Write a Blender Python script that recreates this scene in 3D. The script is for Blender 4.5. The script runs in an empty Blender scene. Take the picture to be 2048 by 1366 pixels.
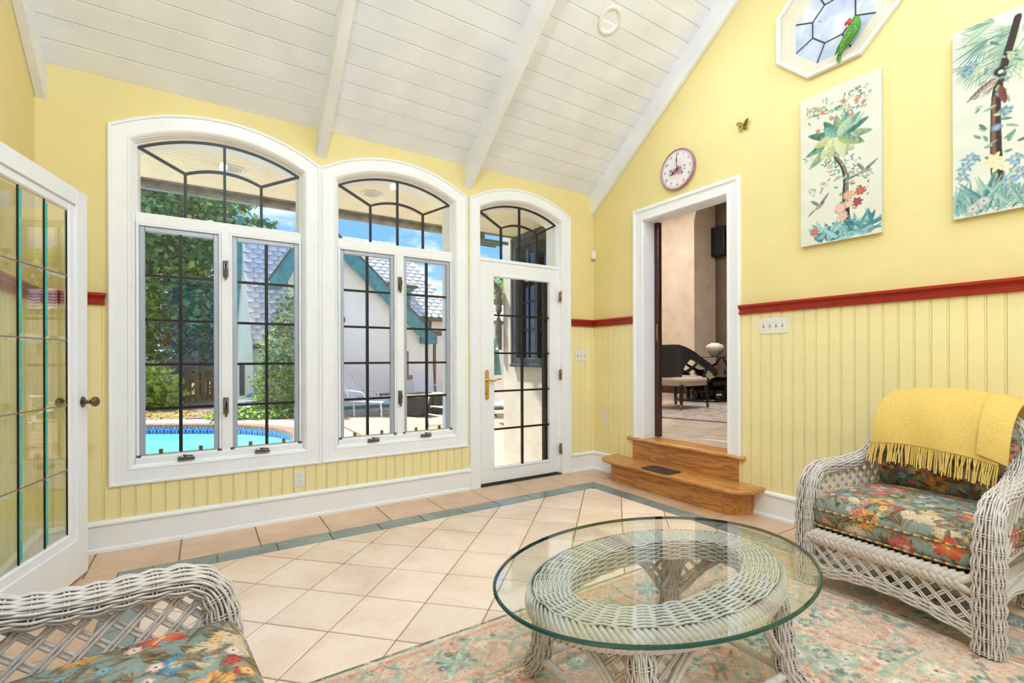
import bpy, math, random
import numpy as np
from mathutils import Vector, Matrix
random.seed(7); RNG = np.random.default_rng(7)
PI = math.pi
SC = bpy.context.scene
COL = SC.collection

# ------------------------------------------------------------------ camera
cam_d = bpy.data.cameras.new('camera'); cam = bpy.data.objects.new('camera', cam_d); COL.objects.link(cam)
cam_d.sensor_width = 36.0; cam_d.lens = 36.0 * 954.34 / 2048.0
cam_d.shift_y = (717.82 - 683.0) / 2048.0
cam_d.clip_start = 0.02; cam_d.clip_end = 400
YAW = 0.573
cam.matrix_world = Matrix.Translation((0, 0, 1.17)) @ Matrix.Rotation(-YAW, 4, 'Z') @ Matrix.Rotation(PI/2, 4, 'X') @ Matrix.Rotation(-0.0029, 4, 'Z')
SC.camera = cam
# ------------------------------------------------------------------ view
SC.view_settings.view_transform = 'Standard'; SC.view_settings.look = 'None'
SC.view_settings.exposure = 0.50; SC.view_settings.gamma = 1.0; SC.view_settings.use_curve_mapping = False
SC.cycles.use_denoising = True
SC.cycles.max_bounces = 10; SC.cycles.diffuse_bounces = 6; SC.cycles.transparent_max_bounces = 24
SC.cycles.sample_clamp_indirect = 6.0
SC.cycles.caustics_reflective = False; SC.cycles.caustics_refractive = False

# ------------------------------------------------------------------ sky
def make_world():
    w = bpy.data.worlds.new('sky'); SC.world = w; w.use_nodes = True
    nt = w.node_tree; nt.nodes.clear(); N = nt.nodes.new; L = nt.links.new
    out = N('ShaderNodeOutputWorld'); bg = N('ShaderNodeBackground'); bg.inputs['Strength'].default_value = 1.12
    tc = N('ShaderNodeTexCoord'); sx = N('ShaderNodeSeparateXYZ'); L(tc.outputs['Generated'], sx.inputs[0])
    rp = N('ShaderNodeValToRGB'); e = rp.color_ramp.elements
    e[0].position = 0.0; e[0].color = (0.36, 0.58, 0.90, 1); e[1].position = 0.75; e[1].color = (0.10, 0.27, 0.72, 1)
    a = e.new(0.22); a.color = (0.16, 0.40, 0.84, 1)
    L(sx.outputs['Z'], rp.inputs['Fac'])
    ad = N('ShaderNodeMath'); ad.operation = 'ADD'; ad.inputs[1].default_value = 0.16; L(sx.outputs['Z'], ad.inputs[0])
    mx = N('ShaderNodeMath'); mx.operation = 'MAXIMUM'; mx.inputs[1].default_value = 0.05; L(ad.outputs[0], mx.inputs[0])
    dx = N('ShaderNodeMath'); dx.operation = 'DIVIDE'; L(sx.outputs['X'], dx.inputs[0]); L(mx.outputs[0], dx.inputs[1])
    dy = N('ShaderNodeMath'); dy.operation = 'DIVIDE'; L(sx.outputs['Y'], dy.inputs[0]); L(mx.outputs[0], dy.inputs[1])
    cb = N('ShaderNodeCombineXYZ'); L(dx.outputs[0], cb.inputs['X']); L(dy.outputs[0], cb.inputs['Y'])
    nz = N('ShaderNodeTexNoise'); nz.inputs['Scale'].default_value = 2.6; nz.inputs['Detail'].default_value = 7; nz.inputs['Roughness'].default_value = 0.55
    L(cb.outputs[0], nz.inputs['Vector'])
    cr = N('ShaderNodeValToRGB'); c = cr.color_ramp.elements; c[0].position = 0.50; c[0].color = (0, 0, 0, 1); c[1].position = 0.72; c[1].color = (1, 1, 1, 1)
    L(nz.outputs['Fac'], cr.inputs['Fac'])
    mxc = N('ShaderNodeMixRGB'); L(cr.outputs['Color'], mxc.inputs['Fac']); L(rp.outputs['Color'], mxc.inputs['Color1']); mxc.inputs['Color2'].default_value = (0.95, 0.96, 1.0, 1)
    L(mxc.outputs[0], bg.inputs['Color']); L(bg.outputs[0], out.inputs['Surface'])
make_world()
sun_d = bpy.data.lights.new('sun', 'SUN'); sun_d.energy = 6.0; sun_d.angle = math.radians(3.0); sun_d.color = (1.0, 0.96, 0.90)
sun = bpy.data.objects.new('sun', sun_d); COL.objects.link(sun)
sun.rotation_euler = Vector((0.36, -0.45, -1.0)).to_track_quat('-Z', 'Y').to_euler()
CAN_POWER = 6.0
ADDED_PENDANT_POWER = 185.0
ADDED_DINING_POWER = 40.0

# ------------------------------------------------------------------ helpers
def arr(x): return np.asarray(x, dtype=np.float64)
def nrm(v):
    v = arr(v); l = np.linalg.norm(v, axis=-1, keepdims=True); return v / np.where(l < 1e-12, 1, l)

class MB:
    """collects shapes; build() links them as one mesh object"""
    def __init__(s): s.v = []; s.n = 0; s.loops = []; s.sizes = []; s.mi = []; s.col = []
    def add(s, verts, faces, m=0, col=None):
        verts = arr(verts).reshape(-1, 3); s.v.append(verts)
        if isinstance(faces, np.ndarray):
            s.loops.append((faces + s.n).ravel()); s.sizes.append(np.full(len(faces), faces.shape[1])); s.mi.append(np.full(len(faces), m))
        else:
            s.loops.append(np.array([i + s.n for f in faces for i in f], dtype=np.int64)); s.sizes.append(np.array([len(f) for f in faces])); s.mi.append(np.full(len(faces), m))
        if col is not None: s.col.append(arr(col).reshape(-1, 3))
        s.n += len(verts); return s
    def box(s, x0, x1, y0, y1, z0, z1, m=0, c=0.0):
        if x0 > x1: x0, x1 = x1, x0
        if y0 > y1: y0, y1 = y1, y0
        if z0 > z1: z0, z1 = z1, z0
        if c <= 0:
            v = [(x, y, z) for x in (x0, x1) for y in (y0, y1) for z in (z0, z1)]
            f = [(0, 1, 3, 2), (4, 6, 7, 5), (0, 4, 5, 1), (2, 3, 7, 6), (0, 2, 6, 4), (1, 5, 7, 3)]
            return s.add(v, f, m)
        c = min(c, (x1-x0)*.45, (y1-y0)*.45, (z1-z0)*.45)
        v = []; idx = {}
        for i in (0, 1):
            for j in (0, 1):
                for k in (0, 1):
                    p = [(x0, x1)[i], (y0, y1)[j], (z0, z1)[k]]; sg = [1-2*i, 1-2*j, 1-2*k]
                    for a in range(3):
                        q = [p[b] + (0 if b == a else sg[b]*c) for b in range(3)]; idx[i, j, k, a] = len(v); v.append(q)
        f = []
        for a in range(3):
            b, d = (a+1) % 3, (a+2) % 3
            for e in (0, 1):
                q = []
                for (u, w) in ((0, 0), (1, 0), (1, 1), (0, 1)):
                    t = [0, 0, 0]; t[a] = e; t[b] = u; t[d] = w; q.append(idx[t[0], t[1], t[2], a])
                f.append(tuple(q if e else q[::-1]))
        for a in range(3):          # edges running along axis a
            b, d = (a+1) % 3, (a+2) % 3
            for u in (0, 1):
                for w in (0, 1):
                    t0 = [0, 0, 0]; t0[b] = u; t0[d] = w; t1 = list(t0); t1[a] = 1
                    q = [idx[t0[0], t0[1], t0[2], b], idx[t1[0], t1[1], t1[2], b], idx[t1[0], t1[1], t1[2], d], idx[t0[0], t0[1], t0[2], d]]
                    f.append(tuple(q if u == w else q[::-1]))
        for i in (0, 1):
            for j in (0, 1):
                for k in (0, 1):
                    q = [idx[i, j, k, 0], idx[i, j, k, 1], idx[i, j, k, 2]]
                    f.append(tuple(q if (i+j+k) % 2 == 0 else q[::-1]))
        return s.add(v, f, m)
    def prism(s, poly, ax, lo, hi, m=0):
        """poly: 2D points; ax: axis of extrusion 'X','Y','Z'; the other two axes in cyclic-free order"""
        n = len(poly); v = []
        for h in (lo, hi):
            for a, b in poly:
                v.append({'X': (h, a, b), 'Y': (a, h, b), 'Z': (a, b, h)}[ax])
        f = [tuple(range(n))[::-1], tuple(range(n, 2*n))] + [(i, (i+1) % n, n+(i+1) % n, n+i) for i in range(n)]
        return s.add(v, f, m)
    def grid(s, P, m=0, cu=False, cv=False, col=None):
        P = arr(P); nu, nv = P.shape[:2]
        iu = np.arange(nu if cu else nu-1); iv = np.arange(nv if cv else nv-1)
        a = iu[:, None]*nv + iv[None, :]; b = ((iu+1) % nu)[:, None]*nv + iv[None, :]
        c = ((iu+1) % nu)[:, None]*nv + ((iv+1) % nv)[None, :]; d = iu[:, None]*nv + ((iv+1) % nv)[None, :]
        return s.add(P.reshape(-1, 3), np.stack([a, b, c, d], -1).reshape(-1, 4), m, col)
    def tube(s, path, r, sides=6, ref=None, closed=False, caps=True, m=0, flat=1.0):
        """tube round a polyline; ref: normals used as frame; flat: radius factor along ref"""
        P = arr(path); n = len(P)
        if closed: T = np.roll(P, -1, 0) - np.roll(P, 1, 0)
        else: T = np.gradient(P, axis=0)
        T = nrm(T)
        if ref is None:
            ref = np.array([0, 0, 1.0]) if np.abs(T[:, 2]).mean() < 0.8 else np.array([1.0, 0, 0])
        R_ = np.broadcast_to(arr(ref), P.shape)
        A = nrm(R_ - (R_*T).sum(-1, keepdims=True)*T); B = np.cross(T, A)
        r = np.broadcast_to(arr(r), (n,))[:, None, None]
        th = np.arange(sides)*2*PI/sides
        G = P[:, None, :] + r*(np.cos(th)[None, :, None]*A[:, None, :]*flat + np.sin(th)[None, :, None]*B[:, None, :])
        base = s.n; s.grid(G, m, cu=closed, cv=True)
        if caps and not closed:
            s.loops.append(np.array(list(range(base, base+sides))[::-1] + list(range(base+(n-1)*sides, base+n*sides)))); s.sizes.append(np.array([sides, sides])); s.mi.append(np.array([m, m]))
        return s
    def lathe(s, prof, cx=0, cy=0, cz=0, n=24, axis='Z', m=0):
        prof = arr(prof); th = np.arange(n)*2*PI/n
        X = prof[:, 0][:, None]*np.cos(th); Y = prof[:, 0][:, None]*np.sin(th); Z = np.repeat(prof[:, 1][:, None], n, 1)
        if axis == 'Z': G = np.stack([X, Y, Z], -1)
        elif axis == 'Y': G = np.stack([X, -Z, Y], -1)      # +z of the profile points towards -Y
        else: G = np.stack([-Z, X, Y], -1)                  # +z of the profile points towards -X
        return s.grid(G + arr((cx, cy, cz)), m, cv=True)
    def sphere(s, c, r, n=12, sc=(1, 1, 1), m=0):
        a = np.linspace(-PI/2, PI/2, max(4, n//2+1)); b = np.arange(n)*2*PI/n
        G = np.stack([np.cos(a)[:, None]*np.cos(b), np.cos(a)[:, None]*np.sin(b), np.repeat(np.sin(a)[:, None], n, 1)], -1)
        return s.grid(G*r*arr(sc) + arr(c), m, cv=True)
    def mesh(s, name, mats, smooth=False):
        me = bpy.data.meshes.new(name)
        V = np.concatenate(s.v); Lp = np.concatenate(s.loops).astype(np.int32); S = np.concatenate(s.sizes).astype(np.int32); M = np.concatenate(s.mi).astype(np.int32)
        me.vertices.add(len(V)); me.vertices.foreach_set('co', V.astype(np.float32).ravel())
        me.loops.add(len(Lp)); me.loops.foreach_set('vertex_index', Lp)
        me.polygons.add(len(S)); st = np.concatenate([[0], np.cumsum(S)[:-1]]).astype(np.int32)
        me.polygons.foreach_set('loop_start', st)
        try: me.polygons.foreach_set('loop_total', S)
        except Exception: pass
        me.polygons.foreach_set('material_index', M)
        me.polygons.foreach_set('use_smooth', np.full(len(S), bool(smooth)))
        for mt in (mats if isinstance(mats, (list, tuple)) else [mats]): me.materials.append(mt)
        if s.col:
            C = np.concatenate(s.col)
            if len(C) == len(V):
                at = me.color_attributes.new('print', 'FLOAT_COLOR', 'POINT')
                at.data.foreach_set('color', np.concatenate([C, np.ones((len(C), 1))], 1).astype(np.float32).ravel())
        me.update(calc_edges=True); me.validate(clean_customdata=False)
        return me
    def build(s, name, mats, parent=None, smooth=False, local=False, **kw):
        return link(name, s.mesh(name, mats, smooth), parent, local, **kw)

def smooth_by_angle(me, ang=40):
    import bmesh
    bm = bmesh.new(); bm.from_mesh(me)
    bmesh.ops.recalc_face_normals(bm, faces=bm.faces)
    for f in bm.faces: f.smooth = True
    for e in bm.edges:
        if len(e.link_faces) == 2 and e.calc_face_angle(0) > math.radians(ang): e.smooth = False
    bm.to_mesh(me); bm.free()

PINV = {}
def link(name, me, parent=None, local=False, label=None, cat=None, group=None, kind=None, loc=None, rz=0):
    o = bpy.data.objects.new(name, me); COL.objects.link(o)
    if loc is not None: o.location = loc
    if rz: o.rotation_euler = (0, 0, rz)
    if parent is not None:
        o.parent = parent
        if not local: o.matrix_parent_inverse = PINV[parent.name]
        PINV[o.name] = (PINV[parent.name] if not local else PINV[o.parent.name])
    else: PINV[o.name] = (Matrix.Translation(o.location) @ Matrix.Rotation(rz, 4, 'Z')).inverted()
    if parent is not None and not local: PINV[o.name] = Matrix.Identity(4)
    tag(o, label, cat, group, kind); return o
def tag(o, label=None, cat=None, group=None, kind=None):
    if label: o['label'] = label
    if cat: o['category'] = cat
    if group: o['group'] = group
    if kind: o['kind'] = kind
    return o
def root(name, label, cat, loc=(0, 0, 0), rz=0, group=None, kind=None):
    return link(name, None, None, False, label, cat, group, kind, loc, rz)
def copy_tree(o, parent=None):
    c = o.copy(); COL.objects.link(c)
    if parent is not None: c.parent = parent; c.matrix_parent_inverse = o.matrix_parent_inverse.copy()
    for ch in [q for q in bpy.data.objects if q.parent == o]: copy_tree(ch, c)
    return c
def box_mesh(name, hx, hy, hz, c, mats):
    return MB().box(-hx, hx, -hy, hy, -hz, hz, 0, c).mesh(name, mats)

# ------------------------------------------------------------------ materials
def srgb(r, g, b):
    f = lambda c: (c/255/12.92) if c/255 <= 0.04045 else ((c/255+0.055)/1.055)**2.4
    return (f(r), f(g), f(b))
class NT:
    def __init__(s, name):
        s.m = bpy.data.materials.new(name); s.m.use_nodes = True; s.t = s.m.node_tree; s.b = s.t.nodes['Principled BSDF']; s.out = s.t.nodes['Material Output']
    def n(s, t, **k):
        o = s.t.nodes.new(t)
        for a, v in k.items(): setattr(o, a, v)
        return o
    def l(s, a, b): s.t.links.new(a, b)
    def coord(s, which='Object', scale=(1, 1, 1), rot=(0, 0, 0)):
        tc = s.n('ShaderNodeTexCoord'); mp = s.n('ShaderNodeMapping'); s.l(tc.outputs[which], mp.inputs[0]); mp.inputs['Scale'].default_value = scale; mp.inputs['Rotation'].default_value = rot; return mp.outputs[0]
    def noise(s, vec, scale, detail=4, rough=.55, dist=0):
        o = s.n('ShaderNodeTexNoise'); o.inputs['Scale'].default_value = scale; o.inputs['Detail'].default_value = detail; o.inputs['Roughness'].default_value = rough; o.inputs['Distortion'].default_value = dist
        if vec is not None: s.l(vec, o.inputs['Vector'])
        return o.outputs['Fac']
    def ramp(s, fac, stops):
        o = s.n('ShaderNodeValToRGB'); e = o.color_ramp.elements
        while len(e) < len(stops): e.new(0.5)
        for q, (p, c) in zip(e, stops): q.position = p; q.color = (c[0], c[1], c[2], 1)
        s.l(fac, o.inputs['Fac']); return o.outputs['Color']
    def mix(s, fac, a, b, mode='MIX'):
        o = s.n('ShaderNodeMixRGB', blend_type=mode)
        for i, x in zip(('Fac', 'Color1', 'Color2'), (fac, a, b)):
            if isinstance(x, (int, float)): o.inputs[i].default_value = x
            elif isinstance(x, tuple): o.inputs[i].default_value = (x[0], x[1], x[2], 1)
            else: s.l(x, o.inputs[i])
        return o.outputs[0]
    def bump(s, h, strength=.3, dist=.01):
        o = s.n('ShaderNodeBump'); o.inputs['Strength'].default_value = strength; o.inputs['Distance'].default_value = dist; s.l(h, o.inputs['Height']); s.l(o.outputs[0], s.b.inputs['Normal'])
    def rand(s): return s.n('ShaderNodeObjectInfo').outputs['Random']
    def base(s, c):
        if isinstance(c, tuple): s.b.inputs['Base Color'].default_value = (c[0], c[1], c[2], 1)
        else: s.l(c, s.b.inputs['Base Color'])
    def set(s, **k):
        for a, v in k.items(): s.b.inputs[a].default_value = v
        return s
def plain(name, c, rough=.5, metal=0.0, var=0.06, scale=8.0, bump=0.0, spec=.5, rnd=0.0):
    t = NT(name); vec = t.coord('Object'); f = t.noise(vec, scale, 3)
    lo = tuple(x*(1-var) for x in c); hi = tuple(min(1, x*(1+var)) for x in c)
    col = t.ramp(f, [(.3, lo), (.7, hi)])
    if rnd:
        r = t.n('ShaderNodeMapRange'); r.inputs['To Min'].default_value = 1-rnd; r.inputs['To Max'].default_value = 1+rnd; t.l(t.rand(), r.inputs['Value'])
        col = t.mix(1.0, col, r.outputs[0], 'MULTIPLY')
    t.base(col); t.set(Roughness=rough, Metallic=metal); t.b.inputs['Specular IOR Level'].default_value = spec
    if bump: t.bump(t.noise(vec, scale*6, 4), bump, .004)
    return t.m
def glass_mat(name, tint=(1, 1, 1), ior=1.45, gl=1.0, rough=0.0):
    t = NT(name); tr = t.n('ShaderNodeBsdfTransparent'); tr.inputs[0].default_value = (*tint, 1)
    g = t.n('ShaderNodeBsdfGlossy'); g.inputs['Roughness'].default_value = rough; g.inputs['Color'].default_value = (gl, gl, gl, 1)
    lw = t.n('ShaderNodeLayerWeight'); lw.inputs['Blend'].default_value = .5; f0 = ((ior-1)/(ior+1))**2
    pw = t.n('ShaderNodeMath', operation='POWER'); t.l(lw.outputs['Facing'], pw.inputs[0]); pw.inputs[1].default_value = 5.0
    ma = t.n('ShaderNodeMath', operation='MULTIPLY_ADD'); t.l(pw.outputs[0], ma.inputs[0]); ma.inputs[1].default_value = (1-f0)*.8; ma.inputs[2].default_value = f0
    mx = t.n('ShaderNodeMixShader'); t.l(ma.outputs[0], mx.inputs[0]); t.l(tr.outputs[0], mx.inputs[1]); t.l(g.outputs[0], mx.inputs[2]); t.l(mx.outputs[0], t.out.inputs['Surface']); return t.m
def emit_mat(name, c, st):
    t = NT(name); e = t.n('ShaderNodeEmission'); e.inputs[0].default_value = (*c, 1); e.inputs[1].default_value = st; t.l(e.outputs[0], t.out.inputs['Surface']); return t.m
def print_mat(name, rough=.8, fine=0.0, scale=300, bump=.1, sheen=0):
    t = NT(name); a = t.n('ShaderNodeVertexColor', layer_name='print'); vec = t.coord('Object'); col = a.outputs['Color']
    if fine:
        f = t.noise(vec, scale, 2); col = t.mix(1.0, col, t.ramp(f, [(.2, (1-fine,)*3), (.8, (1+fine*.6,)*3)]), 'MULTIPLY')
    t.base(col); t.set(Roughness=rough)
    if bump: t.bump(t.noise(vec, scale, 2), bump, .002)
    return t.m
def wood_mat(name, dark, mid, light, axis='Y', scale=1.0, rough=.3, rnd=.12):
    t = NT(name); sc = {'X': (.6, 7, 7), 'Y': (7, .6, 7), 'Z': (7, 7, .6)}[axis]
    vec = t.coord('Object', tuple(x*scale for x in sc)); ob = t.n('ShaderNodeVectorMath', operation='ADD'); t.l(vec, ob.inputs[0])
    cb = t.n('ShaderNodeCombineXYZ'); mu = t.n('ShaderNodeMath', operation='MULTIPLY'); mu.inputs[1].default_value = 37.; t.l(t.rand(), mu.inputs[0])
    for i in range(3): t.l(mu.outputs[0], cb.inputs[i])
    t.l(cb.outputs[0], ob.inputs[1])
    n1 = t.noise(ob.outputs[0], 1.2, 3, .5, 1.2)
    sn = t.n('ShaderNodeMath', operation='MULTIPLY'); sn.inputs[1].default_value = 42.; t.l(n1, sn.inputs[0])
    si = t.n('ShaderNodeMath', operation='SINE'); t.l(sn.outputs[0], si.inputs[0])
    mr = t.n('ShaderNodeMapRange'); mr.inputs['From Min'].default_value = -1; t.l(si.outputs[0], mr.inputs['Value'])
    c1 = t.ramp(mr.outputs[0], [(0, dark), (.35, mid), (1, light)])
    fine = t.noise(ob.outputs[0], 14, 3); col = t.mix(.35, c1, t.ramp(fine, [(.3, dark), (.6, light)]))
    r = t.n('ShaderNodeMapRange'); r.inputs['To Min'].default_value = 1-rnd; r.inputs['To Max'].default_value = 1+rnd; t.l(t.rand(), r.inputs['Value'])
    t.base(t.mix(1.0, col, r.outputs[0], 'MULTIPLY')); t.set(Roughness=rough); t.bump(fine, .08, .003); return t.m

M = {}
M['wall'] = plain('yellow_paint', (0.815, 0.685, 0.315), .62, 0, .03, 2.2, .03)
M['bead'] = plain('yellow_beadboard_paint', (0.885, 0.775, 0.40), .42, 0, .04, 3, 0, rnd=.02)
M['white'] = plain('white_trim_paint', (0.90, 0.91, 0.95), .35, 0, .02, 5)
M['ceil'] = plain('white_plank_paint', (0.86, 0.87, 0.92), .5, 0, .05, 3.5, .02, rnd=.02)
M['red'] = plain('red_rail_paint', (0.36, 0.022, 0.010), .32, 0, .12, 12)
M['grout'] = plain('tan_grout', (0.33, 0.23, 0.15), .9, 0, .15, 30)
M['came'] = plain('dark_bronze_came', (0.022, 0.018, 0.014), .4, .4, .2, 30)
M['screen'] = plain('grey_screen_frame', (0.42, 0.45, 0.52), .4, .3, .04, 10)
M['tan'] = plain('tan_weather_strip', (0.45, 0.38, 0.28), .5, 0, .1, 20)
M['brass'] = plain('brass', (0.72, 0.50, 0.18), .25, 1, .08, 30)
M['oldbrass'] = plain('antique_brass', (0.28, 0.19, 0.09), .3, 1, .2, 60)
M['bronze'] = plain('antique_bronze', (0.20, 0.15, 0.10), .28, .9, .25, 60)
M['ironware'] = plain('dark_window_hardware', (0.16, 0.14, 0.12), .35, .7, .2, 40)
M['black'] = plain('black_gap', (0.012, 0.011, 0.01), .6, 0, .1, 20)
M['glass'] = glass_mat('window_glass', (0.97, 0.985, 0.975), 1.38)
M['plate'] = plain('white_plastic', (0.82, 0.79, 0.74), .35, 0, .02, 20)
M['darkslot'] = plain('dark_slot', (0.10, 0.07, 0.05), .5, 0, .1, 20)
# ================================================================== ROOM SHELL
XL, XR, YB, YF = -0.82, 3.5, 3.81, -2.71          # left, right, back (window) wall, wall behind the camera
ZC = 2.905; PITCH = 0.75; YR = (YB + YF)/2
def ceil_z(y): return ZC + PITCH*(YB - y) if y > YR else ZC + PITCH*(y - YF)
ZR = ceil_z(YR + 1e-6)

def tile_mat(name, cols, rough, spec=.5, sc=3.0):
    t = NT(name); vec = t.coord('Object'); ad = t.n('ShaderNodeVectorMath', operation='ADD'); t.l(vec, ad.inputs[0])
    cb = t.n('ShaderNodeCombineXYZ'); mu = t.n('ShaderNodeMath', operation='MULTIPLY'); mu.inputs[1].default_value = 53.; t.l(t.rand(), mu.inputs[0])
    for i in range(3): t.l(mu.outputs[0], cb.inputs[i])
    t.l(cb.outputs[0], ad.inputs[1])
    f = t.noise(ad.outputs[0], sc, 6, .6, .4); f2 = t.noise(ad.outputs[0], sc*14, 3)
    c = t.ramp(f, [(.30, cols[0]), (.5, cols[1]), (.68, cols[2])])
    c = t.mix(.16, c, t.ramp(f2, [(.35, cols[0]), (.65, cols[2])]))
    r = t.n('ShaderNodeMapRange'); r.inputs['To Min'].default_value = .93; r.inputs['To Max'].default_value = 1.05; t.l(t.rand(), r.inputs['Value'])
    t.base(t.mix(1.0, c, r.outputs[0], 'MULTIPLY')); t.set(Roughness=rough); t.b.inputs['Specular IOR Level'].default_value = spec
    t.bump(f2, .06, .003); return t.m
M['tile'] = tile_mat('beige_ceramic_tile', [(.74, .53, .38), (.86, .67, .52), (.91, .75, .62)], .30)
M['tile_edge'] = tile_mat('tan_ceramic_tile', [(.54, .34, .20), (.68, .46, .29), (.76, .54, .36)], .30)
M['slate'] = tile_mat('grey_green_tile', [(.13, .17, .17), (.20, .255, .25), (.29, .33, .31)], .22)

floor = MB().box(XL-.2, XR+.2, YF-.2, YB+.22, -.16, -.008).build('floor', M['grout'], label='beige ceramic tile floor with a grey green accent band', cat='floor', kind='structure')
ZT = 0.0; G = .0035
def tile_at(name, hx, hy, x, y, mat, cache={}, rz=0):
    k = (name, round(hx, 3), round(hy, 3), mat.name)
    if k not in cache: cache[k] = MB().box(-hx, hx, -hy, hy, -.012, 0, 0, .002).mesh(name, mat)
    return link(name, cache[k], floor, loc=(x, y, ZT), rz=rz)
def run(a, b, joints):
    js = [a] + sorted(j for j in joints if a+.03 < j < b-.03) + [b]; return list(zip(js[:-1], js[1:]))
BX0, BX1, SX0, SX1 = XL, XR, -.40, 3.105
BY0, BY1 = YF, 3.392
FX0, FX1, FY0, FY1 = -.245, 2.96, -2.13, 3.235
for (x0, x1) in run(XL, XR, [-.55+.4235*k for k in range(-2, 12)]):              # tan border rows along both long walls
    for (y0, y1) in ((3.392, YB), (YF, -2.285)):
        tile_at('border_tile', (x1-x0)/2-G, (y1-y0)/2-G, (x0+x1)/2, (y0+y1)/2, M['tile_edge'])
for (y0, y1) in run(-2.285, 3.392, [2.98-.4235*k for k in range(-2, 16)]):       # and along the side walls
    for (x0, x1) in ((XL, -.40), (3.105, XR)):
        tile_at('border_tile', (x1-x0)/2-G, (y1-y0)/2-G, (x0+x1)/2, (y0+y1)/2, M['tile_edge'])
for (x0, x1) in run(-.40, 3.105, [-.245]+[.062+.3218*k for k in range(0, 9)]+[2.96]):
    for (y0, y1) in ((3.235, 3.392), (-2.285, -2.13)):
        tile_at('accent_tile', (x1-x0)/2-G, (y1-y0)/2-G, (x0+x1)/2, (y0+y1)/2, M['slate'])
for (y0, y1) in run(-2.13, 3.235, [2.987-.3218*k for k in range(0, 17)]):
    for (x0, x1) in ((-.40, -.245), (2.96, 3.105)):
        tile_at('accent_tile', (x1-x0)/2-G, (y1-y0)/2-G, (x0+x1)/2, (y0+y1)/2, M['slate'])
def clip(poly, x0, x1, y0, y1):
    def cut(P, f):
        o = []
        for i in range(len(P)):
            a, b = P[i], P[(i+1) % len(P)]; fa, fb = f(a), f(b)
            if fa >= 0: o.append(a)
            if fa*fb < 0: t = fa/(fa-fb); o.append((a[0]+t*(b[0]-a[0]), a[1]+t*(b[1]-a[1])))
        return o
    for f in (lambda p: p[0]-x0, lambda p: x1-p[0], lambda p: p[1]-y0, lambda p: y1-p[1]):
        if len(poly) < 3: return []
        poly = cut(poly, f)
    return poly
TS = .3144; hq = TS/2 - G; ux = np.array([1, -1])/math.sqrt(2); vx = np.array([-1, -1])/math.sqrt(2); O = np.array([.668, 2.823])
for i in range(-22, 26):
    for j in range(-22, 26):
        c = O + (i+.5)*TS*ux + (j+.5)*TS*vx
        sq = [tuple(c + a*hq*ux + b*hq*vx) for a, b in ((-1, -1), (1, -1), (1, 1), (-1, 1))]
        q = clip(sq, FX0+G, FX1-G, FY0+G, FY1-G)
        if len(q) < 3: continue
        ar = abs(sum(q[k][0]*q[(k+1) % len(q)][1]-q[(k+1) % len(q)][0]*q[k][1] for k in range(len(q)))/2)
        if ar > .999*(2*hq)**2: tile_at('floor_tile', hq, hq, c[0], c[1], M['tile'], rz=PI/4)
        elif ar > .0012:
            mm = MB().prism([(p[0]-c[0], p[1]-c[1]) for p in q], 'Z', -.012, 0).mesh('floor_tile', M['tile']); link('floor_tile', mm, floor, loc=(c[0], c[1], ZT))

# ---- arches of the three openings in the window wall (inner edge of the casing)
OPEN = [(-.388, .634, .495, 2.557, 2.692), (.850, 1.870, .495, 2.557, 2.692), (2.107, 3.062, 0.0, 2.557, 2.680)]
def arch_z(x, o):
    x0, x1, zb, zs, za = o; h = za - zs; w = (x1-x0)/2; R = (w*w+h*h)/(2*h); xc = (x0+x1)/2
    return za - R + math.sqrt(max(0, R*R-(x-xc)**2))
# ---- back wall as columns round the openings
def column_wall(mb, xs, cover, y0, y1, ztop):
    for a, b in zip(xs[:-1], xs[1:]):
        m = (a+b)/2; o = next((q for q in cover if q[0] <= m <= q[1]), None)
        spans = [((0, 0), (ztop, ztop))] if o is None else [((arch_z(a, o), arch_z(b, o)), (ztop, ztop))] + ([((0, 0), (o[2], o[2]))] if o[2] > 0 else [])
        for (la, lb), (ha, hb) in spans:
            mb.prism([(a, la), (b, lb), (b, hb), (a, ha)], 'Y', y0, y1)
xs = [XL-.2]
for o in OPEN: xs += list(np.linspace(o[0], o[1], 25))
xs.append(XR+.2)
mb = MB(); column_wall(mb, xs, OPEN, YB, YB+.2, 3.05)
wall_back = mb.build('wall_back', M['wall'], label='yellow window wall with three arched openings', cat='wall', kind='structure')
# ---- right wall with the doorway, gable shaped
DY0, DY1, DZ = 2.257, 3.122, 2.475
mb = MB(); TH = .15
mb.prism([(DY1, 0), (YB+.2, 0), (YB+.2, ZC-.15), (DY1, ceil_z(DY1)+.05)], 'X', XR, XR+TH)
mb.prism([(DY0, DZ), (DY1, DZ), (DY1, ceil_z(DY1)+.05), (DY0, ceil_z(DY0)+.05)], 'X', XR, XR+TH)
mb.prism([(YR, 0), (DY0, 0), (DY0, ceil_z(DY0)+.05), (YR, ZR+.05)], 'X', XR, XR+TH)
mb.prism([(YF-.2, 0), (YR, 0), (YR, ZR+.05), (YF-.2, ZC-.15)], 'X', XR, XR+TH)
wall_right = mb.build('wall_right', M['wall'], label='yellow gable wall with the doorway up to the next room', cat='wall', kind='structure')
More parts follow.
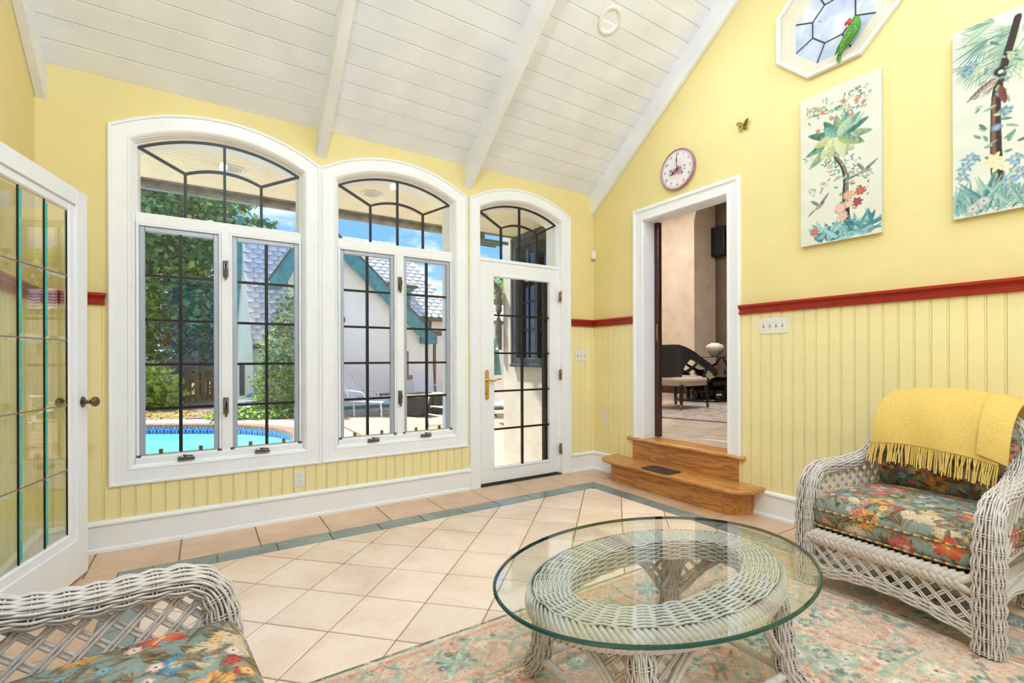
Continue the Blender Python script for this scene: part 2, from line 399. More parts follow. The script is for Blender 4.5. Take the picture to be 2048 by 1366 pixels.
# ---- left wall with the French door opening (out of frame)
LY0, LY1, LZ = .80, 2.60, 2.11
mb = MB()
mb.prism([(LY1, 0), (YB+.2, 0), (YB+.2, ZC-.15), (LY1, ceil_z(LY1)+.05)], 'X', XL-.15, XL)
mb.prism([(LY0, LZ), (LY1, LZ), (LY1, ceil_z(LY1)+.05), (LY0, ceil_z(LY0)+.05)], 'X', XL-.15, XL)
mb.prism([(YR, 0), (LY0, 0), (LY0, ceil_z(LY0)+.05), (YR, ZR+.05)], 'X', XL-.15, XL)
mb.prism([(YF-.2, 0), (YR, 0), (YR, ZR+.05), (YF-.2, ZC-.15)], 'X', XL-.15, XL)
wall_left = mb.build('wall_left', M['wall'], label='yellow side wall behind the opened French door', cat='wall', kind='structure')
# ---- wall behind the camera with three large windows
RO = [(-.55, .55), (.85, 1.85), (2.15, 3.25)]
mb = MB(); xs = [XL-.2] + [v for o in RO for v in o] + [XR+.2]
for a, b in zip(xs[:-1], xs[1:]):
    hole = any(abs(a-o[0]) < 1e-6 for o in RO)
    if hole: mb.box(a, b, YF-.2, YF, 0, .35); mb.box(a, b, YF-.2, YF, 2.6, 3.05)
    else: mb.box(a, b, YF-.2, YF, 0, 3.05)
wall_rear = mb.build('wall_rear', M['wall'], label='yellow wall with three tall windows behind the viewer', cat='wall', kind='structure')
for k, (a, b) in enumerate(RO):
    w = root('window_%d' % (4+k), 'tall white framed window in the wall behind the viewer, number %s from the French door' % ('one', 'two', 'three')[k], 'window', ((a+b)/2, YF, .35), kind='structure')
    mb = MB()
    for x0, x1, z0, z1 in ((a-.1, a+.05, .25, 2.7), (b-.05, b+.1, .25, 2.7), (a, b, .25, .40), (a, b, 2.55, 2.7), ((a+b)/2-.03, (a+b)/2+.03, .4, 2.55)): mb.box(x0, x1, YF-.10, YF+.02, z0, z1, 0, .004)
    mb.build('frame', M['white'], w)
    for s in (0, 1):
        x0, x1 = (a+.05, (a+b)/2-.03) if s == 0 else ((a+b)/2+.03, b-.05)
        MB().box(x0, x1, YF-.062, YF-.058, .4, 2.55).build('pane', M['glass'], w)

# ---- ceiling: slab, planks, beams
mb = MB(); t = .22
mb.prism([(YB+.2, ceil_z(YB+.2)+.02), (YR, ZR+.02), (YR, ZR+.02+t), (YB+.2, ceil_z(YB+.2)+.02+t)], 'X', XL-.2, XR+.2)
mb.prism([(YF-.2, ZC-.15+.02), (YR, ZR+.02), (YR, ZR+.02+t), (YF-.2, ZC-.15+.02+t)], 'X', XL-.2, XR+.2)
ceiling = mb.build('ceiling', M['grout'], label='vaulted ceiling of white painted planks and rafters', cat='ceiling', kind='structure')
pl = .1275; ca = math.cos(math.atan(PITCH)); sa = math.sin(math.atan(PITCH)); Lslope = (YB-YR)/ca
plank_me = None
def plank_profile(w):
    g = .0028; return [(0, 0), (0, -.013+.003), (.0030, -.013), (w-.0030, -.013), (w, -.013+.003), (w, 0)]
def slope_pt(side, d, h):     # d: distance up the slope from the wall, h: height normal to the slope
    y = d*ca - 0; z = ZC + d*sa
    if side > 0: return (YB - d*ca - h*sa*-1*-1, z + h*ca) if False else (YB - d*ca + h*sa, ZC + d*sa + h*ca)
    return (YF + d*ca - h*sa, ZC + d*sa + h*ca)
n_pl = int(Lslope/pl)+1
OFF = .145 - .1275
for side in (1, -1):
    for k in range(n_pl):
        d0 = OFF + (k-1)*pl + .145 - .1275 if False else -.002 + k*pl + (0.018 if k else 0); d1 = .018 + (k+1)*pl - .002
        if d0 >= Lslope: break
        d1 = min(d1, Lslope)
        p = [slope_pt(side, d, h) for d, h in ((d0+.0008, .030), (d0+.0008, .0035), (d0+.004, 0), (d1-.004, 0), (d1-.0008, .0035), (d1-.0008, .030))]
        if side < 0: p = p[::-1]
        mb = MB().prism(p, 'X', XL, XR); mb.build('plank', M['ceil'], ceiling)
def beam(x0, x1, side, zlo=2.693):
    dep = (2.915-zlo)*ca      # depth normal to the slope
    if side > 0: p = [(YB, ZC+.005), (YB, zlo), (YR, zlo + (YB-YR)*PITCH), (YR, ZR+.005)]
    else: p = [(YF, ZC+.005), (YR, ZR+.005), (YR, zlo + (YB-YR)*PITCH), (YF, zlo)]
    return p
for x0, x1, z in ((XL, -.768, 2.69), (.712, .782, 2.695), (1.957, 2.029, 2.697), (3.452, XR, 2.692)):
    for side in (1, -1):
        p = beam(x0, x1, side, z); mb = MB()
        c = .006; zc = lambda q, d: (q[0], q[1]+d)
        # chamfered lower edges: stack of two prisms
        lo = [p[1], p[2]] if side > 0 else [p[3], p[2]]; hi = [p[0], p[3]] if side > 0 else [p[0], p[1]]
        poly = [hi[0], zc(lo[0], c), zc(lo[1], c), hi[1]]
        poly2 = [zc(lo[0], c), lo[0], lo[1], zc(lo[1], c)]
        mb.prism(poly, 'X', x0, x1)
        v = [(x0, *poly2[0]), (x0+c, *poly2[1]), (x0+c, *poly2[2]), (x0, *poly2[3]), (x1, *poly2[0]), (x1-c, *poly2[1]), (x1-c, *poly2[2]), (x1, *poly2[3])]
        mb.add(v, [(0, 1, 2, 3), (7, 6, 5, 4), (1, 5, 6, 2), (0, 4, 5, 1), (3, 2, 6, 7)])
        mb.build('beam', M['ceil'], ceiling)
# ridge board
MB().box(XL, XR, YR-.03, YR+.03, ZR-.28, ZR+.02, 0, .004).build('ridge_beam', M['ceil'], ceiling)

# ---- bead board wainscot: each board its own piece
BW = .0762; BT = .010
def bead_profile(w):
    pr = [(0, 0), (0, BT*.45), (.0025, BT), (w-.0105, BT), (w-.009, BT*.55)]
    for a in np.linspace(PI, 0, 6): pr.append((w-.0050+.0036*math.cos(a), BT*.55+.0036*math.sin(a)))
    pr += [(w-.0005, BT*.45), (w-.0005, 0)]; return pr
bead_cache = {}
def board(wallo, axis, a, w, z0, z1):
    k = (axis, round(w, 4), round(z1-z0, 4))
    if k not in bead_cache:
        pr = bead_profile(w)
        if axis == 'back': P = [(x, -y) for x, y in pr]        # faces -Y
        elif axis == 'right': P = [(-y, -x) for x, y in pr]    # faces -X, runs towards -Y
        else: P = [(y, x) for x, y in pr][::-1]                # left wall faces +X
        bead_cache[k] = MB().prism(P[::-1] if axis == 'back' else P, 'Z', 0, z1-z0).mesh('plank', M['bead'])
    loc = {'back': (a, YB, z0), 'right': (XR, a, z0), 'left': (XL, a, z0)}[axis]
    return link('plank', bead_cache[k], wallo, loc=loc)
ZRAIL0, ZRAIL1 = 1.506, 1.577
x = XL
while x < XR - .005:
    w = min(BW, XR-x); c = x+w/2
    if c < -.50: board(wall_back, 'back', x, w, .16, ZRAIL0+.02)
    elif c < 2.0: board(wall_back, 'back', x, w, .16, .40)
    elif c > 3.17: board(wall_back, 'back', x, w, .16, ZRAIL0+.02)
    x += BW
y = YB
while y > YF + .01:
    if y - BW/2 > 3.215 or y - BW/2 < 2.19: board(wall_right, 'right', y, min(BW, y-YF), .16, ZRAIL0+.02)
    else: pass
    y -= BW
y = LY1+.11
while y < YB - .005:
    board(wall_left, 'left', y, min(BW, YB-y), .16, ZRAIL0+.02); y += BW
# ---- extruded mouldings
def run_mold(name, prof, axis, a, b, mat, label, cat, ends=(0, 0), kind='structure', parent=None):
    """prof: (out, z) profile; axis back: along X facing -Y; right: along Y facing -X; ends: mitre of either end per unit of projection"""
    n = len(prof); v = []
    for e, s in ((a, ends[0]), (b, ends[1])):
        for o, z in prof:
            q = e + s*o
            v.append({'back': (q, YB-o, z), 'right': (XR-o, q, z), 'left': (XL+o, q, z), 'rear': (q, YF+o, z)}[axis])
    f = [tuple(range(n)), tuple(range(n, 2*n))[::-1]] + [(i, n+i, n+(i+1) % n, (i+1) % n) for i in range(n)]
    me = MB().add(v, f).mesh(name, mat); smooth_by_angle(me, 35)
    return link(name, me, parent, label=label if parent is None else None, cat=cat if parent is None else None, kind=kind if parent is None else None)
BASEP = [(0, 0), (.030, 0), (.030, .012), (.027, .022), (.020, .026), (.020, .160), (.030, .163), (.033, .172), (.031, .182), (.024, .189), (.012, .192), (0, .192)]
b = run_mold('baseboard_back', BASEP, 'back', XL, 1.998, M['white'], 'tall white baseboard under the arched windows', 'baseboard', (1, 0))
run_mold('baseboard_piece', BASEP, 'back', 3.171, XR, M['white'], '', '', (0, -1), parent=b)
b = run_mold('baseboard_right', BASEP, 'right', YB, 3.4, M['white'], 'tall white baseboard along the doorway wall', 'baseboard', (-1, 0))
run_mold('baseboard_piece', BASEP, 'right', 2.035, YF, M['white'], '', '', (0, 1), parent=b)
b = run_mold('baseboard_left', BASEP, 'left', LY1+.11, YB, M['white'], 'white baseboard behind the opened French door', 'baseboard', (0, -1))
run_mold('baseboard_piece', BASEP, 'left', YF, LY0-.11, M['white'], '', '', (1, 0), parent=b)
run_mold('baseboard_rear', BASEP, 'rear', XL, XR, M['white'], 'white baseboard on the wall behind the viewer', 'baseboard', (1, -1))
RAILP = [(0, ZRAIL0), (.026, ZRAIL0), (.030, ZRAIL0+.005), (.030, ZRAIL0+.014), (.024, ZRAIL0+.019), (.022, ZRAIL0+.030), (.026, ZRAIL0+.039), (.036, ZRAIL0+.046), (.044, ZRAIL0+.049), (.044, ZRAIL0+.052), (.052, ZRAIL0+.055), (.052, ZRAIL1-.003), (.049, ZRAIL1), (0, ZRAIL1)]
run_mold('trim_1', RAILP, 'back', XL, -.516, M['red'], 'short dark red chair rail beside the French door', 'chair rail', (1, .35))
run_mold('trim_2', RAILP, 'back', 3.185, XR, M['red'], 'short dark red chair rail between glazed door and corner', 'chair rail', (-.3, -1))
run_mold('trim_3', RAILP, 'right', YB, 3.245, M['red'], 'short dark red chair rail between corner and doorway', 'chair rail', (-1, .3))
run_mold('trim_4', RAILP, 'right', 2.16, YF, M['red'], 'long dark red chair rail above the wicker armchair with yellow throw', 'chair rail', (-.35, 1))
run_mold('trim_5', RAILP, 'left', LY1+.1, YB, M['red'], 'dark red chair rail on the side wall behind the French door', 'chair rail', (0, -1))

# ---- recessed ceiling lights: the first seen, the rest added for brightness
M['can_trim'] = plain('white_can_trim', (.86, .85, .83), .35, 0, .02, 20)
M['bulb'] = emit_mat('lit_bulb', (1.0, .93, .82), 9.0)
def can_light(x, y, label):
    side = 1 if y > YR else -1; z = ceil_z(y)
    nv = Vector((0, -sa if side > 0 else sa, -ca)).normalized()      # pointing down into the room
    q = nv.to_track_quat('Z', 'Y')
    r = link('recessed_light', None, None, label=label, cat='ceiling light', group='recessed ceiling lights', loc=(x, y, z))
    r.rotation_mode = 'QUATERNION'; r.rotation_quaternion = q
    PINV[r.name] = Matrix.Identity(4)
    MB().lathe([(.072, -.001), (.098, -.001), (.102, .004), (.098, .010), (.076, .010), (.070, .004), (.060, -.018)], n=36).build('trim_ring', M['can_trim'], r, smooth=True, local=True)
    MB().lathe([(.070, .004), (.062, -.012), (.052, -.022), (.0, -.022)], n=28).build('reflector', M['can_trim'], r, smooth=True, local=True)
    MB().lathe([(.058, -.020), (.056, -.010), (.040, -.003), (.0, .000)], n=28).build('bulb', M['bulb'], r, smooth=True, local=True)
    ld = bpy.data.lights.new('can_lamp', 'AREA'); ld.shape = 'DISK'; ld.size = .15; ld.energy = CAN_POWER; ld.color = (.87, .93, 1.0); ld.spread = math.radians(170)
    lo = bpy.data.objects.new('can_lamp', ld); COL.objects.link(lo); lo.parent = r; lo.location = (0, 0, .03); lo.rotation_euler = (PI, 0, 0)
can_light(2.622, 2.664, 'lit white recessed light between the planks near the doorway gable')
for k, (x, y) in enumerate([(1.35, 1.75), (.10, 1.75), (1.35, .75), (2.3, -.6), (1.35, -.6), (.35, -.6), (.1, -1.9), (2.3, -1.9)]):  # extra lights added out of view to raise the brightness
    can_light(x, y, 'added lit recessed light out of frame, ' + ('window slope, middle bay', 'window slope, French door bay', 'window slope close under the ridge', 'rear slope near the doorway gable', 'middle of the rear slope', 'rear slope by the side wall', 'low on rear slope by side wall', 'low on rear slope near doorway gable')[k])

def opal():
    t = NT('opal_globe_glass'); e = t.n('ShaderNodeEmission'); e.inputs[0].default_value = (.93, .97, 1, 1); e.inputs[1].default_value = 2.0; tr = t.n('ShaderNodeBsdfTransparent'); mx = t.n('ShaderNodeMixShader'); mx.inputs[0].default_value = .5; t.l(tr.outputs[0], mx.inputs[1]); t.l(e.outputs[0], mx.inputs[2]); t.l(mx.outputs[0], t.out.inputs['Surface']); return t.m
M['opal'] = opal()
# ---- two unseen globe pendants, added to brighten the room
def pendant(x, y, zb, power, label):
    r = root('added_globe_pendant', label, 'added fill lamp', (x, y, zb), group='added ridge pendants')
    zt = ceil_z(y); MB().lathe([(0, zt), (.06, zt), (.06, zt-.02), (0, zt-.04)], x, y, 0, 16).build('canopy', M['can_trim'], r, True); MB().tube([(x, y, zt-.02), (x, y, zb+.10)], .006, 6).build('cord', M['can_trim'], r, True)
    MB().lathe([(.0, .11), (.04, .10), (.04, .06), (.0, .06)], x, y, zb, 16).build('cap', M['can_trim'], r, True)
    g = MB().sphere((x, y, zb), .055, 20); g.build('globe', M['opal'], r, True)
    ld = bpy.data.lights.new('pendant_fill', 'POINT'); ld.energy = power; ld.shadow_soft_size = .05; ld.color = (.615, .785, 1.0); lo = bpy.data.objects.new('pendant_fill', ld); COL.objects.link(lo); lo.location = (x, y, zb)
pendant(.24, -.3, 3.95, ADDED_PENDANT_POWER, 'added white globe pendant hanging from the ridge over the viewer'); pendant(2.75, -.3, 4.15, ADDED_PENDANT_POWER*.38, 'added white globe pendant hanging from the ridge near the doorway gable')
# ---- unseen closed box beyond the French door opening, added to block the sun
mb = MB(); mb.box(-3.6, XL-.15, LY0-1.3, LY0-1.2, 0, 2.8); mb.box(-3.6, XL-.15, LY1+1.0, LY1+1.1, 0, 2.8); mb.box(-3.7, -3.6, LY0-1.3, LY1+1.1, 0, 2.8); mb.box(-3.7, XL-.14, LY0-1.3, LY1+1.1, 2.8, 2.9); mb.box(-3.7, XL-.14, LY0-1.3, LY1+1.1, -.1, 0.0)
mb.build('sun_block_room', M['wall'], label='unseen yellow box added beyond the French door opening to block sun', cat='wall', kind='structure')
# ================================================================== WINDOWS AND DOORS
def sweep(path, prof, closed, mapf, flip=False):
    """path runs clockwise seen from the room so that the left-hand side is outward"""
    P = arr(path); n = len(P); N_ = []
    for i in range(n):
        def en(a, b):
            d = P[b]-P[a]; d = d/np.linalg.norm(d); return np.array([-d[1], d[0]])
        if closed: n1, n2 = en((i-1) % n, i), en(i, (i+1) % n)
        else: n1 = en(max(i-1, 0), max(i, 1)); n2 = en(min(i, n-2), min(i+1, n-1))
        m = n1+n2; m = m/np.linalg.norm(m); N_.append(m/max(.3, m@n1))
    rows = []
    for p, nn in zip(P, N_): rows.append([mapf(*(p+nn*o), out) for o, out in prof])
    mb = MB(); mb.grid(np.array(rows), cu=closed)
    if not closed:
        k = len(prof); mb.loops.append(np.array(list(range(k)) + list(range((n-1)*k, n*k))[::-1])); mb.sizes.append(np.array([k, k])); mb.mi.append(np.array([0, 0]))
    return mb
back = lambda a, b, o: (a, YB-o, b)
def arch_path(o, inset=0.0, zb=None, n=24):
    x0, x1, b0, zs, za = o
    o2 = (x0, x1, b0, zs, za); pts = []
    xa, xb = x0+inset, x1-inset
    R = ((x1-x0)/2)**2; h = za-zs; Rr = (R+h*h)/(2*h); xc = (x0+x1)/2; zc = za-Rr
    Ri = Rr-inset
    zz = lambda x: zc + math.sqrt(max(0, Ri*Ri-(x-xc)**2))
    bot = b0+inset if zb is None else zb
    pts.append((xa, bot))
    for x in np.linspace(xa, xb, n): pts.append((x, zz(x)))
    pts.append((xb, bot)); return pts
CASEP = [(.006, -.002), (.0, .012), (.004, .017), (.010, .018), (.014, .014), (.086, .018), (.089, .026), (.100, .028), (.107, .022), (.109, .016), (.109, -.002)]
FRAMEP = [(.002, .012), (-.002, .012), (-.006, .008), (-.008, -.002), (-.013, -.004), (-.014, -.020), (-.020, -.024), (-.022, -.040), (-.030, -.044), (-.034, -.052), (-.036, -.075), (.004, -.075)]
def mk(mb, name, mat, parent, ang=30):
    me = mb.mesh(name, mat); smooth_by_angle(me, ang); return link(name, me, parent)
def bar(mb, p, q, w, y0, y1):
    p, q = arr(p), arr(q); d = (q-p)/np.linalg.norm(q-p); nn = np.array([-d[1], d[0]])*w/2
    c = [p-nn, q-nn, q+nn, p+nn]; return mb.prism([tuple(x) for x in c], 'Y', y0, y1)
YG = YB+.060       # glass plane
CW = .017
def transom(parent, o, inset, zbot, tag_):
    """arched light above: panes between the cames, cames as separate bars"""
    pts = arch_path(o, inset, zbot, 41); xa, xb = pts[0][0], pts[-1][0]; xc = (xa+xb)/2
    top = lambda x: float(np.interp(x, [p[0] for p in pts[1:-1]], [p[1] for p in pts[1:-1]]))
    q = (xb-xa)*.262; xl, xr = xa+q, xb-q; zs = top(xa); zk = zbot + (zs-zbot)*.71; rise = .052
    ia = lambda x: zk + rise*(1-((x-xc)/((xr-xl)/2))**2) if xl <= x <= xr else zk
    # cames
    def came(p): mk(p, 'came', M['came'], parent)
    mb = MB(); bar(mb, (xl, zbot), (xl, zk+.006), CW, YG-.010, YG+.010); came(mb)
    mb = MB(); bar(mb, (xr, zbot), (xr, zk+.006), CW, YG-.010, YG+.010); came(mb)
    mb = MB(); bar(mb, (xc, zbot), (xc, top(xc)), CW, YG-.0105, YG+.0105); came(mb)
    mb = MB(); bar(mb, (xa, zs), (xl, zk), CW, YG-.0098, YG+.0098); came(mb)
    mb = MB(); bar(mb, (xb, zs), (xr, zk), CW, YG-.0098, YG+.0098); came(mb)
    mb = MB(); xsn = np.linspace(xl, xr, 17); path = [(x, YG, ia(x)) for x in xsn]
    rows = []
    for x in xsn:
        e = .5*CW; rows.append([(x, YG-.0096, ia(x)-e), (x, YG-.0096, ia(x)+e), (x, YG+.0096, ia(x)+e), (x, YG+.0096, ia(x)-e)])
    mb.grid(np.array(rows), cv=True); came(mb)
    e = np.linspace(xa, xb, 29); mb = MB(); rows = [[(x, YG-.009, top(x)-.010), (x, YG-.009, top(x)+.004), (x, YG+.009, top(x)+.004), (x, YG+.009, top(x)-.010)] for x in e]
    mb.grid(np.array(rows), cv=True); came(mb)
    # panes
    def pane(poly): MB().prism(poly, 'Y', YG-.002, YG+.002).build('pane', M['glass'], parent)
    L = lambda a, b, f, k=9: [(x, f(x)) for x in np.linspace(a, b, k)]
    pane([(xa, zbot), (xl, zbot), (xl, zk), (xa, zs)]); pane([(xb, zs), (xr, zk), (xr, zbot), (xb, zbot)])
    pane([(xl, zbot), (xc, zbot)] + L(xl, xc, ia)[::-1]); pane([(xc, zbot), (xr, zbot)] + L(xc, xr, ia)[::-1])
    pane(L(xl, xc, ia) + [(xc, top(xc))] + L(xa, xc, top)[::-1][1:]); pane([(xc, ia(xc))] + L(xc, xr, ia)[1:] + L(xc, xb, top)[::-1])
def crank(mb, x, z, s):
    y = YB-.004
    mb.box(x-.040, x+.050, y-.012, y+.012, z-.012, z+.004, 0, .003)
    mb.prism([(x-.045*s, z-.012), (x+.05*s, z-.012), (x+.045*s, z-.006), (x-.04*s, z+.012)], 'Y', y-.006, y+.004)
    mb.tube([(x+.03*s, y-.010, z-.004), (x-.005*s, y-.018, z+.012), (x-.015*s, y-.016, z+.022), (x+.04*s, y-.022, z+.014)], .0045, 6)
def latch(mb, x, z, s):
    y = YB+.012
    mb.box(x-.008, x+.008, y-.012, y+.004, z-.055, z+.055, 0, .003)
    mb.tube([(x+.003*s, y-.014, z+.045), (x-.002*s, y-.026, z+.01), (x+.004*s, y-.026, z-.03), (x+.006*s, y-.016, z-.075)], .005, 6)
def casement_window(name, o, label):
    x0, x1, zb, zs, za = o; xc = (x0+x1)/2 + .003
    w = root(name, label, 'window', (xc, YB, zb), kind='structure')
    path = arch_path(o); mk(sweep(path, CASEP, True, back), 'casing', M['white'], w)
    mk(sweep(path, FRAMEP, True, back), 'window_frame', M['white'], w)
    # outer jamb lining through the wall
    mk(sweep(path, [(.004, -.07), (-.034, -.07), (-.034, -.21), (.02, -.21)], True, back), 'jamb', M['white'], w)
    mb = MB().box(x0+.022, x1-.022, YB+.028, YB+.085, 2.043, 2.106, 0, .004); mb.box(x0+.030, x1-.030, YB+.040, YB+.08, 2.10, 2.116, 0, .004); mk(mb, 'transom_bar', M['white'], w)
    mk(MB().box(xc-.026, xc+.026, YB+.018, YB+.085, zb+.030, 2.046, 0, .004), 'mullion', M['white'], w)
    mk(MB().box(x0+.022, x1-.022, YB+.006, YB+.085, zb+.006, zb+.052, 0, .004), 'sill', M['white'], w)
    transom(w, o, .036, 2.113, name)
    for k in (0, 1):
        a, b = ((x0+.026, xc-.026) if k == 0 else (xc+.026, x1-.026)); z0, z1 = zb+.050, 2.044
        f = MB(); fw = .014
        for q in ((a, a+fw, z0, z1), (b-fw, b, z0, z1), (a+fw, b-fw, z0, z0+.010), (a+fw, b-fw, z1-fw, z1)): f.box(q[0], q[1], YB+.026, YB+.095, q[2], q[3], 0, .002)
        sash = mk(f, 'sash', M['white'], w)
        f = MB(); s0, s1 = a+fw, b-fw; fw2 = .030
        for q in ((s0, s0+fw2, z0+.012, z1-.014), (s1-fw2, s1, z0+.012, z1-.014), (s0+fw2, s1-fw2, z1-.046, z1-.014)): f.box(q[0], q[1], YB+.040, YB+.075, q[2], q[3], 0, .003)
        mk(f, 'screen_frame', M['screen'], sash)
        f = MB().box(a+.004, b-.004, YB+.030, YB+.060, z0+.006, z0+.016, 0, .002); mk(f, 'sill_strip', M['tan'], sash)
        for e in (a+.012, b-.012): mk(MB().box(e-.012, e+.012, YB+.022, YB+.034, z0+.000, z0+.018, 0, .002), 'corner_clip', M['ironware'], sash)
        for e in (.27, .74): mk(MB().box(a+(b-a)*e-.011, a+(b-a)*e+.011, YB+.034, YB+.048, z0+.012, z0+.046, 0, .002), 'sash_clip', M['oldbrass'], sash)
        g0, g1, h0, h1 = s0+fw2-.002, s1-fw2+.002, z0+.016, z1-.044; gm = (g0+g1)/2
        mk(bar(MB(), (gm, h0), (gm, h1), CW+.003, YG-.010, YG+.010), 'came', M['came'], sash)
        zz = [h0+.010] + [h0 + (h1-h0)*(r/5)+.004 for r in range(1, 5)] + [h1]
        for z in zz[1:-1]: mk(bar(MB(), (g0, z), (g1, z), CW, YG-.0094, YG+.0094), 'came', M['came'], sash)
        for r in range(5):
            for (c0, c1) in ((g0, gm), (gm, g1)): MB().box(c0, c1, YG-.002, YG+.002, zz[r] if r else h0, zz[r+1]).build('pane', M['glass'], sash)
        e = (b+.010) if k == 0 else (a-.010)
        for z in (zb+.36, zb+1.30):
            f = MB(); latch(f, e + (.008 if k == 0 else -.008), z, 1 if k == 0 else -1); mk(f, 'latch', M['ironware'], sash)
        f = MB(); crank(f, a + (b-a)*(.56 if k == 0 else .42), zb+.030, 1); mk(f, 'crank', M['ironware'], sash)
    return w
casement_window('window_1', OPEN[0], 'arched white double casement window overlooking the swimming pool')
casement_window('window_2', OPEN[1], 'arched white double casement window overlooking the patio chairs, between two arched openings')

# ------------------------------------------------ glazed garden door with arched transom
def garden_door():
    o = OPEN[2]; x0, x1, zb, zs, za = o
    w = root('door_1', 'white glazed garden door with arched transom and brass handle', 'door', (2.6, YB, 0), kind='structure')
    path = arch_path(o, 0, 0.0); mk(sweep(path, CASEP, False, back), 'casing', M['white'], w)
    mk(sweep(arch_path(o, 0, 0.0), FRAMEP, False, back), 'door_frame', M['white'], w)
    mk(sweep(arch_path(o, 0, 0.0), [(.004, -.07), (-.036, -.07), (-.036, -.21), (.02, -.21)], False, back), 'jamb', M['white'], w)
    mk(MB().box(x0+.02, x1-.02, YB+.030, YB+.09, 2.078, 2.110, 0, .003), 'transom_bar', M['white'], w)
    transom(w, o, .037, 2.108, 'door')
    mk(MB().box(x0+.01, x1-.01, YB-.010, YB+.19, -.004, .010, 0, .003), 'threshold', M['black'], w)
    a, b, z0, z1 = x0+.028, x1-.006, .018, 2.074; g0, g1, h0, h1 = 2.277, 2.932, .150, 1.940
    ya, yb = YB+.030, YB+.074
    f = MB()
    for q in ((a, g0-.012, z0, z1), (g1+.012, b, z0, z1), (g0-.012, g1+.012, z0, h0-.012), (g0-.012, g1+.012, h1+.012, z1)): f.box(q[0], q[1], ya, yb, q[2], q[3], 0, .0015)
    slab = mk(f, 'door_leaf', M['white'], w)
    f = MB()
    for q in ((g0-.014, g0, h0-.014, h1+.014), (g1, g1+.014, h0-.014, h1+.014), (g0, g1, h0-.014, h0), (g0, g1, h1, h1+.014)): f.box(q[0], q[1], ya-.008, yb, q[2], q[3], 0, .005)
    mk(f, 'glazing_bead', M['white'], slab)
    gm = 2.607; yg = (ya+yb)/2
    mk(bar(MB(), (gm, h0), (gm, h1), CW+.003, yg-.011, yg+.011), 'came', M['came'], slab)
    zz = [h0] + [h0 + (h1-h0)*k/5 for k in range(1, 5)] + [h1]
    for z in zz[1:-1]: mk(bar(MB(), (g0, z), (g1, z), CW, yg-.010, yg+.010), 'came', M['came'], slab)
    for r in range(5):
        for (c0, c1) in ((g0, gm), (gm, g1)): MB().box(c0, c1, yg-.002, yg+.002, zz[r], zz[r+1]).build('pane', M['glass'], slab)
    # dark screen housing just outside, on the hinge side
    mk(MB().box(2.905, 2.972, YB+.085, YB+.135, .02, 2.07, 0, .004), 'screen_housing', M['black'], w)
    # lever handle on a long shaped brass plate
    hx = x0+.092; f = MB(); zc = .930
    outl = [(hx+sx*.019, zc+sz*.105) for sx, sz in ((-1, -1), (1, -1), (1, 1), (-1, 1))]
    prof = [(.010, -.138), (.017, -.128), (.020, -.110), (.020, .110), (.017, .126), (.010, .138)]
    poly = [(hx+r, zc+z) for r, z in prof] + [(hx-r, zc+z) for r, z in prof[::-1]]
    f.prism(poly, 'Y', ya-.006, ya+.001); hp = mk(f, 'handle_plate', M['brass'], slab)
    f = MB(); f.tube([(hx, ya-.004, zc+.045), (hx, ya-.045, zc+.045)], .010, 10)
    f.tube([(hx, ya-.045, zc+.045), (hx+.03, ya-.048, zc+.036), (hx+.06, ya-.050, zc+.040), (hx+.09, ya-.050, zc+.052), (hx+.125, ya-.046, zc+.050)], [.010, .009, .008, .0075, .006], 10)
    mk(f, 'lever', M['brass'], slab, 60)
    f = MB(); f.lathe([(.0, -.016), (.010, -.016), (.013, -.006), (.013, .002)], hx, ya-.004, zc-.075, 16, 'Y'); f.box(hx-.003, hx+.003, ya-.030, ya-.010, zc-.090, zc-.060, 0, .002); mk(f, 'thumb_turn', M['brass'], slab, 50)
    for z in (.26, 1.01, 1.80):
        f = MB().box(b-.030, b-.008, YB-.016, YB+.004, z-.05, z+.05, 0, .002); f.tube([(b-.018, YB-.018, z-.054), (b-.018, YB-.018, z+.054)], .0075, 8); mk(f, 'hinge', M['oldbrass'], w, 50)
garden_door()

# ------------------------------------------------ cased doorway up to the next room, in the right wall
def doorway():
    w = root('door_3', 'tall white cased doorway above the oak steps, dark pocket door just showing', 'doorway', (XR, 2.7, .41), kind='structure')
    right = lambda a, b, o: (XR-o, -a, b)
    zb = .41
    path = [(-DY1, zb), (-DY1, DZ), (-DY0, DZ), (-DY0, zb)]
    mk(sweep(path, [(.0, -.002), (.0, .014), (.004, .018), (.012, .018), (.016, .014), (.082, .020), (.086, .030), (.106, .032), (.114, .024), (.114, -.002)], False, right), 'casing', M['white'], w)
    f = MB(); f.box(XR-.004, XR+TH+.002, DY1-.004, DY1+.02, zb, DZ+.0, 0, .001); f.box(XR-.004, XR+TH+.002, DY0-.02, DY0+.004, zb, DZ, 0, .001); f.box(XR-.004, XR+TH+.002, DY0-.02, DY1+.02, DZ-.004, DZ+.02, 0, .001)
    mk(f, 'jamb', M['white'], w)
    M['mahogany'] = wood_mat('dark_mahogany', (.020, .006, .005), (.045, .012, .010), (.07, .02, .016), 'Z', 1.0, .25)
    d = mk(MB().box(XR+TH-.004, XR+TH+.05, DY1-.052, DY1+.5, zb+.01, DZ, 0, .006), 'pocket_door', M['mahogany'], w)
    f = MB(); f.box(XR+TH-.008, XR+TH-.003, DY1-.043, DY1-.023, 1.34, 1.50, 0, .002); mk(f, 'edge_pull', M['oldbrass'], d)
doorway()

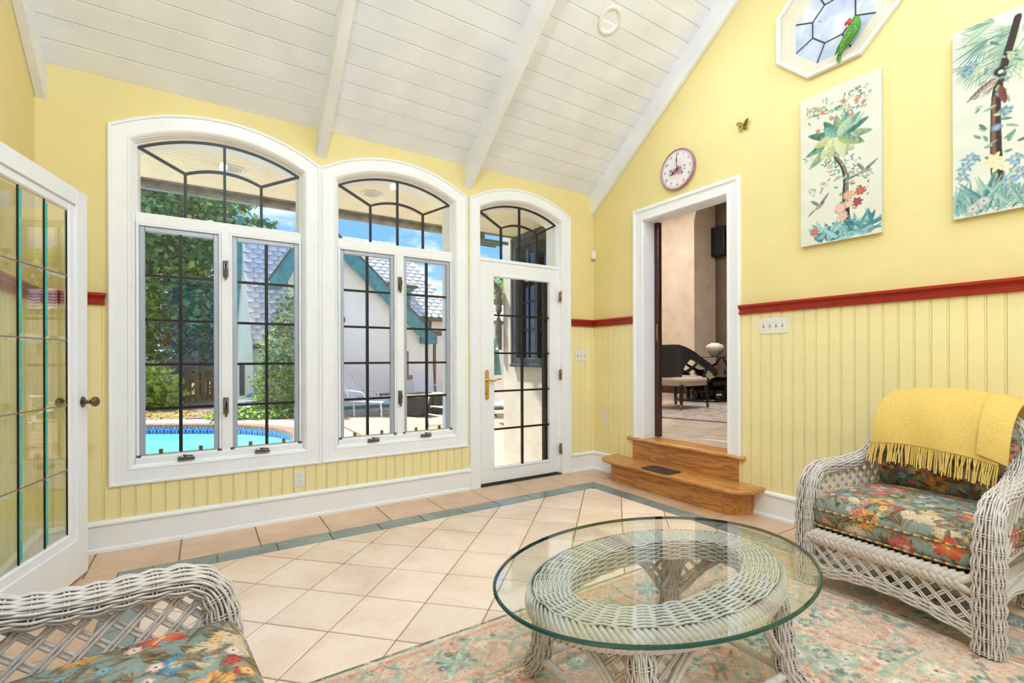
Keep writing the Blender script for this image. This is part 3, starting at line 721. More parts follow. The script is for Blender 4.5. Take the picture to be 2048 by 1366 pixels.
# ------------------------------------------------ French door, opened back towards the side wall
def french_door():
    E0 = arr((-.560, 3.478)); ang = YAW - math.atan((1024-693)/954.34); dv = -arr((math.sin(ang), math.cos(ang)))    # from free edge towards the hinge
    Wd, T_, Hd = .90, .044, 2.075
    hinge = E0 + dv*Wd
    w = root('door_2', 'white French door with bevelled glass panes standing open beside the side wall', 'door', (hinge[0], hinge[1], 0), math.atan2(-dv[1], -dv[0]), kind='structure')
    # local: x from hinge (0) to free edge (Wd), y across the leaf, room side is -y
    st, br, tr = .108, .205, .085
    f = MB(); z0 = .014
    for q in ((0, st, z0, Hd), (Wd-st, Wd, z0, Hd), (st, Wd-st, z0, z0+br), (st, Wd-st, Hd-tr, Hd)): f.box(q[0], q[1], -T_/2, T_/2, q[2], q[3], 0, .0015)
    me = f.mesh('door_leaf', M['white']); leaf = link('door_leaf', me, w, True)
    bd = .050; g0, g1, h0, h1 = st+bd, Wd-st-bd, z0+br+bd-.004, Hd-tr-bd+.004
    f = MB()
    for q in ((st, g0, h0-bd, h1+bd), (g1, Wd-st, h0-bd, h1+bd), (g0, g1, h0-bd, h0), (g0, g1, h1, h1+bd)): f.box(q[0], q[1], -T_/2+.010, T_/2-.010, q[2], q[3], 0, .008)
    link('glazing_bead', f.mesh('glazing_bead', M['white']), leaf, True)
    nx, nz = 3, 5; cx = [g0+(g1-g0)*i/nx for i in range(nx+1)]; cz = [h0+(h1-h0)*i/nz for i in range(nz+1)]
    M['bevelglass'] = glass_mat('bevelled_glass', (.95, .97, .93), 1.5); M['bevel_glint'] = plain('painted_teal_refraction', (.07, .50, .43), .08, 0, .15, 30)
    M['bevel_clear'] = glass_mat('clear_glass_bevel', (.93, .95, .90), 1.9)
    bv = .016; t1 = .003; hw, hh = (g1-g0)/nx/2-.003, (h1-h0)/nz/2-.003
    v = []
    for y, dx in ((t1, 0), (-t1*.2, 0), (-t1*1.6, bv)):
        for sx, sz in ((-1, -1), (1, -1), (1, 1), (-1, 1)): v.append((sx*(hw-dx), y, sz*(hh-dx)))
    fs = [(3, 2, 1, 0), (8, 9, 10, 11)] + [(i, (i+1) % 4, 4+(i+1) % 4, 4+i) for i in range(4)]
    mbp = MB().add(v, [(3, 2, 1, 0), (8, 9, 10, 11)] + [(i, (i+1) % 4, 4+(i+1) % 4, 4+i) for i in range(4)])
    for i in range(4): mbp.add([v[4+i], v[4+(i+1) % 4], v[8+(i+1) % 4], v[8+i]], [(0, 1, 2, 3)], {0: 2, 1: 2, 2: 2, 3: 1}[i])  # one side bevel painted teal in place of refracted light
    pm = mbp.mesh('pane', [M['bevelglass'], M['bevel_glint'], M['bevel_clear']])
    for i in range(nx):
        for j in range(nz):
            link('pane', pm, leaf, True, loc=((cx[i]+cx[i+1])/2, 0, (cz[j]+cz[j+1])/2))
    for x in cx: link('came', MB().box(x-.0032, x+.0032, -.0036, .0036, h0, h1, 0, .001).mesh('came', M['came']), leaf, True)
    for z in cz[1:-1]: link('came', MB().box(g0, g1, -.0034, .0034, z-.0026, z+.0026, 0, .001).mesh('came', plain('zinc_came', (.32, .27, .22), .35, .8)), leaf, True)
    for s in (-1, 1):
        f = MB(); hxk, zk = Wd-.052, .944
        prof = [(.0, .004), (.026, .004), (.030, .001), (.030, -.003), (.022, -.008), (.013, -.012), (.010, -.022), (.010, -.034), (.020, -.040), (.027, -.050), (.027, -.060), (.020, -.068), (.012, -.072), (.008, -.070), (.0, -.070)]
        f.lathe([(r, -z) for r, z in prof], hxk, -T_/2, zk, 20, 'Y')
        if s > 0:
            f.v[-1][:, 1] = -f.v[-1][:, 1]; f.loops[-1] = f.loops[-1].reshape(-1, 4)[:, ::-1].ravel()
        me = f.mesh('knob', M['bronze']); smooth_by_angle(me, 35); link('knob', me, leaf, True)
    for z in (.25, 1.05, 1.85): link('hinge', MB().tube([(-.004, T_/2+.004, z-.05), (-.004, T_/2+.004, z+.05)], .007, 8).mesh('hinge', M['oldbrass']), w, True)
    # its casing round the opening in the side wall
    c = root('trim_6', 'white casing round the French door opening in the side wall', 'door casing', (XL, (LY0+LY1)/2, 0), kind='structure')
    left = lambda a, b, o: (XL+o, a, b)
    mk(sweep([(LY0, 0), (LY0, LZ), (LY1, LZ), (LY1, 0)], [(.0, -.002), (.0, .014), (.014, .016), (.09, .018), (.1, .022), (.1, -.002)], False, left), 'casing', M['white'], c)
    f = MB(); f.box(XL-.15, XL+.002, LY0-.02, LY0+.004, 0, LZ); f.box(XL-.15, XL+.002, LY1-.004, LY1+.02, 0, LZ); f.box(XL-.15, XL+.002, LY0-.02, LY1+.02, LZ-.004, LZ+.02); mk(f, 'jamb', M['white'], c)
french_door()
# ================================================================== PRINT PAINTER (flat print on cloth, canvas and carpet)
class Canvas:
    def __init__(s, w, h, px, bg):
        s.w, s.h, s.px = w, h, px; s.W, s.H = int(w/px), int(h/px); s.a = np.tile(arr(bg), (s.H, s.W, 1)); s.wrap = False
    def win(s, cx, cy, r):
        if s.wrap:
            ix = np.arange(int((cx-r)/s.px), int((cx+r)/s.px)+2); iy = np.arange(int((cy-r)/s.px), int((cy+r)/s.px)+2)
        else:
            ix = np.arange(max(0, int((cx-r)/s.px)), min(s.W, int((cx+r)/s.px)+2)); iy = np.arange(max(0, int((cy-r)/s.px)), min(s.H, int((cy+r)/s.px)+2))
        X, Y = np.meshgrid((ix+.5)*s.px-cx, (iy+.5)*s.px-cy); return np.ix_(iy % s.H, ix % s.W), X, Y
    def put(s, ixs, mask, col):
        if mask.size == 0: return
        m = np.clip(mask, 0, 1)[..., None]; s.a[ixs] = s.a[ixs]*(1-m) + arr(col)*m
    def leaf(s, cx, cy, ang, L, wd, c1, c2, vein=6, soft=None):
        soft = soft or s.px*1.2; r = L*1.05; ixs, X, Y = s.win(cx, cy, r); ca, sa_ = math.cos(ang), math.sin(ang)
        u = (X*ca+Y*sa_)/L; v = -X*sa_+Y*ca
        prof = wd*np.sqrt(np.clip(u, 0, 1))*(1-np.clip(u, 0, 1))**.75*1.9
        m = np.clip((prof-np.abs(v))/soft+.5, 0, 1)*((u > 0) & (u < 1))
        sh = np.clip(.5+v/(wd*1.6), 0, 1)
        if vein: sh = np.clip(sh+.22*np.sin(u*vein*6.28+np.abs(v)/wd*6), 0, 1)
        s.put(ixs, m, arr(c1)*(1-sh[..., None])+arr(c2)*sh[..., None])
    def flower(s, cx, cy, R, n, c1, c2, c3=None, ph=0, sq=.75, ragged=.0, cr=.2, tilt=0):
        ixs, X, Y = s.win(cx, cy, R*1.1); ca, sa_ = math.cos(tilt), math.sin(tilt)
        U = X*ca+Y*sa_; V = (-X*sa_+Y*ca)/sq; r = np.hypot(U, V)/R; th = np.arctan2(V, U)+ph
        e = np.abs(np.cos(th*n/2)); edge = .55+.45*e**.6 + ragged*np.sin(th*n*5)
        m = np.clip((edge-r)*R/(s.px*1.5)+.5, 0, 1); t = np.clip(r+.18*np.sin(th*n*4)-.25*(1-e), 0, 1)[..., None]
        s.put(ixs, m, arr(c1)*(1-t)+arr(c2)*t)
        if c3 is not None:
            m = np.clip((cr-r)*R/(s.px*1.5)+.5, 0, 1); s.put(ixs, m, c3)
    def stroke(s, pts, w, col, w2=None, soft=None):
        pts = arr(pts); n = max(2, int(np.linalg.norm(np.diff(pts, axis=0), axis=1).sum()/(s.px*1.0))); t = np.linspace(0, len(pts)-1, n)
        P = np.stack([np.interp(t, np.arange(len(pts)), pts[:, k]) for k in (0, 1)], 1)
        for i, (x, y) in enumerate(P):
            ww = w if w2 is None else w+(w2-w)*i/n; ixs, X, Y = s.win(x, y, ww*1.5+s.px*2); s.put(ixs, (ww-np.hypot(X, Y))/(soft or s.px)+.5, col)
    def blob(s, cx, cy, R, col, k=1.0, soft=.4):
        ixs, X, Y = s.win(cx, cy, R*1.3); r = np.hypot(X, Y)/R; s.put(ixs, k*np.clip((1-r)/soft, 0, 1), col)
    def sample(s, U, V):
        iu = np.floor(U/s.px).astype(int); iv = np.floor(V/s.px).astype(int)
        if s.wrap: return s.a[iv % s.H, iu % s.W]
        return s.a[np.clip(iv, 0, s.H-1), np.clip(iu, 0, s.W-1)]
def curve(pts, n=40):
    P = arr(pts); k = len(P); t = np.linspace(0, k-1, n); out = []
    for x in t:
        i = min(int(x), k-2); f = x-i; p0, p1, p2, p3 = P[max(i-1, 0)], P[i], P[i+1], P[min(i+2, k-1)]
        out.append(.5*((2*p1)+(-p0+p2)*f+(2*p0-5*p1+4*p2-p3)*f*f+(-p0+3*p1-3*p2+p3)*f**3))
    return np.array(out)
def smooth_noise(h, w, cell, rng):
    gh, gw = int(h/cell)+3, int(w/cell)+3; g = rng.random((gh, gw)); y = np.arange(h)/cell; x = np.arange(w)/cell
    i, j = y.astype(int), x.astype(int); fy, fx = (y-i)[:, None], (x-j)[None, :]; fy, fx = fy*fy*(3-2*fy), fx*fx*(3-2*fx)
    a = g[np.ix_(i, j)]; b = g[np.ix_(i, j+1)]; c = g[np.ix_(i+1, j)]; d = g[np.ix_(i+1, j+1)]
    return (a*(1-fx)+b*fx)*(1-fy)+(c*(1-fx)+d*fx)*fy

def floral_canvas():
    c = Canvas(.62, .62, .0016, srgb(136, 152, 138)); c.wrap = True; rg = random.Random(11)
    S = srgb; brown = [S(92, 66, 40), S(120, 92, 58), S(74, 58, 38), S(140, 116, 80)]
    U = lambda a, b: rg.uniform(a, b)
    c.a *= (.9+.2*smooth_noise(c.H, c.W, 40, RNG))[..., None]
    for k in range(60):       # big brown and grey-green leaves behind
        x, y, a = U(0, .62), U(0, .62), U(0, 6.28)
        for q in range(rg.randint(3, 6)):
            c.leaf(x, y, a+U(-.9, .9), U(.05, .11), U(.007, .015), rg.choice(brown), rg.choice([S(170, 150, 110), S(128, 140, 118), S(150, 160, 140), S(110, 84, 52)]), rg.randint(5, 9))
    for k in range(34):       # fine stems
        x, y, a = U(0, .62), U(0, .62), U(0, 6.28)
        p = [(x+t*.14*math.cos(a)+.02*math.sin(t*4), y+t*.14*math.sin(a)+.02*math.cos(t*5)) for t in np.linspace(0, 1, 7)]; c.stroke(p, .0016, S(96, 72, 44))
        for q in p[1:]: c.leaf(q[0], q[1], a+rg.choice((-1, 1))*U(.7, 1.2), .022, .005, S(108, 84, 50), S(160, 140, 96), 0)
    for k in range(15):        # cream chrysanthemums
        x, y = U(0, .62), U(0, .62)
        for R in (.050, .038, .026, .014): c.flower(x, y, R, 16, S(236, 222, 190), S(196, 162, 116), None, U(0, 3), .8, .05)
        c.blob(x, y, .008, S(150, 96, 40), .8)
    spots = [(.08, .10), (.40, .06), (.25, .30), (.55, .27), (.10, .48), (.36, .52), (.55, .52), (.23, .12), (.42, .24), (.06, .30), (.24, .46), (.44, .40)]
    for i, (x, y) in enumerate(spots):
        x += U(-.03, .03); y += U(-.03, .03); t = i % 4
        for q in range(5): c.leaf(x, y, U(0, 6.28), .075, .014, S(84, 74, 46), S(140, 142, 110), 7)
        if t == 0:    # red orange hibiscus
            c.flower(x, y, .058, 5, S(232, 120, 40), S(188, 44, 24), S(236, 190, 70), U(0, 3), .8, .04, .13); c.stroke([(x, y), (x+.03, y-.02)], .0025, S(240, 210, 120))
        elif t == 1:  # gold lily
            c.flower(x, y, .054, 6, S(246, 206, 92), S(214, 122, 34), S(120, 44, 20), U(0, 3), .8, .06, .12)
            for q in range(6): c.leaf(x, y, q*1.047+U(-.2, .2), .058, .010, S(240, 178, 66), S(206, 112, 34), 3)
            c.blob(x, y, .008, S(110, 50, 20))
        elif t == 2:  # blue
            c.flower(x, y, .050, 6, S(108, 166, 190), S(30, 98, 130), S(230, 150, 50), U(0, 3), .8, .08, .14); c.flower(x, y, .024, 5, S(214, 226, 222), S(60, 130, 160), S(222, 140, 44), U(0, 3), .8, .05, .3)
        else:         # rose red
            for R, cc in ((.056, S(176, 40, 48)), (.044, S(206, 80, 76)), (.032, S(184, 44, 52)), (.018, S(226, 130, 110))): c.flower(x, y, R, 11, S(224, 116, 104), cc, None, U(0, 3), .82, .08)
    for k in range(70):       # brown line work over the ground
        x, y, a = U(0, .62), U(0, .62), U(0, 6.28)
        for q in range(5): c.leaf(x, y, a+(q-2)*.22+U(-.06, .06), U(.03, .07), U(.0025, .005), rg.choice(brown), rg.choice([S(190, 164, 112), S(110, 80, 48), S(150, 128, 88)]), 0)
    for k in range(52):       # small blossoms
        x, y = U(0, .62), U(0, .62); a, b = rg.choice([(S(232, 150, 130), S(190, 70, 60)), (S(150, 188, 200), S(70, 130, 160)), (S(244, 206, 120), S(206, 130, 50)), (S(240, 226, 210), S(206, 150, 130)), (S(214, 70, 40), S(160, 30, 24))])
        c.flower(x, y, U(.012, .022), 5, a, b, S(120, 60, 30), U(0, 3), .85, .03, .2)
    g_ = c.a.mean(-1, keepdims=True); c.a = (c.a*.86+g_*.14)*(.90+.2*smooth_noise(c.H, c.W, 5, RNG))[..., None]*.92
    return c
FLORAL = floral_canvas()
M['floral'] = print_mat('floral_cotton', .85, .10, 420, .12)
M['piping'] = print_mat('piping_print', .85, .1, 420, .1)

# ================================================================== WICKER
M['wicker'] = plain('whitewashed_wicker', (.66, .60, .56), .5, 0, .10, 60, .05)
M['wicker_core'] = plain('brown_reed_core', (.20, .15, .115), .7, 0, .2, 40)  # reed brown, darkened for the shade inside the weave
def frames(P, ref0):
    T = nrm(np.gradient(P, axis=0)); A = np.zeros_like(P); a = arr(ref0); a = a-(a@T[0])*T[0]; a /= np.linalg.norm(a)
    for i in range(len(P)):
        a = a-(a@T[i])*T[i]; a /= np.linalg.norm(a); A[i] = a
    return T, A, np.cross(T, A)
def resample(P, step=None, n=None):
    P = arr(P); d = np.concatenate([[0], np.cumsum(np.linalg.norm(np.diff(P, axis=0), axis=1))]); n = n or max(3, int(round(d[-1]/step))+1); s = np.linspace(0, d[-1], n)
    return np.stack([np.interp(s, d, P[:, k]) for k in range(3)], 1), s
def weave_tube(mb, path, ref, rx, ry, ds=.056, pitch=.0071, r=.0037, amp=.0036, core=None, twin=True, closed_end=False):
    """wicker skin round a pole: strands along the pole, each passing in and out of the ring stakes"""
    P, s = resample(path, ds/4); T, A, B = frames(P, ref); n = len(P)
    rx = np.interp(np.linspace(0, 1, n), np.linspace(0, 1, len(rx)), rx) if hasattr(rx, '__len__') else np.full(n, rx)
    ry = np.interp(np.linspace(0, 1, n), np.linspace(0, 1, len(ry)), ry) if hasattr(ry, '__len__') else np.full(n, ry)
    bul = 1+.035*np.cos(2*PI*s/ds); rx = rx*bul; ry = ry*bul
    ns = int(2*PI*(rx.mean()+ry.mean())/2/pitch/2)*2
    for j in range(ns):
        th = 2*PI*j/ns; e = math.copysign(abs(math.cos(th))**.8, math.cos(th)), math.copysign(abs(math.sin(th))**.8, math.sin(th))
        N_ = nrm(e[0]*A+e[1]*B); w = amp*np.cos(PI*s/ds+PI*j)
        mb.tube(P+A*(e[0]*rx)[:, None]+B*(e[1]*ry)[:, None]+N_*w[:, None], r, 5, N_, caps=False)
    th = np.linspace(0, 2*PI, 21)[:-1]; ex = np.sign(np.cos(th))*np.abs(np.cos(th))**.8; ey = np.sign(np.sin(th))*np.abs(np.sin(th))**.8
    for k in range(int(s[-1]/ds)+1):
        for dd in ((-.0045, .0045) if twin else (0,)):
            i = np.clip(k*ds+dd, 0, s[-1]); q = lambda F: np.array([np.interp(i, s, F[:, c]) for c in range(3)])
            p, a, b = q(P), q(A), q(B); X, Y = np.interp(i, s, rx), np.interp(i, s, ry)
            mb.tube(p+ex[:, None]*a*X+ey[:, None]*b*Y, .0022, 4, closed=True)
    if core is not None:
        G = P[:, None, :]+.84*(ex[None, :, None]*A[:, None, :]*rx[:, None, None]+ey[None, :, None]*B[:, None, :]*ry[:, None, None]); core.grid(G, cv=True)
        for k in (0, -1): core.add(G[k], [tuple(range(20))])
def weave_sheet(mb, S, Nn, ds, r=.0036, amp=.0042, ph=0, closed=False, stakes=True, core=None, step=4):
    """S: (strands, samples, 3) surface points, Nn normals; samples are ds/step apart"""
    J, I = S.shape[:2]; i = np.arange(I)
    for j in range(J):
        w = amp*np.cos(PI*i/step+PI*(j+ph)); mb.tube(S[j]+Nn[j]*w[:, None], r, 5, Nn[j], closed=closed, caps=not closed)
    if stakes:
        for k in range(0, I, step):
            mb.tube(S[:, k], .0028, 4, Nn[:, k])
    if core is not None: core.grid(S-Nn*.010, cv=closed)
def braid(mb, path, up, nrmv, h=.05, step=.021, r=.0105, closed=False):
    """chevron plait laid along a path"""
    P, s = resample(path, step); T = nrm(np.gradient(P, axis=0)); U_ = np.broadcast_to(arr(up), P.shape); Nv = np.broadcast_to(arr(nrmv), P.shape)
    for k in range(len(P)-(0 if closed else 2)):
        a = P[k]; b = P[(k+1) % len(P)]; t = T[k]; u = U_[k]; nn = Nv[k]
        for sg in (1, -1):
            o = a+t*(0 if sg > 0 else step*.5); q = [o+u*sg*h*.52-nn*.004, o+t*step*.7+u*sg*h*.30+nn*.006, o+t*step*1.6+u*sg*h*.02+nn*.008, o+t*step*2.1-u*sg*h*.12-nn*.002]
            mb.tube(curve(q, 6), [r*.7, r, r*1.05, r, r*.9, r*.4], 6, nn, flat=.42)
def clip_line(p, d, poly):
    """segment of the line p+t*d inside a convex polygon"""
    lo, hi = -1e9, 1e9; n = len(poly); ar_ = sum(poly[i][0]*poly[(i+1) % n][1]-poly[(i+1) % n][0]*poly[i][1] for i in range(n))
    for i in range(n):
        a, b = poly[i], poly[(i+1) % n]; nx_, ny_ = (a[1]-b[1], b[0]-a[0]) if ar_ > 0 else (b[1]-a[1], a[0]-b[0])
        f0 = nx_*(p[0]-a[0])+ny_*(p[1]-a[1]); fd = nx_*d[0]+ny_*d[1]
        if abs(fd) < 1e-12:
            if f0 < 0: return None
        elif fd > 0: lo = max(lo, -f0/fd)
        else: hi = min(hi, -f0/fd)
    return (lo, hi) if hi-lo > .02 else None
def lattice(parent, poly, mapf, pitch=.052, r=.0046, gap=.0052, off=.0042, ang=PI/4, name='lattice_strip', twin=True):
    """crossed pairs of reeds; every pair is a piece of its own. mapf(a, b, h) -> 3D point, h out of the plane"""
    xs_ = [p[0] for p in poly]; ys_ = [p[1] for p in poly]; c = (sum(xs_)/len(xs_), sum(ys_)/len(ys_)); R = max(max(xs_)-min(xs_), max(ys_)-min(ys_))*1.5
    for sg, h in ((1, off), (-1, -off)):
        d = (math.cos(ang), sg*math.sin(ang)); nv = (-d[1], d[0]); k = -int(R/pitch)
        while k*pitch < R:
            p = (c[0]+nv[0]*k*pitch, c[1]+nv[1]*k*pitch); t = clip_line(p, d, poly); k += 1
            if t is None: continue
            mb = MB()
            for g in ((-gap, gap) if twin else (0,)):
                q = [mapf(p[0]+nv[0]*g+d[0]*x, p[1]+nv[1]*g+d[1]*x, h) for x in np.linspace(t[0], t[1], 5)]; mb.tube(q, r, 6)
            link(name, mb.mesh(name, M['wicker'], True), parent, True)

def cushion_mesh(name, hw, hd, hh, r, crown, canvas, uv0, n=(200, 170, 56), taper=0.0, crown_back=0.0, sag=None, mat=None):
    """rounded box cushion; x across, y deep, z up; print follows the cloth over the front edge"""
    mb = MB(); nx_, ny_, nz_ = n; half = arr((hw, hd, hh))
    def face(a, s):
        b, c = (a+1) % 3, (a+2) % 3; N_ = {0: nx_, 1: ny_, 2: nz_}
        u = np.linspace(-1, 1, N_[b]); v = np.linspace(-1, 1, N_[c]); Uu, Vv = np.meshgrid(u, v, indexing='ij'); Q = np.zeros(Uu.shape+(3,)); Q[..., a] = s; Q[..., b] = Uu; Q[..., c] = Vv
        Q = Q*half; inner = np.clip(Q, -(half-r), half-r); dv = Q-inner; P = inner+r*dv/np.linalg.norm(dv, axis=-1, keepdims=True)
        x, y, z = P[..., 0].copy(), P[..., 1].copy(), P[..., 2].copy()
        q = np.clip(1-(x/hw)**2, 0, 1)*np.clip(1-(y/hd)**2, 0, 1); top = np.clip(z/hh, 0, 1); bot = np.clip(-z/hh, 0, 1)
        z = z+crown*np.sqrt(q)*top-crown_back*np.sqrt(q)*bot
        Uc = x+uv0[0]; Vc = np.where(np.abs(Q[..., 1]) >= hd-1e-9, np.sign(Q[..., 1])*(hd+hh-P[..., 2]), y)+uv0[1]
        if a == 0: Uc = uv0[0]+s*(hw+hh-P[..., 2]); Vc = y+uv0[1]
        if taper: x = x*(1-taper*(y/hd*.5+.5)**2)
        P = np.stack([x, y, z], -1)
        if sag is not None: P = sag(P)
        col = canvas.sample(Uc, Vc)
        if s < 0: P = P[::-1]; col = col[::-1]
        mb.grid(P, 0, col=col)
    for a in range(3):
        for s in (-1, 1): face(a, s)
    me = mb.mesh(name, mat or M['floral'], True); return me

def armchair():
    ch = root('wicker_armchair', 'white wicker armchair with floral cushions, yellow fringed throw over its back', 'armchair', (0, 0, 0), group='wicker armchairs')
    half = [(.352, 0, .004), (.352, 0, .15), (.352, 0, .30), (.352, -.004, .41), (.350, -.022, .512), (.346, -.070, .566), (.336, -.16, .583), (.320, -.30, .590), (.302, -.43, .612), (.290, -.53, .660), (.276, -.60, .735), (.244, -.65, .815), (.176, -.685, .872), (.085, -.70, .896), (0, -.704, .900)]
    rad = [.046, .046, .046, .046, .046, .047, .047, .047, .046, .046, .046, .046, .046, .046, .046]
    full = half + [(-x, y, z) for x, y, z in half[:-1]][::-1]
    path = curve(full, 220); st, core = MB(), MB()
    RX = [.045, .045, .046, .046, .043, .038, .035, .034, .034, .034, .035, .036, .037, .037, .037]; RX = RX+RX[:-1][::-1]
    weave_tube(st, path, (1, 0, 0), RX, [q*.94 for q in RX], core=core)
    link('rolled_frame', st.mesh('rolled_frame', M['wicker'], True), ch, True, kind='stuff', label='woven wicker arms, legs and back roll in one sweep')
    link('frame_core', core.mesh('frame_core', M['wicker_core'], True), ch, True)
    # rear legs
    for s in (-1, 1):
        m = MB(); c = MB(); weave_tube(m, [(s*.285, -.64, .004), (s*.285, -.63, .3), (s*.285, -.61, .62)], (1, 0, 0), .032, .032, core=c); link('rear_leg', m.mesh('rear_leg', M['wicker'], True), ch, True)
        link('leg_core', c.mesh('leg_core', M['wicker_core'], True), ch, True)
    # seat deck and rails
    m = MB().box(-.325, .325, -.60, -.01, .262, .285, 0, .004); link('seat_deck', m.mesh('seat_deck', M['wicker_core']), ch, True)
    # back panel, closely woven
    I = 4*11+1; xx = np.linspace(-.275, .275, I); S, Nn = [], []
    for z in np.arange(.285, .86, .0105):
        y = -.615-.085*max(0, (z-.40)/.5); wlim = 1.0 if z < .70 else math.sqrt(max(.05, 1-((z-.70)/.20)**2)); S.append(np.stack([xx*wlim, np.full(I, y), np.full(I, z)], 1)); Nn.append(np.tile((0, 1.0, 0), (I, 1)))
    m = MB(); weave_sheet(m, np.array(S), np.array(Nn), .05, .0042, .004); link('back_panel', m.mesh('back_panel', M['wicker'], True), ch, True, kind='stuff')
    # side panels: lattice below the arm, upright reeds below the seat
    for s in (-1, 1):
        xo = lambda y: s*(.345+(.295-.345)*min(1, max(0, -y/.50)))
        poly = [(-.02, .30), (-.02, .50), (-.06, .565), (-.56, .645), (-.58, .30)]
        lattice(ch, poly, lambda a, b, h, xo=xo, s=s: (xo(a)+h, a, b), .046)
        m = MB()
        for z in (.286, .296): m.tube([(xo(-.03), -.03, z), (xo(-.3), -.3, z), (xo(-.58), -.58, z)], .008, 6)
        link('side_rail', m.mesh('side_rail', M['wicker'], True), ch, True)
        m = MB()
        for y in np.arange(-.05, -.60, -.0115):
            zb = .075+.055*math.sin(PI*min(1, max(0, (-y-.04)/.56))); m.tube([(xo(y), y, zb), (xo(y), y, .29)], .0042, 5)
        for z in (.10, .112, .185, .196, .262, .273):
            q = np.linspace(-.04, -.60, 12); m.tube([(xo(y)+s*.005, y, max(z, (.075+.055*math.sin(PI*(-y-.04)/.56))+(z-.10) if z < .12 else z)) for y in q], .005, 5)
        link('side_skirt', m.mesh('side_skirt', M['wicker'], True), ch, True, kind='stuff')
    # front apron: plait, lattice, arched woven band
    m = MB(); braid(m, [(-.318, .030, .262), (.318, .030, .262)], (0, 0, 1), (0, 1, 0), .066, .0270, .0150); link('apron_braid', m.mesh('apron_braid', M['wicker'], True), ch, True)
    za = lambda x: .062+.048*math.cos(PI*x/.64)
    poly = [(-.31, .085), (-.16, .115), (0, .130), (.16, .115), (.31, .085), (.31, .25), (-.31, .25)]
    poly = [(-.31, .088), (.31, .088), (.31, .25), (-.31, .25)]
    lattice(ch, poly, lambda a, b, h: (a, .018+h, max(b, za(a)+.02)), .046, .0040, .0046)
    I = 4*12+1; xx = np.linspace(-.315, .315, I); S, Nn = [], []
    for k in range(6): S.append(np.stack([xx, np.full(I, .022), np.array([za(x) for x in xx])-.012+k*.0088], 1)); Nn.append(np.tile((0, 1.0, 0), (I, 1)))
    m = MB(); weave_sheet(m, np.array(S), np.array(Nn), .0525, .0046, .0045); link('apron_band', m.mesh('apron_band', M['wicker'], True), ch, True)
    # cushions
    me = cushion_mesh('seat_cushion', .318, .295, .086, .060, .030, FLORAL, (.33, .34), (230, 210, 74))
    sc_ = link('seat_cushion', me, ch, True, loc=(0, -.262, .376))
    def welt(pts, name, par, loc):
        m = MB(); P, _ = resample(np.vstack([pts, pts[:1]]), .004); P = P[:-1]; m.tube(P, .0045, 6, closed=True)
        stripe = (np.floor(np.arange(len(P))/3) % 3).astype(int); pal = arr([srgb(170, 50, 40), srgb(214, 180, 90), srgb(120, 150, 140)])[stripe]; m.col.append(np.repeat(pal, 6, 0)); link(name, m.mesh(name, M['piping'], True), par, True)
    hw, hd, rr = .3195, .2965, .060; a = np.linspace(0, PI/2, 7); cn = []
    for (sx, sy, a0) in ((1, 1, 0), (-1, 1, PI/2), (-1, -1, PI), (1, -1, 1.5*PI)):
        for t in a: cn.append((sx*(hw-rr)+rr*1.0*math.cos(a0+t), sy*(hd-rr)+rr*math.sin(a0+t), .022))
    welt(arr(cn), 'piping', sc_, None)
    welt(arr(cn)+arr((0, 0, -.080)), 'piping', sc_, None)
    me = cushion_mesh('back_cushion', .300, .235, .075, .062, .050, FLORAL, (.36, .66), (220, 180, 70), taper=.12, crown_back=.02)
    bc = link('back_cushion', me, ch, True, loc=(0, -.585, .668)); bc.rotation_euler = (math.radians(76), 0, 0)
    hw, hd, rr = .300, .235, .062; cn = []
    for (sx, sy, a0) in ((1, 1, 0), (-1, 1, PI/2), (-1, -1, PI), (1, -1, 1.5*PI)):
        for t in a:
            x_, y_ = sx*(hw-rr)+rr*math.cos(a0+t), sy*(hd-rr)+rr*math.sin(a0+t); cn.append((x_*(1-.12*(y_/hd*.5+.5)**2), y_, .030))
    welt(arr(cn), 'piping', bc, None)
    return ch
chair_a = armchair()
fd = arr((-.99549, .09488)); mid = arr((2.6025, .908)); rzA = math.atan2(fd[1], fd[0]) - PI/2
chair_b = copy_tree(chair_a)
tag(chair_b, 'white wicker armchair with floral cushion standing in front of the French door')
chair_a.location = (mid[0], mid[1], .012); chair_a.rotation_euler = (0, 0, rzA)
chair_b.location = (.085, 1.232, 0.0); chair_b.rotation_euler = (0, 0, -PI/2 + math.radians(6.0))

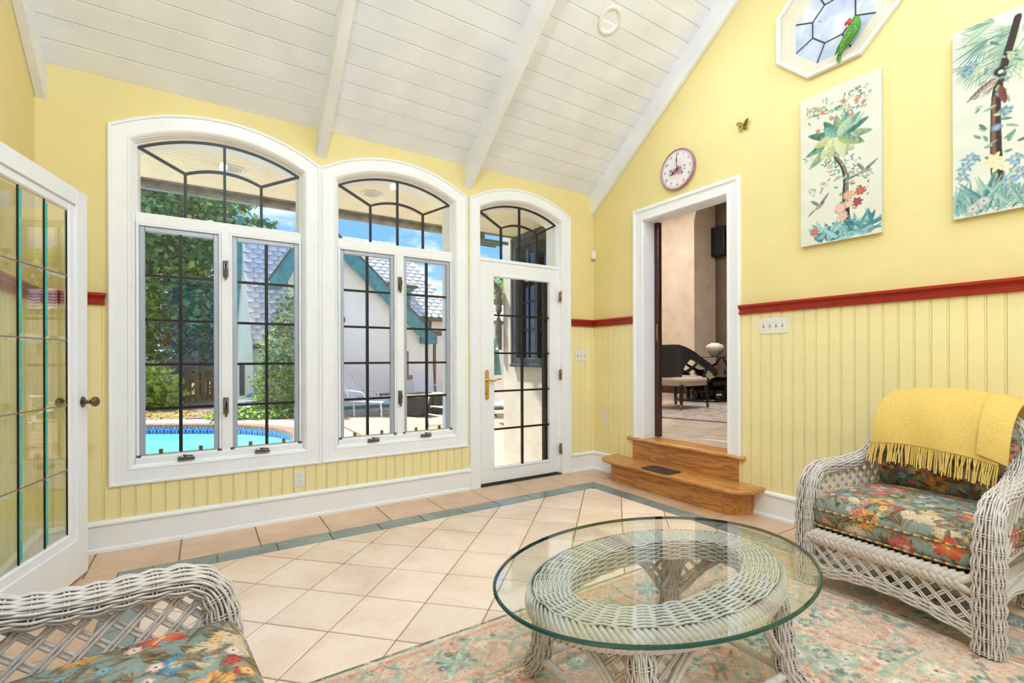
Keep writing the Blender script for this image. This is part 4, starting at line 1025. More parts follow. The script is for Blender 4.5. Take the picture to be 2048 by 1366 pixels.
# ---- yellow throw draped over the back of the far armchair
def throw():
    M['throw'] = plain('yellow_wool', (.72, .49, .125), .9, 0, .08, 90, .25)
    r = root('throw_blanket', 'folded yellow wool throw with a fringed edge hanging over the armchair back', 'throw', (mid[0], mid[1], .0), rzA)
    # section from behind the back over the roll and down the cushion front (y forward, z up), chair space
    sec = curve([(-.790, .66), (-.782, .78), (-.772, .87), (-.740, .950), (-.690, .982), (-.620, .985), (-.535, .955), (-.475, .905), (-.430, .830), (-.405, .760), (-.392, .700)], 46)
    nxx = 50; rows = []
    for i, u in enumerate(np.linspace(0, 1, nxx)):
        x = -.245+.475*u
        row = []
        for k, (y, z) in enumerate(sec):
            f = k/(len(sec)-1); drop = .018*math.sin(u*9+1)*f*.3; row.append((x*(1-.0*f)+(-.015+.03*u)*f*(1 if u < .5 else 1), y+.006*math.sin(u*14+k*.2)*.6, z-.030*(x/.25)**2-.045*f*f*(.5-u)*.6+drop*.3+.012))
        rows.append(row)
    Pm = np.array(rows); th = .007
    mb = MB(); mb.grid(Pm); mb.grid((Pm-arr((0, .5, .5))*th)[::-1])
    for a, b in ((Pm[0], Pm[0]-arr((0, .5, .5))*th), ): mb.grid(np.stack([b, a]))
    mb.grid(np.stack([Pm[-1], Pm[-1]-arr((0, .5, .5))*th])); mb.grid(np.stack([Pm[:, -1], Pm[:, -1]-arr((0, .5, .5))*th])[::-1])
    link('cloth', mb.mesh('cloth', M['throw'], True), r, True)
    # a folded corner at the far side
    mb = MB(); f = Pm[:8, 14:44].copy()[::-1]; f[:, :, 0] -= np.linspace(.0, .035, 8)[:, None]; f[:, :, 1] += .010; f[:, :, 2] += .006-np.linspace(0, .02, 8)[:, None]; mb.grid(f); mb.grid((f-arr((0, .004, .004)))[::-1]); link('fold', mb.mesh('fold', M['throw'], True), r, True)
    mb = MB(); rg = random.Random(3)
    for x_i in np.linspace(0, nxx-1.001, 74):
        i = int(x_i); q = Pm[i, -1]*(1-(x_i-i))+Pm[i+1, -1]*(x_i-i); l = rg.uniform(.085, .112); dx = rg.uniform(-.014, .014)
        p = [q+arr((0, .002, .004)), q+arr((dx*.3, .010, -.02)), q+arr((dx*.8, .020, -.055)), q+arr((dx, .028+rg.uniform(-.004, .006), -l))]; mb.tube(curve(p, 7), [.0031]*6+[.002], 5)
    link('fringe', mb.mesh('fringe', M['throw'], True), r, True, kind='stuff')
    r.location = (mid[0], mid[1], .012)
throw()

# ================================================================== COFFEE TABLE
def coffee_table():
    cx, cy = 1.362, 1.142; t = root('coffee_table', 'oval white wicker coffee table with a green edged glass top', 'coffee table', (cx, cy, .016), math.radians(-2.0))
    A_, B_ = .634, .443; hz = .417
    # glass: oval slab with a rounded green rim
    M['tableglass'] = glass_mat('table_glass', (.945, .975, .96), 1.58); M['glassrim'] = NT('green_glass_rim').set(Roughness=.06).m
    g = M['glassrim'].node_tree.nodes['Principled BSDF']; g.inputs['Base Color'].default_value = (.006, .050, .036, 1); g.inputs['Coat Weight'].default_value = .1; g.inputs['Specular IOR Level'].default_value = .35
    n = 120; th = np.arange(n)*2*PI/n; E_ = lambda k: np.stack([(A_-k)*np.cos(th), (B_-k)*np.sin(th)], 1)
    gt = .0125; mb = MB(); top = np.c_[E_(.010), np.full(n, hz+gt)]; bot = np.c_[E_(.010), np.full(n, hz)]
    mb.add(top, [tuple(range(n))]); mb.add(bot, [tuple(range(n))[::-1]])
    rim = np.stack([top, np.c_[E_(.004), np.full(n, hz+gt-.0015)], np.c_[E_(0), np.full(n, hz+gt-.006)], np.c_[E_(.004), np.full(n, hz+.0015)], bot]); mb.grid(rim.transpose(1, 0, 2), 1, cu=True)
    link('glass_top', mb.mesh('glass_top', [M['tableglass'], M['glassrim']]), t, True)
    # ring: woven flat band with inner wall, plaited outer edge
    RA, RB = .508, .326; W = .125; ns = 15; I = 4*44
    ph = np.arange(I)*2*PI/I; c, s = np.cos(ph), np.sin(ph)
    def loop(k, z): return np.stack([(RA-k)*c, (RB-k)*s, np.full(I, z)], 1)
    def outn(): return nrm(np.stack([c/RA, s/RB, 0*c], 1))
    S, Nn = [], []
    up = np.tile((0, 0, 1.0), (I, 1))
    for j in range(ns): S.append(loop(.012+j*(W-.012)/(ns-1), .405-.000*j)); Nn.append(up)
    inn = -outn()
    for j in range(8): S.append(loop(W+.004, .396-j*.0085)); Nn.append(inn)
    m = MB(); co = MB(); weave_sheet(m, np.array(S), np.array(Nn), .05, .0040, .0040, closed=True)
    link('woven_ring', m.mesh('woven_ring', M['wicker'], True), t, True, kind='stuff', label='flat woven wicker ring under the glass')
    prof = [(.004, .398), (.004, .330), (W-.006, .330), (W-.006, .398)]; co.grid(np.stack([loop(k, z) for k, z in prof]).transpose(1, 0, 2), cu=True, cv=True); link('ring_core', co.mesh('ring_core', M['wicker_core']), t, True)
    m = MB(); I2 = 400; p2 = np.arange(I2)*2*PI/I2; pth = np.stack([(RA+.004)*np.cos(p2), (RB+.004)*np.sin(p2), np.full(I2, .372)], 1); pth = np.vstack([pth, pth[:1]]); pr, _ = resample(pth, .0205); pr = pr[:-1]
    ang = np.arctan2(pr[:, 1]/RB, pr[:, 0]/RA); nn = nrm(np.stack([np.cos(ang)/RA, np.sin(ang)/RB, 0*ang], 1)); K = len(pr); T = nrm(np.roll(pr, -1, 0)-np.roll(pr, 1, 0)); h = .066
    for k in range(K):
        a_, t_, n_ = pr[k], T[k], nn[k]
        for sg in (1, -1):
            o = a_+t_*(0 if sg > 0 else .010); q = [o+arr((0, 0, sg*h*.52))-n_*.006, o+t_*.016+arr((0, 0, sg*h*.30))+n_*.005, o+t_*.033+arr((0, 0, sg*h*.02))+n_*.008, o+t_*.044-arr((0, 0, sg*h*.12))-n_*.002]; m.tube(curve(q, 6), [.007, .0105, .011, .0105, .009, .004], 6, n_, flat=.42)
    link('edge_braid', m.mesh('edge_braid', M['wicker'], True), t, True)
    legs = {}
    for sx in (-1, 1):
        for sy in (-1, 1):
            top_ = arr((sx*.325, sy*.215, .345)); foot = arr((sx*.350, sy*.275, .0)); ctr = curve([top_, top_*.6+foot*.4+arr((0, 0, .02)), foot*.75+top_*.25-arr((sx*.004, sy*.006, 0)), foot+arr((sx*.012, sy*.016, .024))], 24)
            m, c_ = MB(), MB(); weave_tube(m, ctr, (1, 0, 0), [.036, .034, .034, .037], [.036, .034, .034, .037], ds=.05, pitch=.0074, core=c_)
            link('leg', m.mesh('leg', M['wicker'], True), t, True); link('leg_core', c_.mesh('leg_core', M['wicker_core'], True), t, True); legs[sx, sy] = ctr
            # curved braces either side of the leg, wrapped reeds, with a scrap of lattice between brace, leg and ring
            for (dx, dy) in ((-sx, 0), (0, -sy)):
                end = arr((top_[0]+dx*.20, top_[1]+dy*.16, .335)); endr = end.copy(); q_ = np.hypot(end[0]/(RA-.05), end[1]/(RB-.05))
                if dy: endr[0] = sx*(RA-.06)*math.sqrt(max(.05, 1-(end[1]/(RB-.03))**2)); endr[0] = sx*min(abs(endr[0]), .43)
                else: endr[1] = sy*(RB-.055)*math.sqrt(max(.05, 1-(end[0]/(RA-.03))**2))
                base = ctr[int(len(ctr)*.55)]; p = curve([base, base*.72+endr*.28+arr((0, 0, -.010)), base*.35+endr*.65+arr((0, 0, .012)), endr], 16); m = MB()
                for k in range(4): a = k*PI/2; m.tube(p+arr((0, 0, .0095*math.sin(a)))+arr((.0095*math.cos(a)*abs(dy), .0095*math.cos(a)*abs(dx), 0)), .0085, 5)
                link('brace', m.mesh('brace', M['wicker'], True), t, True)
                A2 = ctr[2]; uvec = endr-A2; Lh = math.hypot(uvec[0], uvec[1]); uh = uvec/Lh; dn = base-A2
                poly = [(0, 0), (0, -dn_ if (dn_ := (A2[2]-base[2])) > 0 else 0), (Lh*.95, -.005), (Lh*.95, 0)]
                lattice(t, poly, lambda a, b, h, A2=A2, uh=uh: tuple(A2+arr((uh[0], uh[1], 0))*a+arr((uh[1], -uh[0], 0))*h+arr((0, 0, b))), .044, .0040, .0046)
    # wrapped stretchers between the legs, low down
    for sy in (-1, 1):
        a, b = legs[-1, sy][17], legs[1, sy][17]; P, s_ = resample([a, b], .0045); m = MB(); rr = .0135+.0012*np.where(np.arange(len(P)) % 2, 1, -1); m.tube(P, rr, 10, (0, 0, 1)); link('stretcher', m.mesh('stretcher', M['wicker'], False), t, True)
    for sx in (-1, 1):
        a, b = legs[sx, -1][17], legs[sx, 1][17]; P, s_ = resample([a, b], .0045); m = MB(); rr = .0135+.0012*np.where(np.arange(len(P)) % 2, 1, -1); m.tube(P, rr, 10, (0, 0, 1)); link('stretcher', m.mesh('stretcher', M['wicker'], False), t, True)
    for k in range(6):
        a = k*PI/3+.4; MBk = MB().lathe([(0, .410), (.008, .410), (.008, .4205), (0, .4205)], (RA-.06)*math.cos(a), (RB-.06)*math.sin(a), 0, 12); link('glass_bumper', MBk.mesh('glass_bumper', M['glass']), t, True)
coffee_table()

# ================================================================== RUG
def rug():
    x0, x1, y0, y1 = .262, 2.945, -.01, 1.842; Wd, Hd = x1-x0, y1-y0; S = srgb
    c = Canvas(Wd, Hd, .0050, S(214, 180, 156)); rg = random.Random(5); U = rg.uniform
    nz = smooth_noise(c.H, c.W, 26, RNG)[..., None]; c.a = c.a*(.86+.26*nz)
    n2 = smooth_noise(c.H, c.W, 60, RNG)[..., None]; c.a = c.a*(1-.35*np.clip((n2-.45)*3, 0, 1))+arr(S(222, 206, 180))*.35*np.clip((n2-.45)*3, 0, 1)
    teal, pal, rust, cream, grey, dk, pink = S(146, 178, 160), S(176, 196, 178), S(186, 112, 84), S(232, 214, 190), S(150, 156, 150), S(72, 106, 98), S(216, 160, 138)
    bw = .36
    def band(x, y): return min(x, Wd-x, y, Hd-y) < bw
    # vines
    for k in range(120):
        x, y, a = U(0, Wd), U(0, Hd), U(0, 6.28); pts = [(x, y)]; cv_ = U(-9, 9)
        for q in range(16): a += cv_*.02; x += .02*math.cos(a); y += .02*math.sin(a); pts.append((x, y))
        c.stroke(pts, U(.004, .007), rg.choice([rust, teal, grey, pink]))
        for q in pts[2::3]: c.leaf(q[0], q[1], U(0, 6.28), U(.03, .06), U(.008, .016), rg.choice([teal, pal, teal, grey]), rg.choice([pal, teal, dk]), 0, .006)
    # palmettes and rosettes in rows, mirrored about both centre lines
    def both(f):
        for sx in (1, -1):
            for sy in (1, -1): f(sx, sy)
    mot = [(U(.0, Wd/2-bw), U(0, Hd/2-bw), U(.025, .085), rg.choice([5, 6, 8, 10]), rg.choice([(cream, rust), (pal, teal), (pink, rust), (cream, teal), (teal, dk)])) for k in range(46)]
    for (mx_, my_, R, n_, (a, b)) in mot:
        both(lambda sx, sy: (c.flower(Wd/2+sx*mx_, Hd/2+sy*my_, R, n_, a, b, rust if b != rust else cream, 0, .85, .05, .28), c.flower(Wd/2+sx*mx_, Hd/2+sy*my_, R*.55, n_, cream, a, dk, .3, .85, .05, .2)))
    for d_, w_, col in ((.012, .012, dk), (.030, .010, cream), (.055, .014, pink), (.325, .012, teal), (.345, .008, rust), (.362, .010, cream)):
        c.stroke([(d_, d_), (Wd-d_, d_), (Wd-d_, Hd-d_), (d_, Hd-d_), (d_, d_)], w_/2, col)
    L_ = 2*(Wd+Hd)
    for k in range(34):      # border palmettes
        s_ = k/34*L_; d_ = .19
        if s_ < Wd: x, y = s_, d_
        elif s_ < Wd+Hd: x, y = Wd-d_, s_-Wd
        elif s_ < 2*Wd+Hd: x, y = Wd-(s_-Wd-Hd), Hd-d_
        else: x, y = d_, Hd-(s_-2*Wd-Hd)
        R = .085 if k % 2 else .06; a, b = ((cream, rust), (teal, dk), (pink, teal), (pal, rust))[k % 4]
        c.flower(x, y, R, 8 if k % 2 else 6, a, b, cream, k, .85, .06, .25); c.flower(x, y, R*.5, 6, b, a, dk, k, .85, .03, .25)
        for q in range(4): c.leaf(x, y, q*1.57+.8, R*1.7, .018, teal, pal, 0, .006)
    # wear, abrash and speckle
    n3 = smooth_noise(c.H, c.W, 9, RNG)[..., None]; n4 = smooth_noise(c.H, c.W, 3, RNG)[..., None]
    k = np.clip((n3-.40)*1.8, 0, 1)*.42; c.a = c.a*(1-k)+arr(S(214, 188, 166))*k; c.a = c.a*(.86+.28*n4)
    k = (RNG.random((c.H, c.W, 1)) < .12)*np.clip((n3-.3), 0, 1)*.9; c.a = c.a*(1-k)+arr(rust)*k
    t_ = NT('faded_wool_pile'); at = t_.n('ShaderNodeVertexColor', layer_name='print'); vec = t_.coord('Object'); f1 = t_.noise(vec, 30, 5, .7, 1.5); f2 = t_.noise(vec, 11, 6, .7, 2.0); f3 = t_.noise(vec, 190, 3, .7)
    col = t_.mix(t_.ramp(f2, [(.52, (0, 0, 0)), (.62, (.55,)*3)]), at.outputs['Color'], srgb(158, 180, 162)); col = t_.mix(t_.ramp(f1, [(.54, (0, 0, 0)), (.62, (.7,)*3)]), col, srgb(196, 128, 100)); f4 = t_.noise(vec, 22, 5, .7, 1.0); col = t_.mix(t_.ramp(f4, [(.55, (0, 0, 0)), (.64, (.75,)*3)]), col, srgb(236, 220, 196))
    t_.base(t_.mix(1.0, col, t_.ramp(f3, [(.25, (.74,)*3), (.75, (1.12,)*3)]), 'MULTIPLY')); t_.set(Roughness=.95); t_.bump(f3, .5, .003); M['rug'] = t_.m
    r = root('oriental_rug', 'faded pink and sage oriental rug under the coffee table', 'rug', (x0, y0, 0))
    gx, gy = c.W, c.H; X, Y = np.meshgrid((np.arange(gx)+.5)*c.px, (np.arange(gy)+.5)*c.px, indexing='ij')
    P = np.stack([X, Y, np.full_like(X, .0105)+.0006*np.sin(X*9)*np.sin(Y*7)], -1); mb = MB(); mb.grid(P, col=c.sample(X, Y))
    link('pile', mb.mesh('pile', M['rug'], True), r, True)
    mb = MB(); e = .001
    mb.box(e, Wd-e, e, Hd-e, .0005, .0096, 0, .003); link('backing', mb.mesh('backing', plain('rug_edge', (.40, .33, .26), .9)), r, True)
    M['fringe'] = plain('cream_cotton_fringe', (.62, .53, .38), .9, 0, .15, 60)
    for s_, xx in ((1, Wd), (-1, 0)):
        mb = MB(); y = .004
        while y < Hd:
            l = U(.055, .085); dy = U(-.02, .02); mb.tube([(xx-s_*.004, y, .006), (xx+s_*l*.5, y+dy*.4, .005), (xx+s_*l, y+dy, .003)], .0024, 4); y += .0085
        link('fringe', mb.mesh('fringe', M['fringe'], True), r, True, kind='stuff')
rug()
# ================================================================== STEPS
def steps():
    M['oak'] = wood_mat('golden_oak_riser', (.30, .105, .020), (.52, .215, .050), (.64, .29, .08), 'Y', 1.6, .30); M['oak_tread'] = wood_mat('golden_oak_tread', (.38, .145, .030), (.60, .265, .065), (.70, .34, .10), 'Y', 1.6, .22)
    def outline(xf, ya, yb, r):
        p = [(XR+.004, ya), (XR+.004, yb)]
        for t in np.linspace(0, PI/2, 9): p.append((xf+r-r*math.sin(t), yb-r+r*math.cos(t)) if False else (xf+r*(1-math.sin(t)), yb-r*(1-math.cos(t))))
        for t in np.linspace(0, PI/2, 9): p.append((xf+r*(1-math.cos(t)), ya+r*(1-math.sin(t))))
        return p
    st = root('entry_step', 'golden oak bullnose step with rounded ends below the doorway', 'step', (3.35, 2.7, 0))
    mk(MB().prism(outline(3.272, 2.035, 3.43, .17), 'Z', 0.0, .166), 'riser', M['oak'], st, 40)
    def tread(name, xf, ya, yb, r, z0, z1, par, mat):
        mb = MB(); rows = []
        for off, z in ((.012, z0), (.004, z0+.004), (0, z0+.011), (0, z1-.012), (.003, z1-.005), (.010, z1)): rows.append([(x, y, z) for x, y in outline(xf+off, ya+off*.5, yb-off*.5, r)])
        R_ = np.array(rows); mb.grid(R_.transpose(1, 0, 2), cu=True); n = R_.shape[1]; mb.add(R_[0], [tuple(range(n))]); mb.add(R_[-1], [tuple(range(n))[::-1]]); return mk(mb, name, mat, par, 50)
    tread('tread', 3.200, 1.950, 3.475, .165, .178, .210, st, M['oak_tread'])
    mb = MB(); rows = []
    for off, z in ((3.270, .150), (3.262, .158), (3.248, .166), (3.236, .178), (3.30, .178), (3.30, .150)): rows.append([(x, y, z) for x, y in outline(off, 2.033-(3.272-off)*.9, 3.432+(3.272-off)*.9, .17)])
    mb.grid(np.array(rows).transpose(1, 0, 2), cu=True, cv=True); mk(mb, 'cove_moulding', M['oak'], st, 50)
    s2 = root('threshold_step', 'golden oak upper riser and nosing at the doorway sill', 'step', (3.5, 2.7, .21))
    mk(MB().box(3.484, 3.4995, 2.160, 3.252, .2105, .392, 0, .001), 'riser', M['oak'], s2)
    mb = MB(); rows = []
    for x, z in ((3.4995, .384), (3.462, .384), (3.455, .390), (3.452, .398), (3.455, .406), (3.463, .412), (3.48, .412), (3.4995, .412)): rows.append([(x, 2.103, z), (x, 3.298, z)])
    G_ = np.array(rows); mb.grid(G_, cu=True); mb.add(G_[:, 0], [tuple(range(8))]); mb.add(G_[:, 1], [tuple(range(8))[::-1]])
    mk(mb, 'nosing', M['oak_tread'], s2, 50)
    mk(MB().box(3.4995, 3.70, 2.262, 3.117, .384, .412, 0, .001), 'sill_board', M['oak_tread'], s2)
    m = root('step_mat', 'small dark brown rubber mat lying on the oak step', 'mat', (3.29, 2.75, .21))
    pts = []
    for (sx, sy, a0) in ((1, 1, 0), (-1, 1, PI/2), (-1, -1, PI), (1, -1, 1.5*PI)):
        for t in np.linspace(0, PI/2, 6): pts.append((3.292+sx*.062+.028*math.cos(a0+t), 2.752+sy*.125+.028*math.sin(a0+t)))
    MB().prism(pts, 'Z', .2102, .2155).build('mat_body', plain('brown_carpet_mat', (.060, .034, .022), .95, 0, .3, 200, .4), m)
    mb = MB()
    for y in np.arange(2.62, 2.89, .018): mb.box(3.215, 3.37, y-.004, y+.004, .2155, .2168)
    mb.build('mat_rib', plain('brown_mat_rib', (.05, .028, .018), .95), m)
steps()

# ================================================================== WALL DECOR
wallm = Matrix(((0, 0, -1, 0), (-1, 0, 0, 0), (0, 1, 0, 0), (0, 0, 0, 1)))     # local x -> -Y, y -> Z, z -> -X (out of the right wall)
def wall_root(name, label, cat, y, z, group=None, x=XR):
    r = root(name, label, cat, (x, y, z), 0, group); r.matrix_world = Matrix.Translation((x, y, z)) @ wallm; PINV[r.name] = Matrix.Identity(4); return r
def loc_link(name, me, par, **k): return link(name, me, par, True, **k)
def text_part(txt, size, loc, par, mat, name='numeral', rot=0):
    cu = bpy.data.curves.new(name, 'FONT'); cu.body = txt; cu.size = size; cu.align_x = 'CENTER'; cu.align_y = 'CENTER'; cu.extrude = .0003; cu.materials.append(mat); cu.shear = .25
    tmp = bpy.data.objects.new('tmp', cu); COL.objects.link(tmp); me = bpy.data.meshes.new_from_object(tmp); bpy.data.objects.remove(tmp); me.name = name
    o = bpy.data.objects.new(name, me); COL.objects.link(o); o.parent = par; o.location = loc; o.rotation_euler = (0, 0, rot); return o
def clock():
    r = wall_root('wall_clock', 'round white wall clock with purple flowers and rim above the doorway', 'clock', 2.718, 2.822); R = .176
    M['clockrim'] = plain('mauve_clock_rim', (.36, .20, .27), .4, 0, .2, 30); M['clockface'] = print_mat('clock_face', .5, 0, 100, 0); M['ink'] = plain('dark_ink', (.03, .02, .03), .6)
    prof = [(R*.98, .002), (R, .008), (R, .026), (R*.985, .032), (R*.955, .034), (R*.935, .030), (R*.93, .026)]
    loc_link('rim', MB().lathe(prof, n=64).mesh('rim', M['clockrim'], True), r)
    c = Canvas(2*R, 2*R, .0016, srgb(232, 226, 226)); rg = random.Random(2); U = rg.uniform
    ixs, X, Y = c.win(R, R, R); rr = np.hypot(X, Y); c.put(ixs, np.clip(1-np.abs(rr-R*.87)/.0035, 0, 1), srgb(150, 110, 170)); c.put(ixs, np.clip((rr-R*.90)/.003, 0, 1), srgb(206, 160, 176))
    c.blob(R, R, .11, srgb(214, 196, 214), .8, 1.0)
    for k in range(34): a = U(0, 6.28); d = U(0, .075); c.leaf(R+d*math.cos(a), R-.012+d*.5*math.sin(a), U(0, 6.28), U(.02, .036), .006, srgb(50, 56, 78), srgb(96, 104, 120), 0)
    for k in range(16): a = U(0, 6.28); d = U(0, .066); c.flower(R+d*math.cos(a), R-.010+d*.45*math.sin(a), U(.014, .024), 7, *rg.choice([(srgb(206, 140, 170), srgb(140, 60, 100)), (srgb(120, 90, 140), srgb(60, 40, 90)), (srgb(226, 180, 190), srgb(180, 100, 130))]), srgb(90, 40, 70), U(0, 3), .8, .06, .2)
    n = 110; g = np.linspace(-R*.935, R*.935, n); rho = np.linspace(0, R*.94, 60); th = np.linspace(0, 2*PI, 161); Pm = np.stack([rho[:, None]*np.cos(th), rho[:, None]*np.sin(th), np.full((60, 161), .0262)], -1)
    loc_link('dial', MB().grid(Pm, col=c.sample(Pm[..., 0]+R, Pm[..., 1]+R)).mesh('dial', M['clockface'], True), r)
    for h in range(1, 13): a = PI/2-h*PI/6; text_part(str(h), .034, (R*.75*math.cos(a), R*.75*math.sin(a), .0272), r, M['ink'])
    def hand(name, a, L, w, z):
        d = (math.cos(a), math.sin(a)); nvv = (-d[1], d[0]); P = [(-d[0]*.02+nvv[0]*w*.4, -d[1]*.02+nvv[1]*w*.4), (d[0]*L*.35+nvv[0]*w*.4, d[1]*L*.35+nvv[1]*w*.4), (d[0]*L*.62+nvv[0]*w*1.5, d[1]*L*.62+nvv[1]*w*1.5), (d[0]*L, d[1]*L), (d[0]*L*.62-nvv[0]*w*1.5, d[1]*L*.62-nvv[1]*w*1.5), (d[0]*L*.35-nvv[0]*w*.4, d[1]*L*.35-nvv[1]*w*.4), (-d[0]*.02-nvv[0]*w*.4, -d[1]*.02-nvv[1]*w*.4)]
        loc_link(name, MB().prism(P, 'Z', z, z+.0012).mesh(name, M['ink']), r)
    hand('hour_hand', PI/2-8.02*PI/6, .085, .0052, .030); hand('minute_hand', PI/2+.02, .128, .0036, .032)
    loc_link('hand_boss', MB().lathe([(.008, .028), (.007, .034), (0, .035)], n=14).mesh('hand_boss', M['ink']), r)
clock()
def butterfly():
    r = wall_root('butterfly_ornament', 'small gold metal butterfly ornament on the yellow wall', 'ornament', 2.118, 2.956); M['goldleaf'] = plain('patterned_gold', (.50, .34, .07), .35, .8, .5, 160); M['umber'] = plain('dark_umber', (.05, .035, .012), .5)
    K = 1.35
    up = [(0, .004), (.006, .020), (.020, .030), (.034, .030), (.036, .022), (.030, .010), (.014, .000)]; lo = [(0, .002), (.014, .000), (.024, -.010), (.022, -.024), (.012, -.030), (.004, -.016)]
    up = [(a*K, b*K) for a, b in up]; lo = [(a*K, b*K) for a, b in lo]
    def wing(poly, s, name):
        mb = MB(); n = len(poly); v = [(s*x, y, .006+.35*abs(x)) for x, y in poly]+[(s*x, y, .0046+.35*abs(x)) for x, y in poly]
        mb.add(v, [tuple(range(n)), tuple(range(n, 2*n))[::-1]]+[(i, (i+1) % n, n+(i+1) % n, n+i) for i in range(n)]); w = loc_link(name, mb.mesh(name, M['goldleaf']), r)
        m2 = MB(); cx_, cy_ = sum(p[0] for p in poly)/n, sum(p[1] for p in poly)/n
        for p in poly[2:-1]: m2.tube([(s*x, y, .0074+.35*abs(x)) for x, y in ((p[0]*.25, p[1]*.25), (p[0]*.9, p[1]*.9))], .0009, 4)
        m2.tube([(s*p[0]*.96, p[1]*.96, .0072+.35*abs(p[0])) for p in poly[1:]], .0013, 4); loc_link('wing_vein', m2.mesh('wing_vein', M['umber']), w)
    for s in (-1, 1): wing(up, s, 'forewing'); wing(lo, s, 'hindwing')
    loc_link('body', MB().tube([(0, .022, .007), (0, .010, .008), (0, -.006, .008), (0, -.022, .007)], [.0015, .0034, .003, .001], 8).mesh('body', M['umber'], True), r)
    mb = MB(); mb.tube([(0, .020, .007), (.008, .036, .010)], .0006, 4); mb.tube([(0, .020, .007), (-.008, .036, .010)], .0006, 4); loc_link('antenna', mb.mesh('antenna', M['umber']), r)
butterfly()
def painting(name, label, y0, y1, z0, z1, paint):
    w, h = abs(y1-y0), z1-z0; r = wall_root(name, label, 'painting', (y0+y1)/2, z0, 'chinoiserie canvases'); t = .028
    c = Canvas(w, h, .0028, srgb(222, 222, 206)); paint(c, w, h)
    nz = smooth_noise(c.H, c.W, 30, RNG)[..., None]; c.a *= (.95+.09*nz)
    nx_, ny_ = c.W, c.H; X, Y = np.meshgrid((np.arange(nx_)+.5)*w/nx_, (np.arange(ny_)+.5)*h/ny_, indexing='ij')
    P = np.stack([-w/2+np.linspace(0, w, nx_)[:, None]+0*Y, np.linspace(0, h, ny_)[None, :]+0*X, np.full_like(X, t)], -1)
    M.setdefault('canvas', print_mat('painted_canvas', .7, .05, 500, .12))
    loc_link('painted_face', MB().grid(P, col=c.sample(X, Y)).mesh('painted_face', M['canvas'], True), r)
    loc_link('stretcher', MB().box(-w/2, w/2, 0, h, .002, t-.0006, 0, .002).mesh('stretcher', plain('canvas_edge', (.66, .64, .56), .8)), r)
S_ = srgb
def paint_tree(c, w, h):
    rg = random.Random(21); U = rg.uniform; T = lambda u, v: (u*w, v*h)
    teal, dteal, pale, ygr, mint = S_(84, 138, 124), S_(44, 92, 86), S_(196, 204, 158), S_(172, 180, 122), S_(138, 182, 168)
    for k in range(60):     # faint sprigs and vines
        x, y = U(.12, .85)*w, (U(.28, .62) if k % 2 else U(.80, .93))*h; a = U(0, 6.28)
        for q in range(4): c.leaf(x+U(-.03, .03), y+U(-.025, .025), U(0, 6.28), U(.018, .034), .005, rg.choice([mint, teal, S_(150, 160, 140)]), rg.choice([pale, dteal]), 0)
        if k % 5 == 0: c.flower(x, y, U(.010, .017), 5, S_(238, 200, 170), S_(206, 112, 84), S_(180, 80, 50), U(0, 3), .85, .03, .25)
    tr = curve([T(.60, .13), T(.58, .26), T(.59, .38), T(.55, .47), T(.46, .555), T(.50, .64)], 60)
    c.stroke(tr, .019, S_(58, 52, 50), .009); c.stroke(tr+arr((.005, 0)), .009, S_(128, 120, 112), .004); c.stroke(curve([T(.60, .12), T(.59, .22)], 10), .018, S_(30, 26, 26))
    for k in range(42):     # vine round the trunk
        t = U(0, 1); p = tr[int(t*59)]; c.leaf(p[0]+U(-.06, .06), p[1]+U(-.02, .02), U(0, 6.28), U(.02, .042), .008, rg.choice([teal, dteal, mint]), rg.choice([pale, mint]), 0)
    C0 = T(.50, .665)        # crown of big drooping leaves
    for a, L, wd, c1, c2 in ((2.75, .20, .034, teal, dteal), (3.45, .21, .034, dteal, mint), (3.85, .235, .036, ygr, teal), (4.25, .15, .034, pale, ygr), (4.75, .13, .032, mint, teal), (5.25, .12, .03, teal, dteal), (5.75, .17, .036, ygr, dteal), (6.15, .19, .034, teal, ygr), (.35, .18, .03, dteal, teal), (.75, .17, .032, teal, mint), (1.2, .16, .034, mint, dteal), (1.65, .15, .032, ygr, teal), (2.15, .16, .032, teal, dteal)):
        c.leaf(C0[0], C0[1], a, L, wd, c1, c2, 5)
    for k in range(22): a = U(0, 6.28); d_ = U(.03, .13); c.leaf(C0[0]+d_*math.cos(a), C0[1]+.02+d_*.8*math.sin(a), U(3.4, 6.0) if math.sin(a) < .3 else U(0, 6.28), U(.05, .09), U(.012, .022), rg.choice([teal, dteal, mint, ygr]), rg.choice([pale, mint, dteal]), 4)
    for a, L, wd, c1, c2 in ((3.3, .15, .038, pale, ygr), (4.0, .16, .04, S_(220, 220, 178), ygr), (4.9, .15, .042, S_(214, 216, 170), pale), (5.6, .14, .036, ygr, teal), (2.4, .12, .036, teal, mint), (.9, .12, .034, mint, pale)):
        c.leaf(C0[0], C0[1]+.01, a, L, wd, c1, c2, 4)
    for u, v in ((.30, .86), (.42, .80), (.56, .885), (.72, .86), (.80, .83), (.24, .75), (.66, .78)): c.flower(u*w, v*h, .016, 6, S_(232, 150, 110), S_(196, 84, 60), S_(120, 50, 40), U(0, 3), .85, .06, .2)
    def bird(x, y, s, a):
        R_ = lambda dx, dy: (x+s*(dx*math.cos(a)-dy*math.sin(a)), y+s*(dx*math.sin(a)+dy*math.cos(a)))
        c.leaf(*R_(-.02, 0), a, s*1.0, s*.22, S_(120, 132, 134), S_(196, 180, 160), 0); c.leaf(*R_(.5, .05), a+.35, s*1.25, s*.16, S_(96, 96, 100), S_(170, 160, 150), 4); c.leaf(*R_(.45, .08), a+1.9, s*.95, s*.18, S_(150, 150, 146), S_(84, 100, 108), 4)
        c.blob(*R_(.78, .12), s*.15, S_(70, 100, 110)); c.leaf(*R_(0, 0), a+3.3, s*.9, s*.08, S_(150, 92, 70), S_(110, 70, 56), 0)
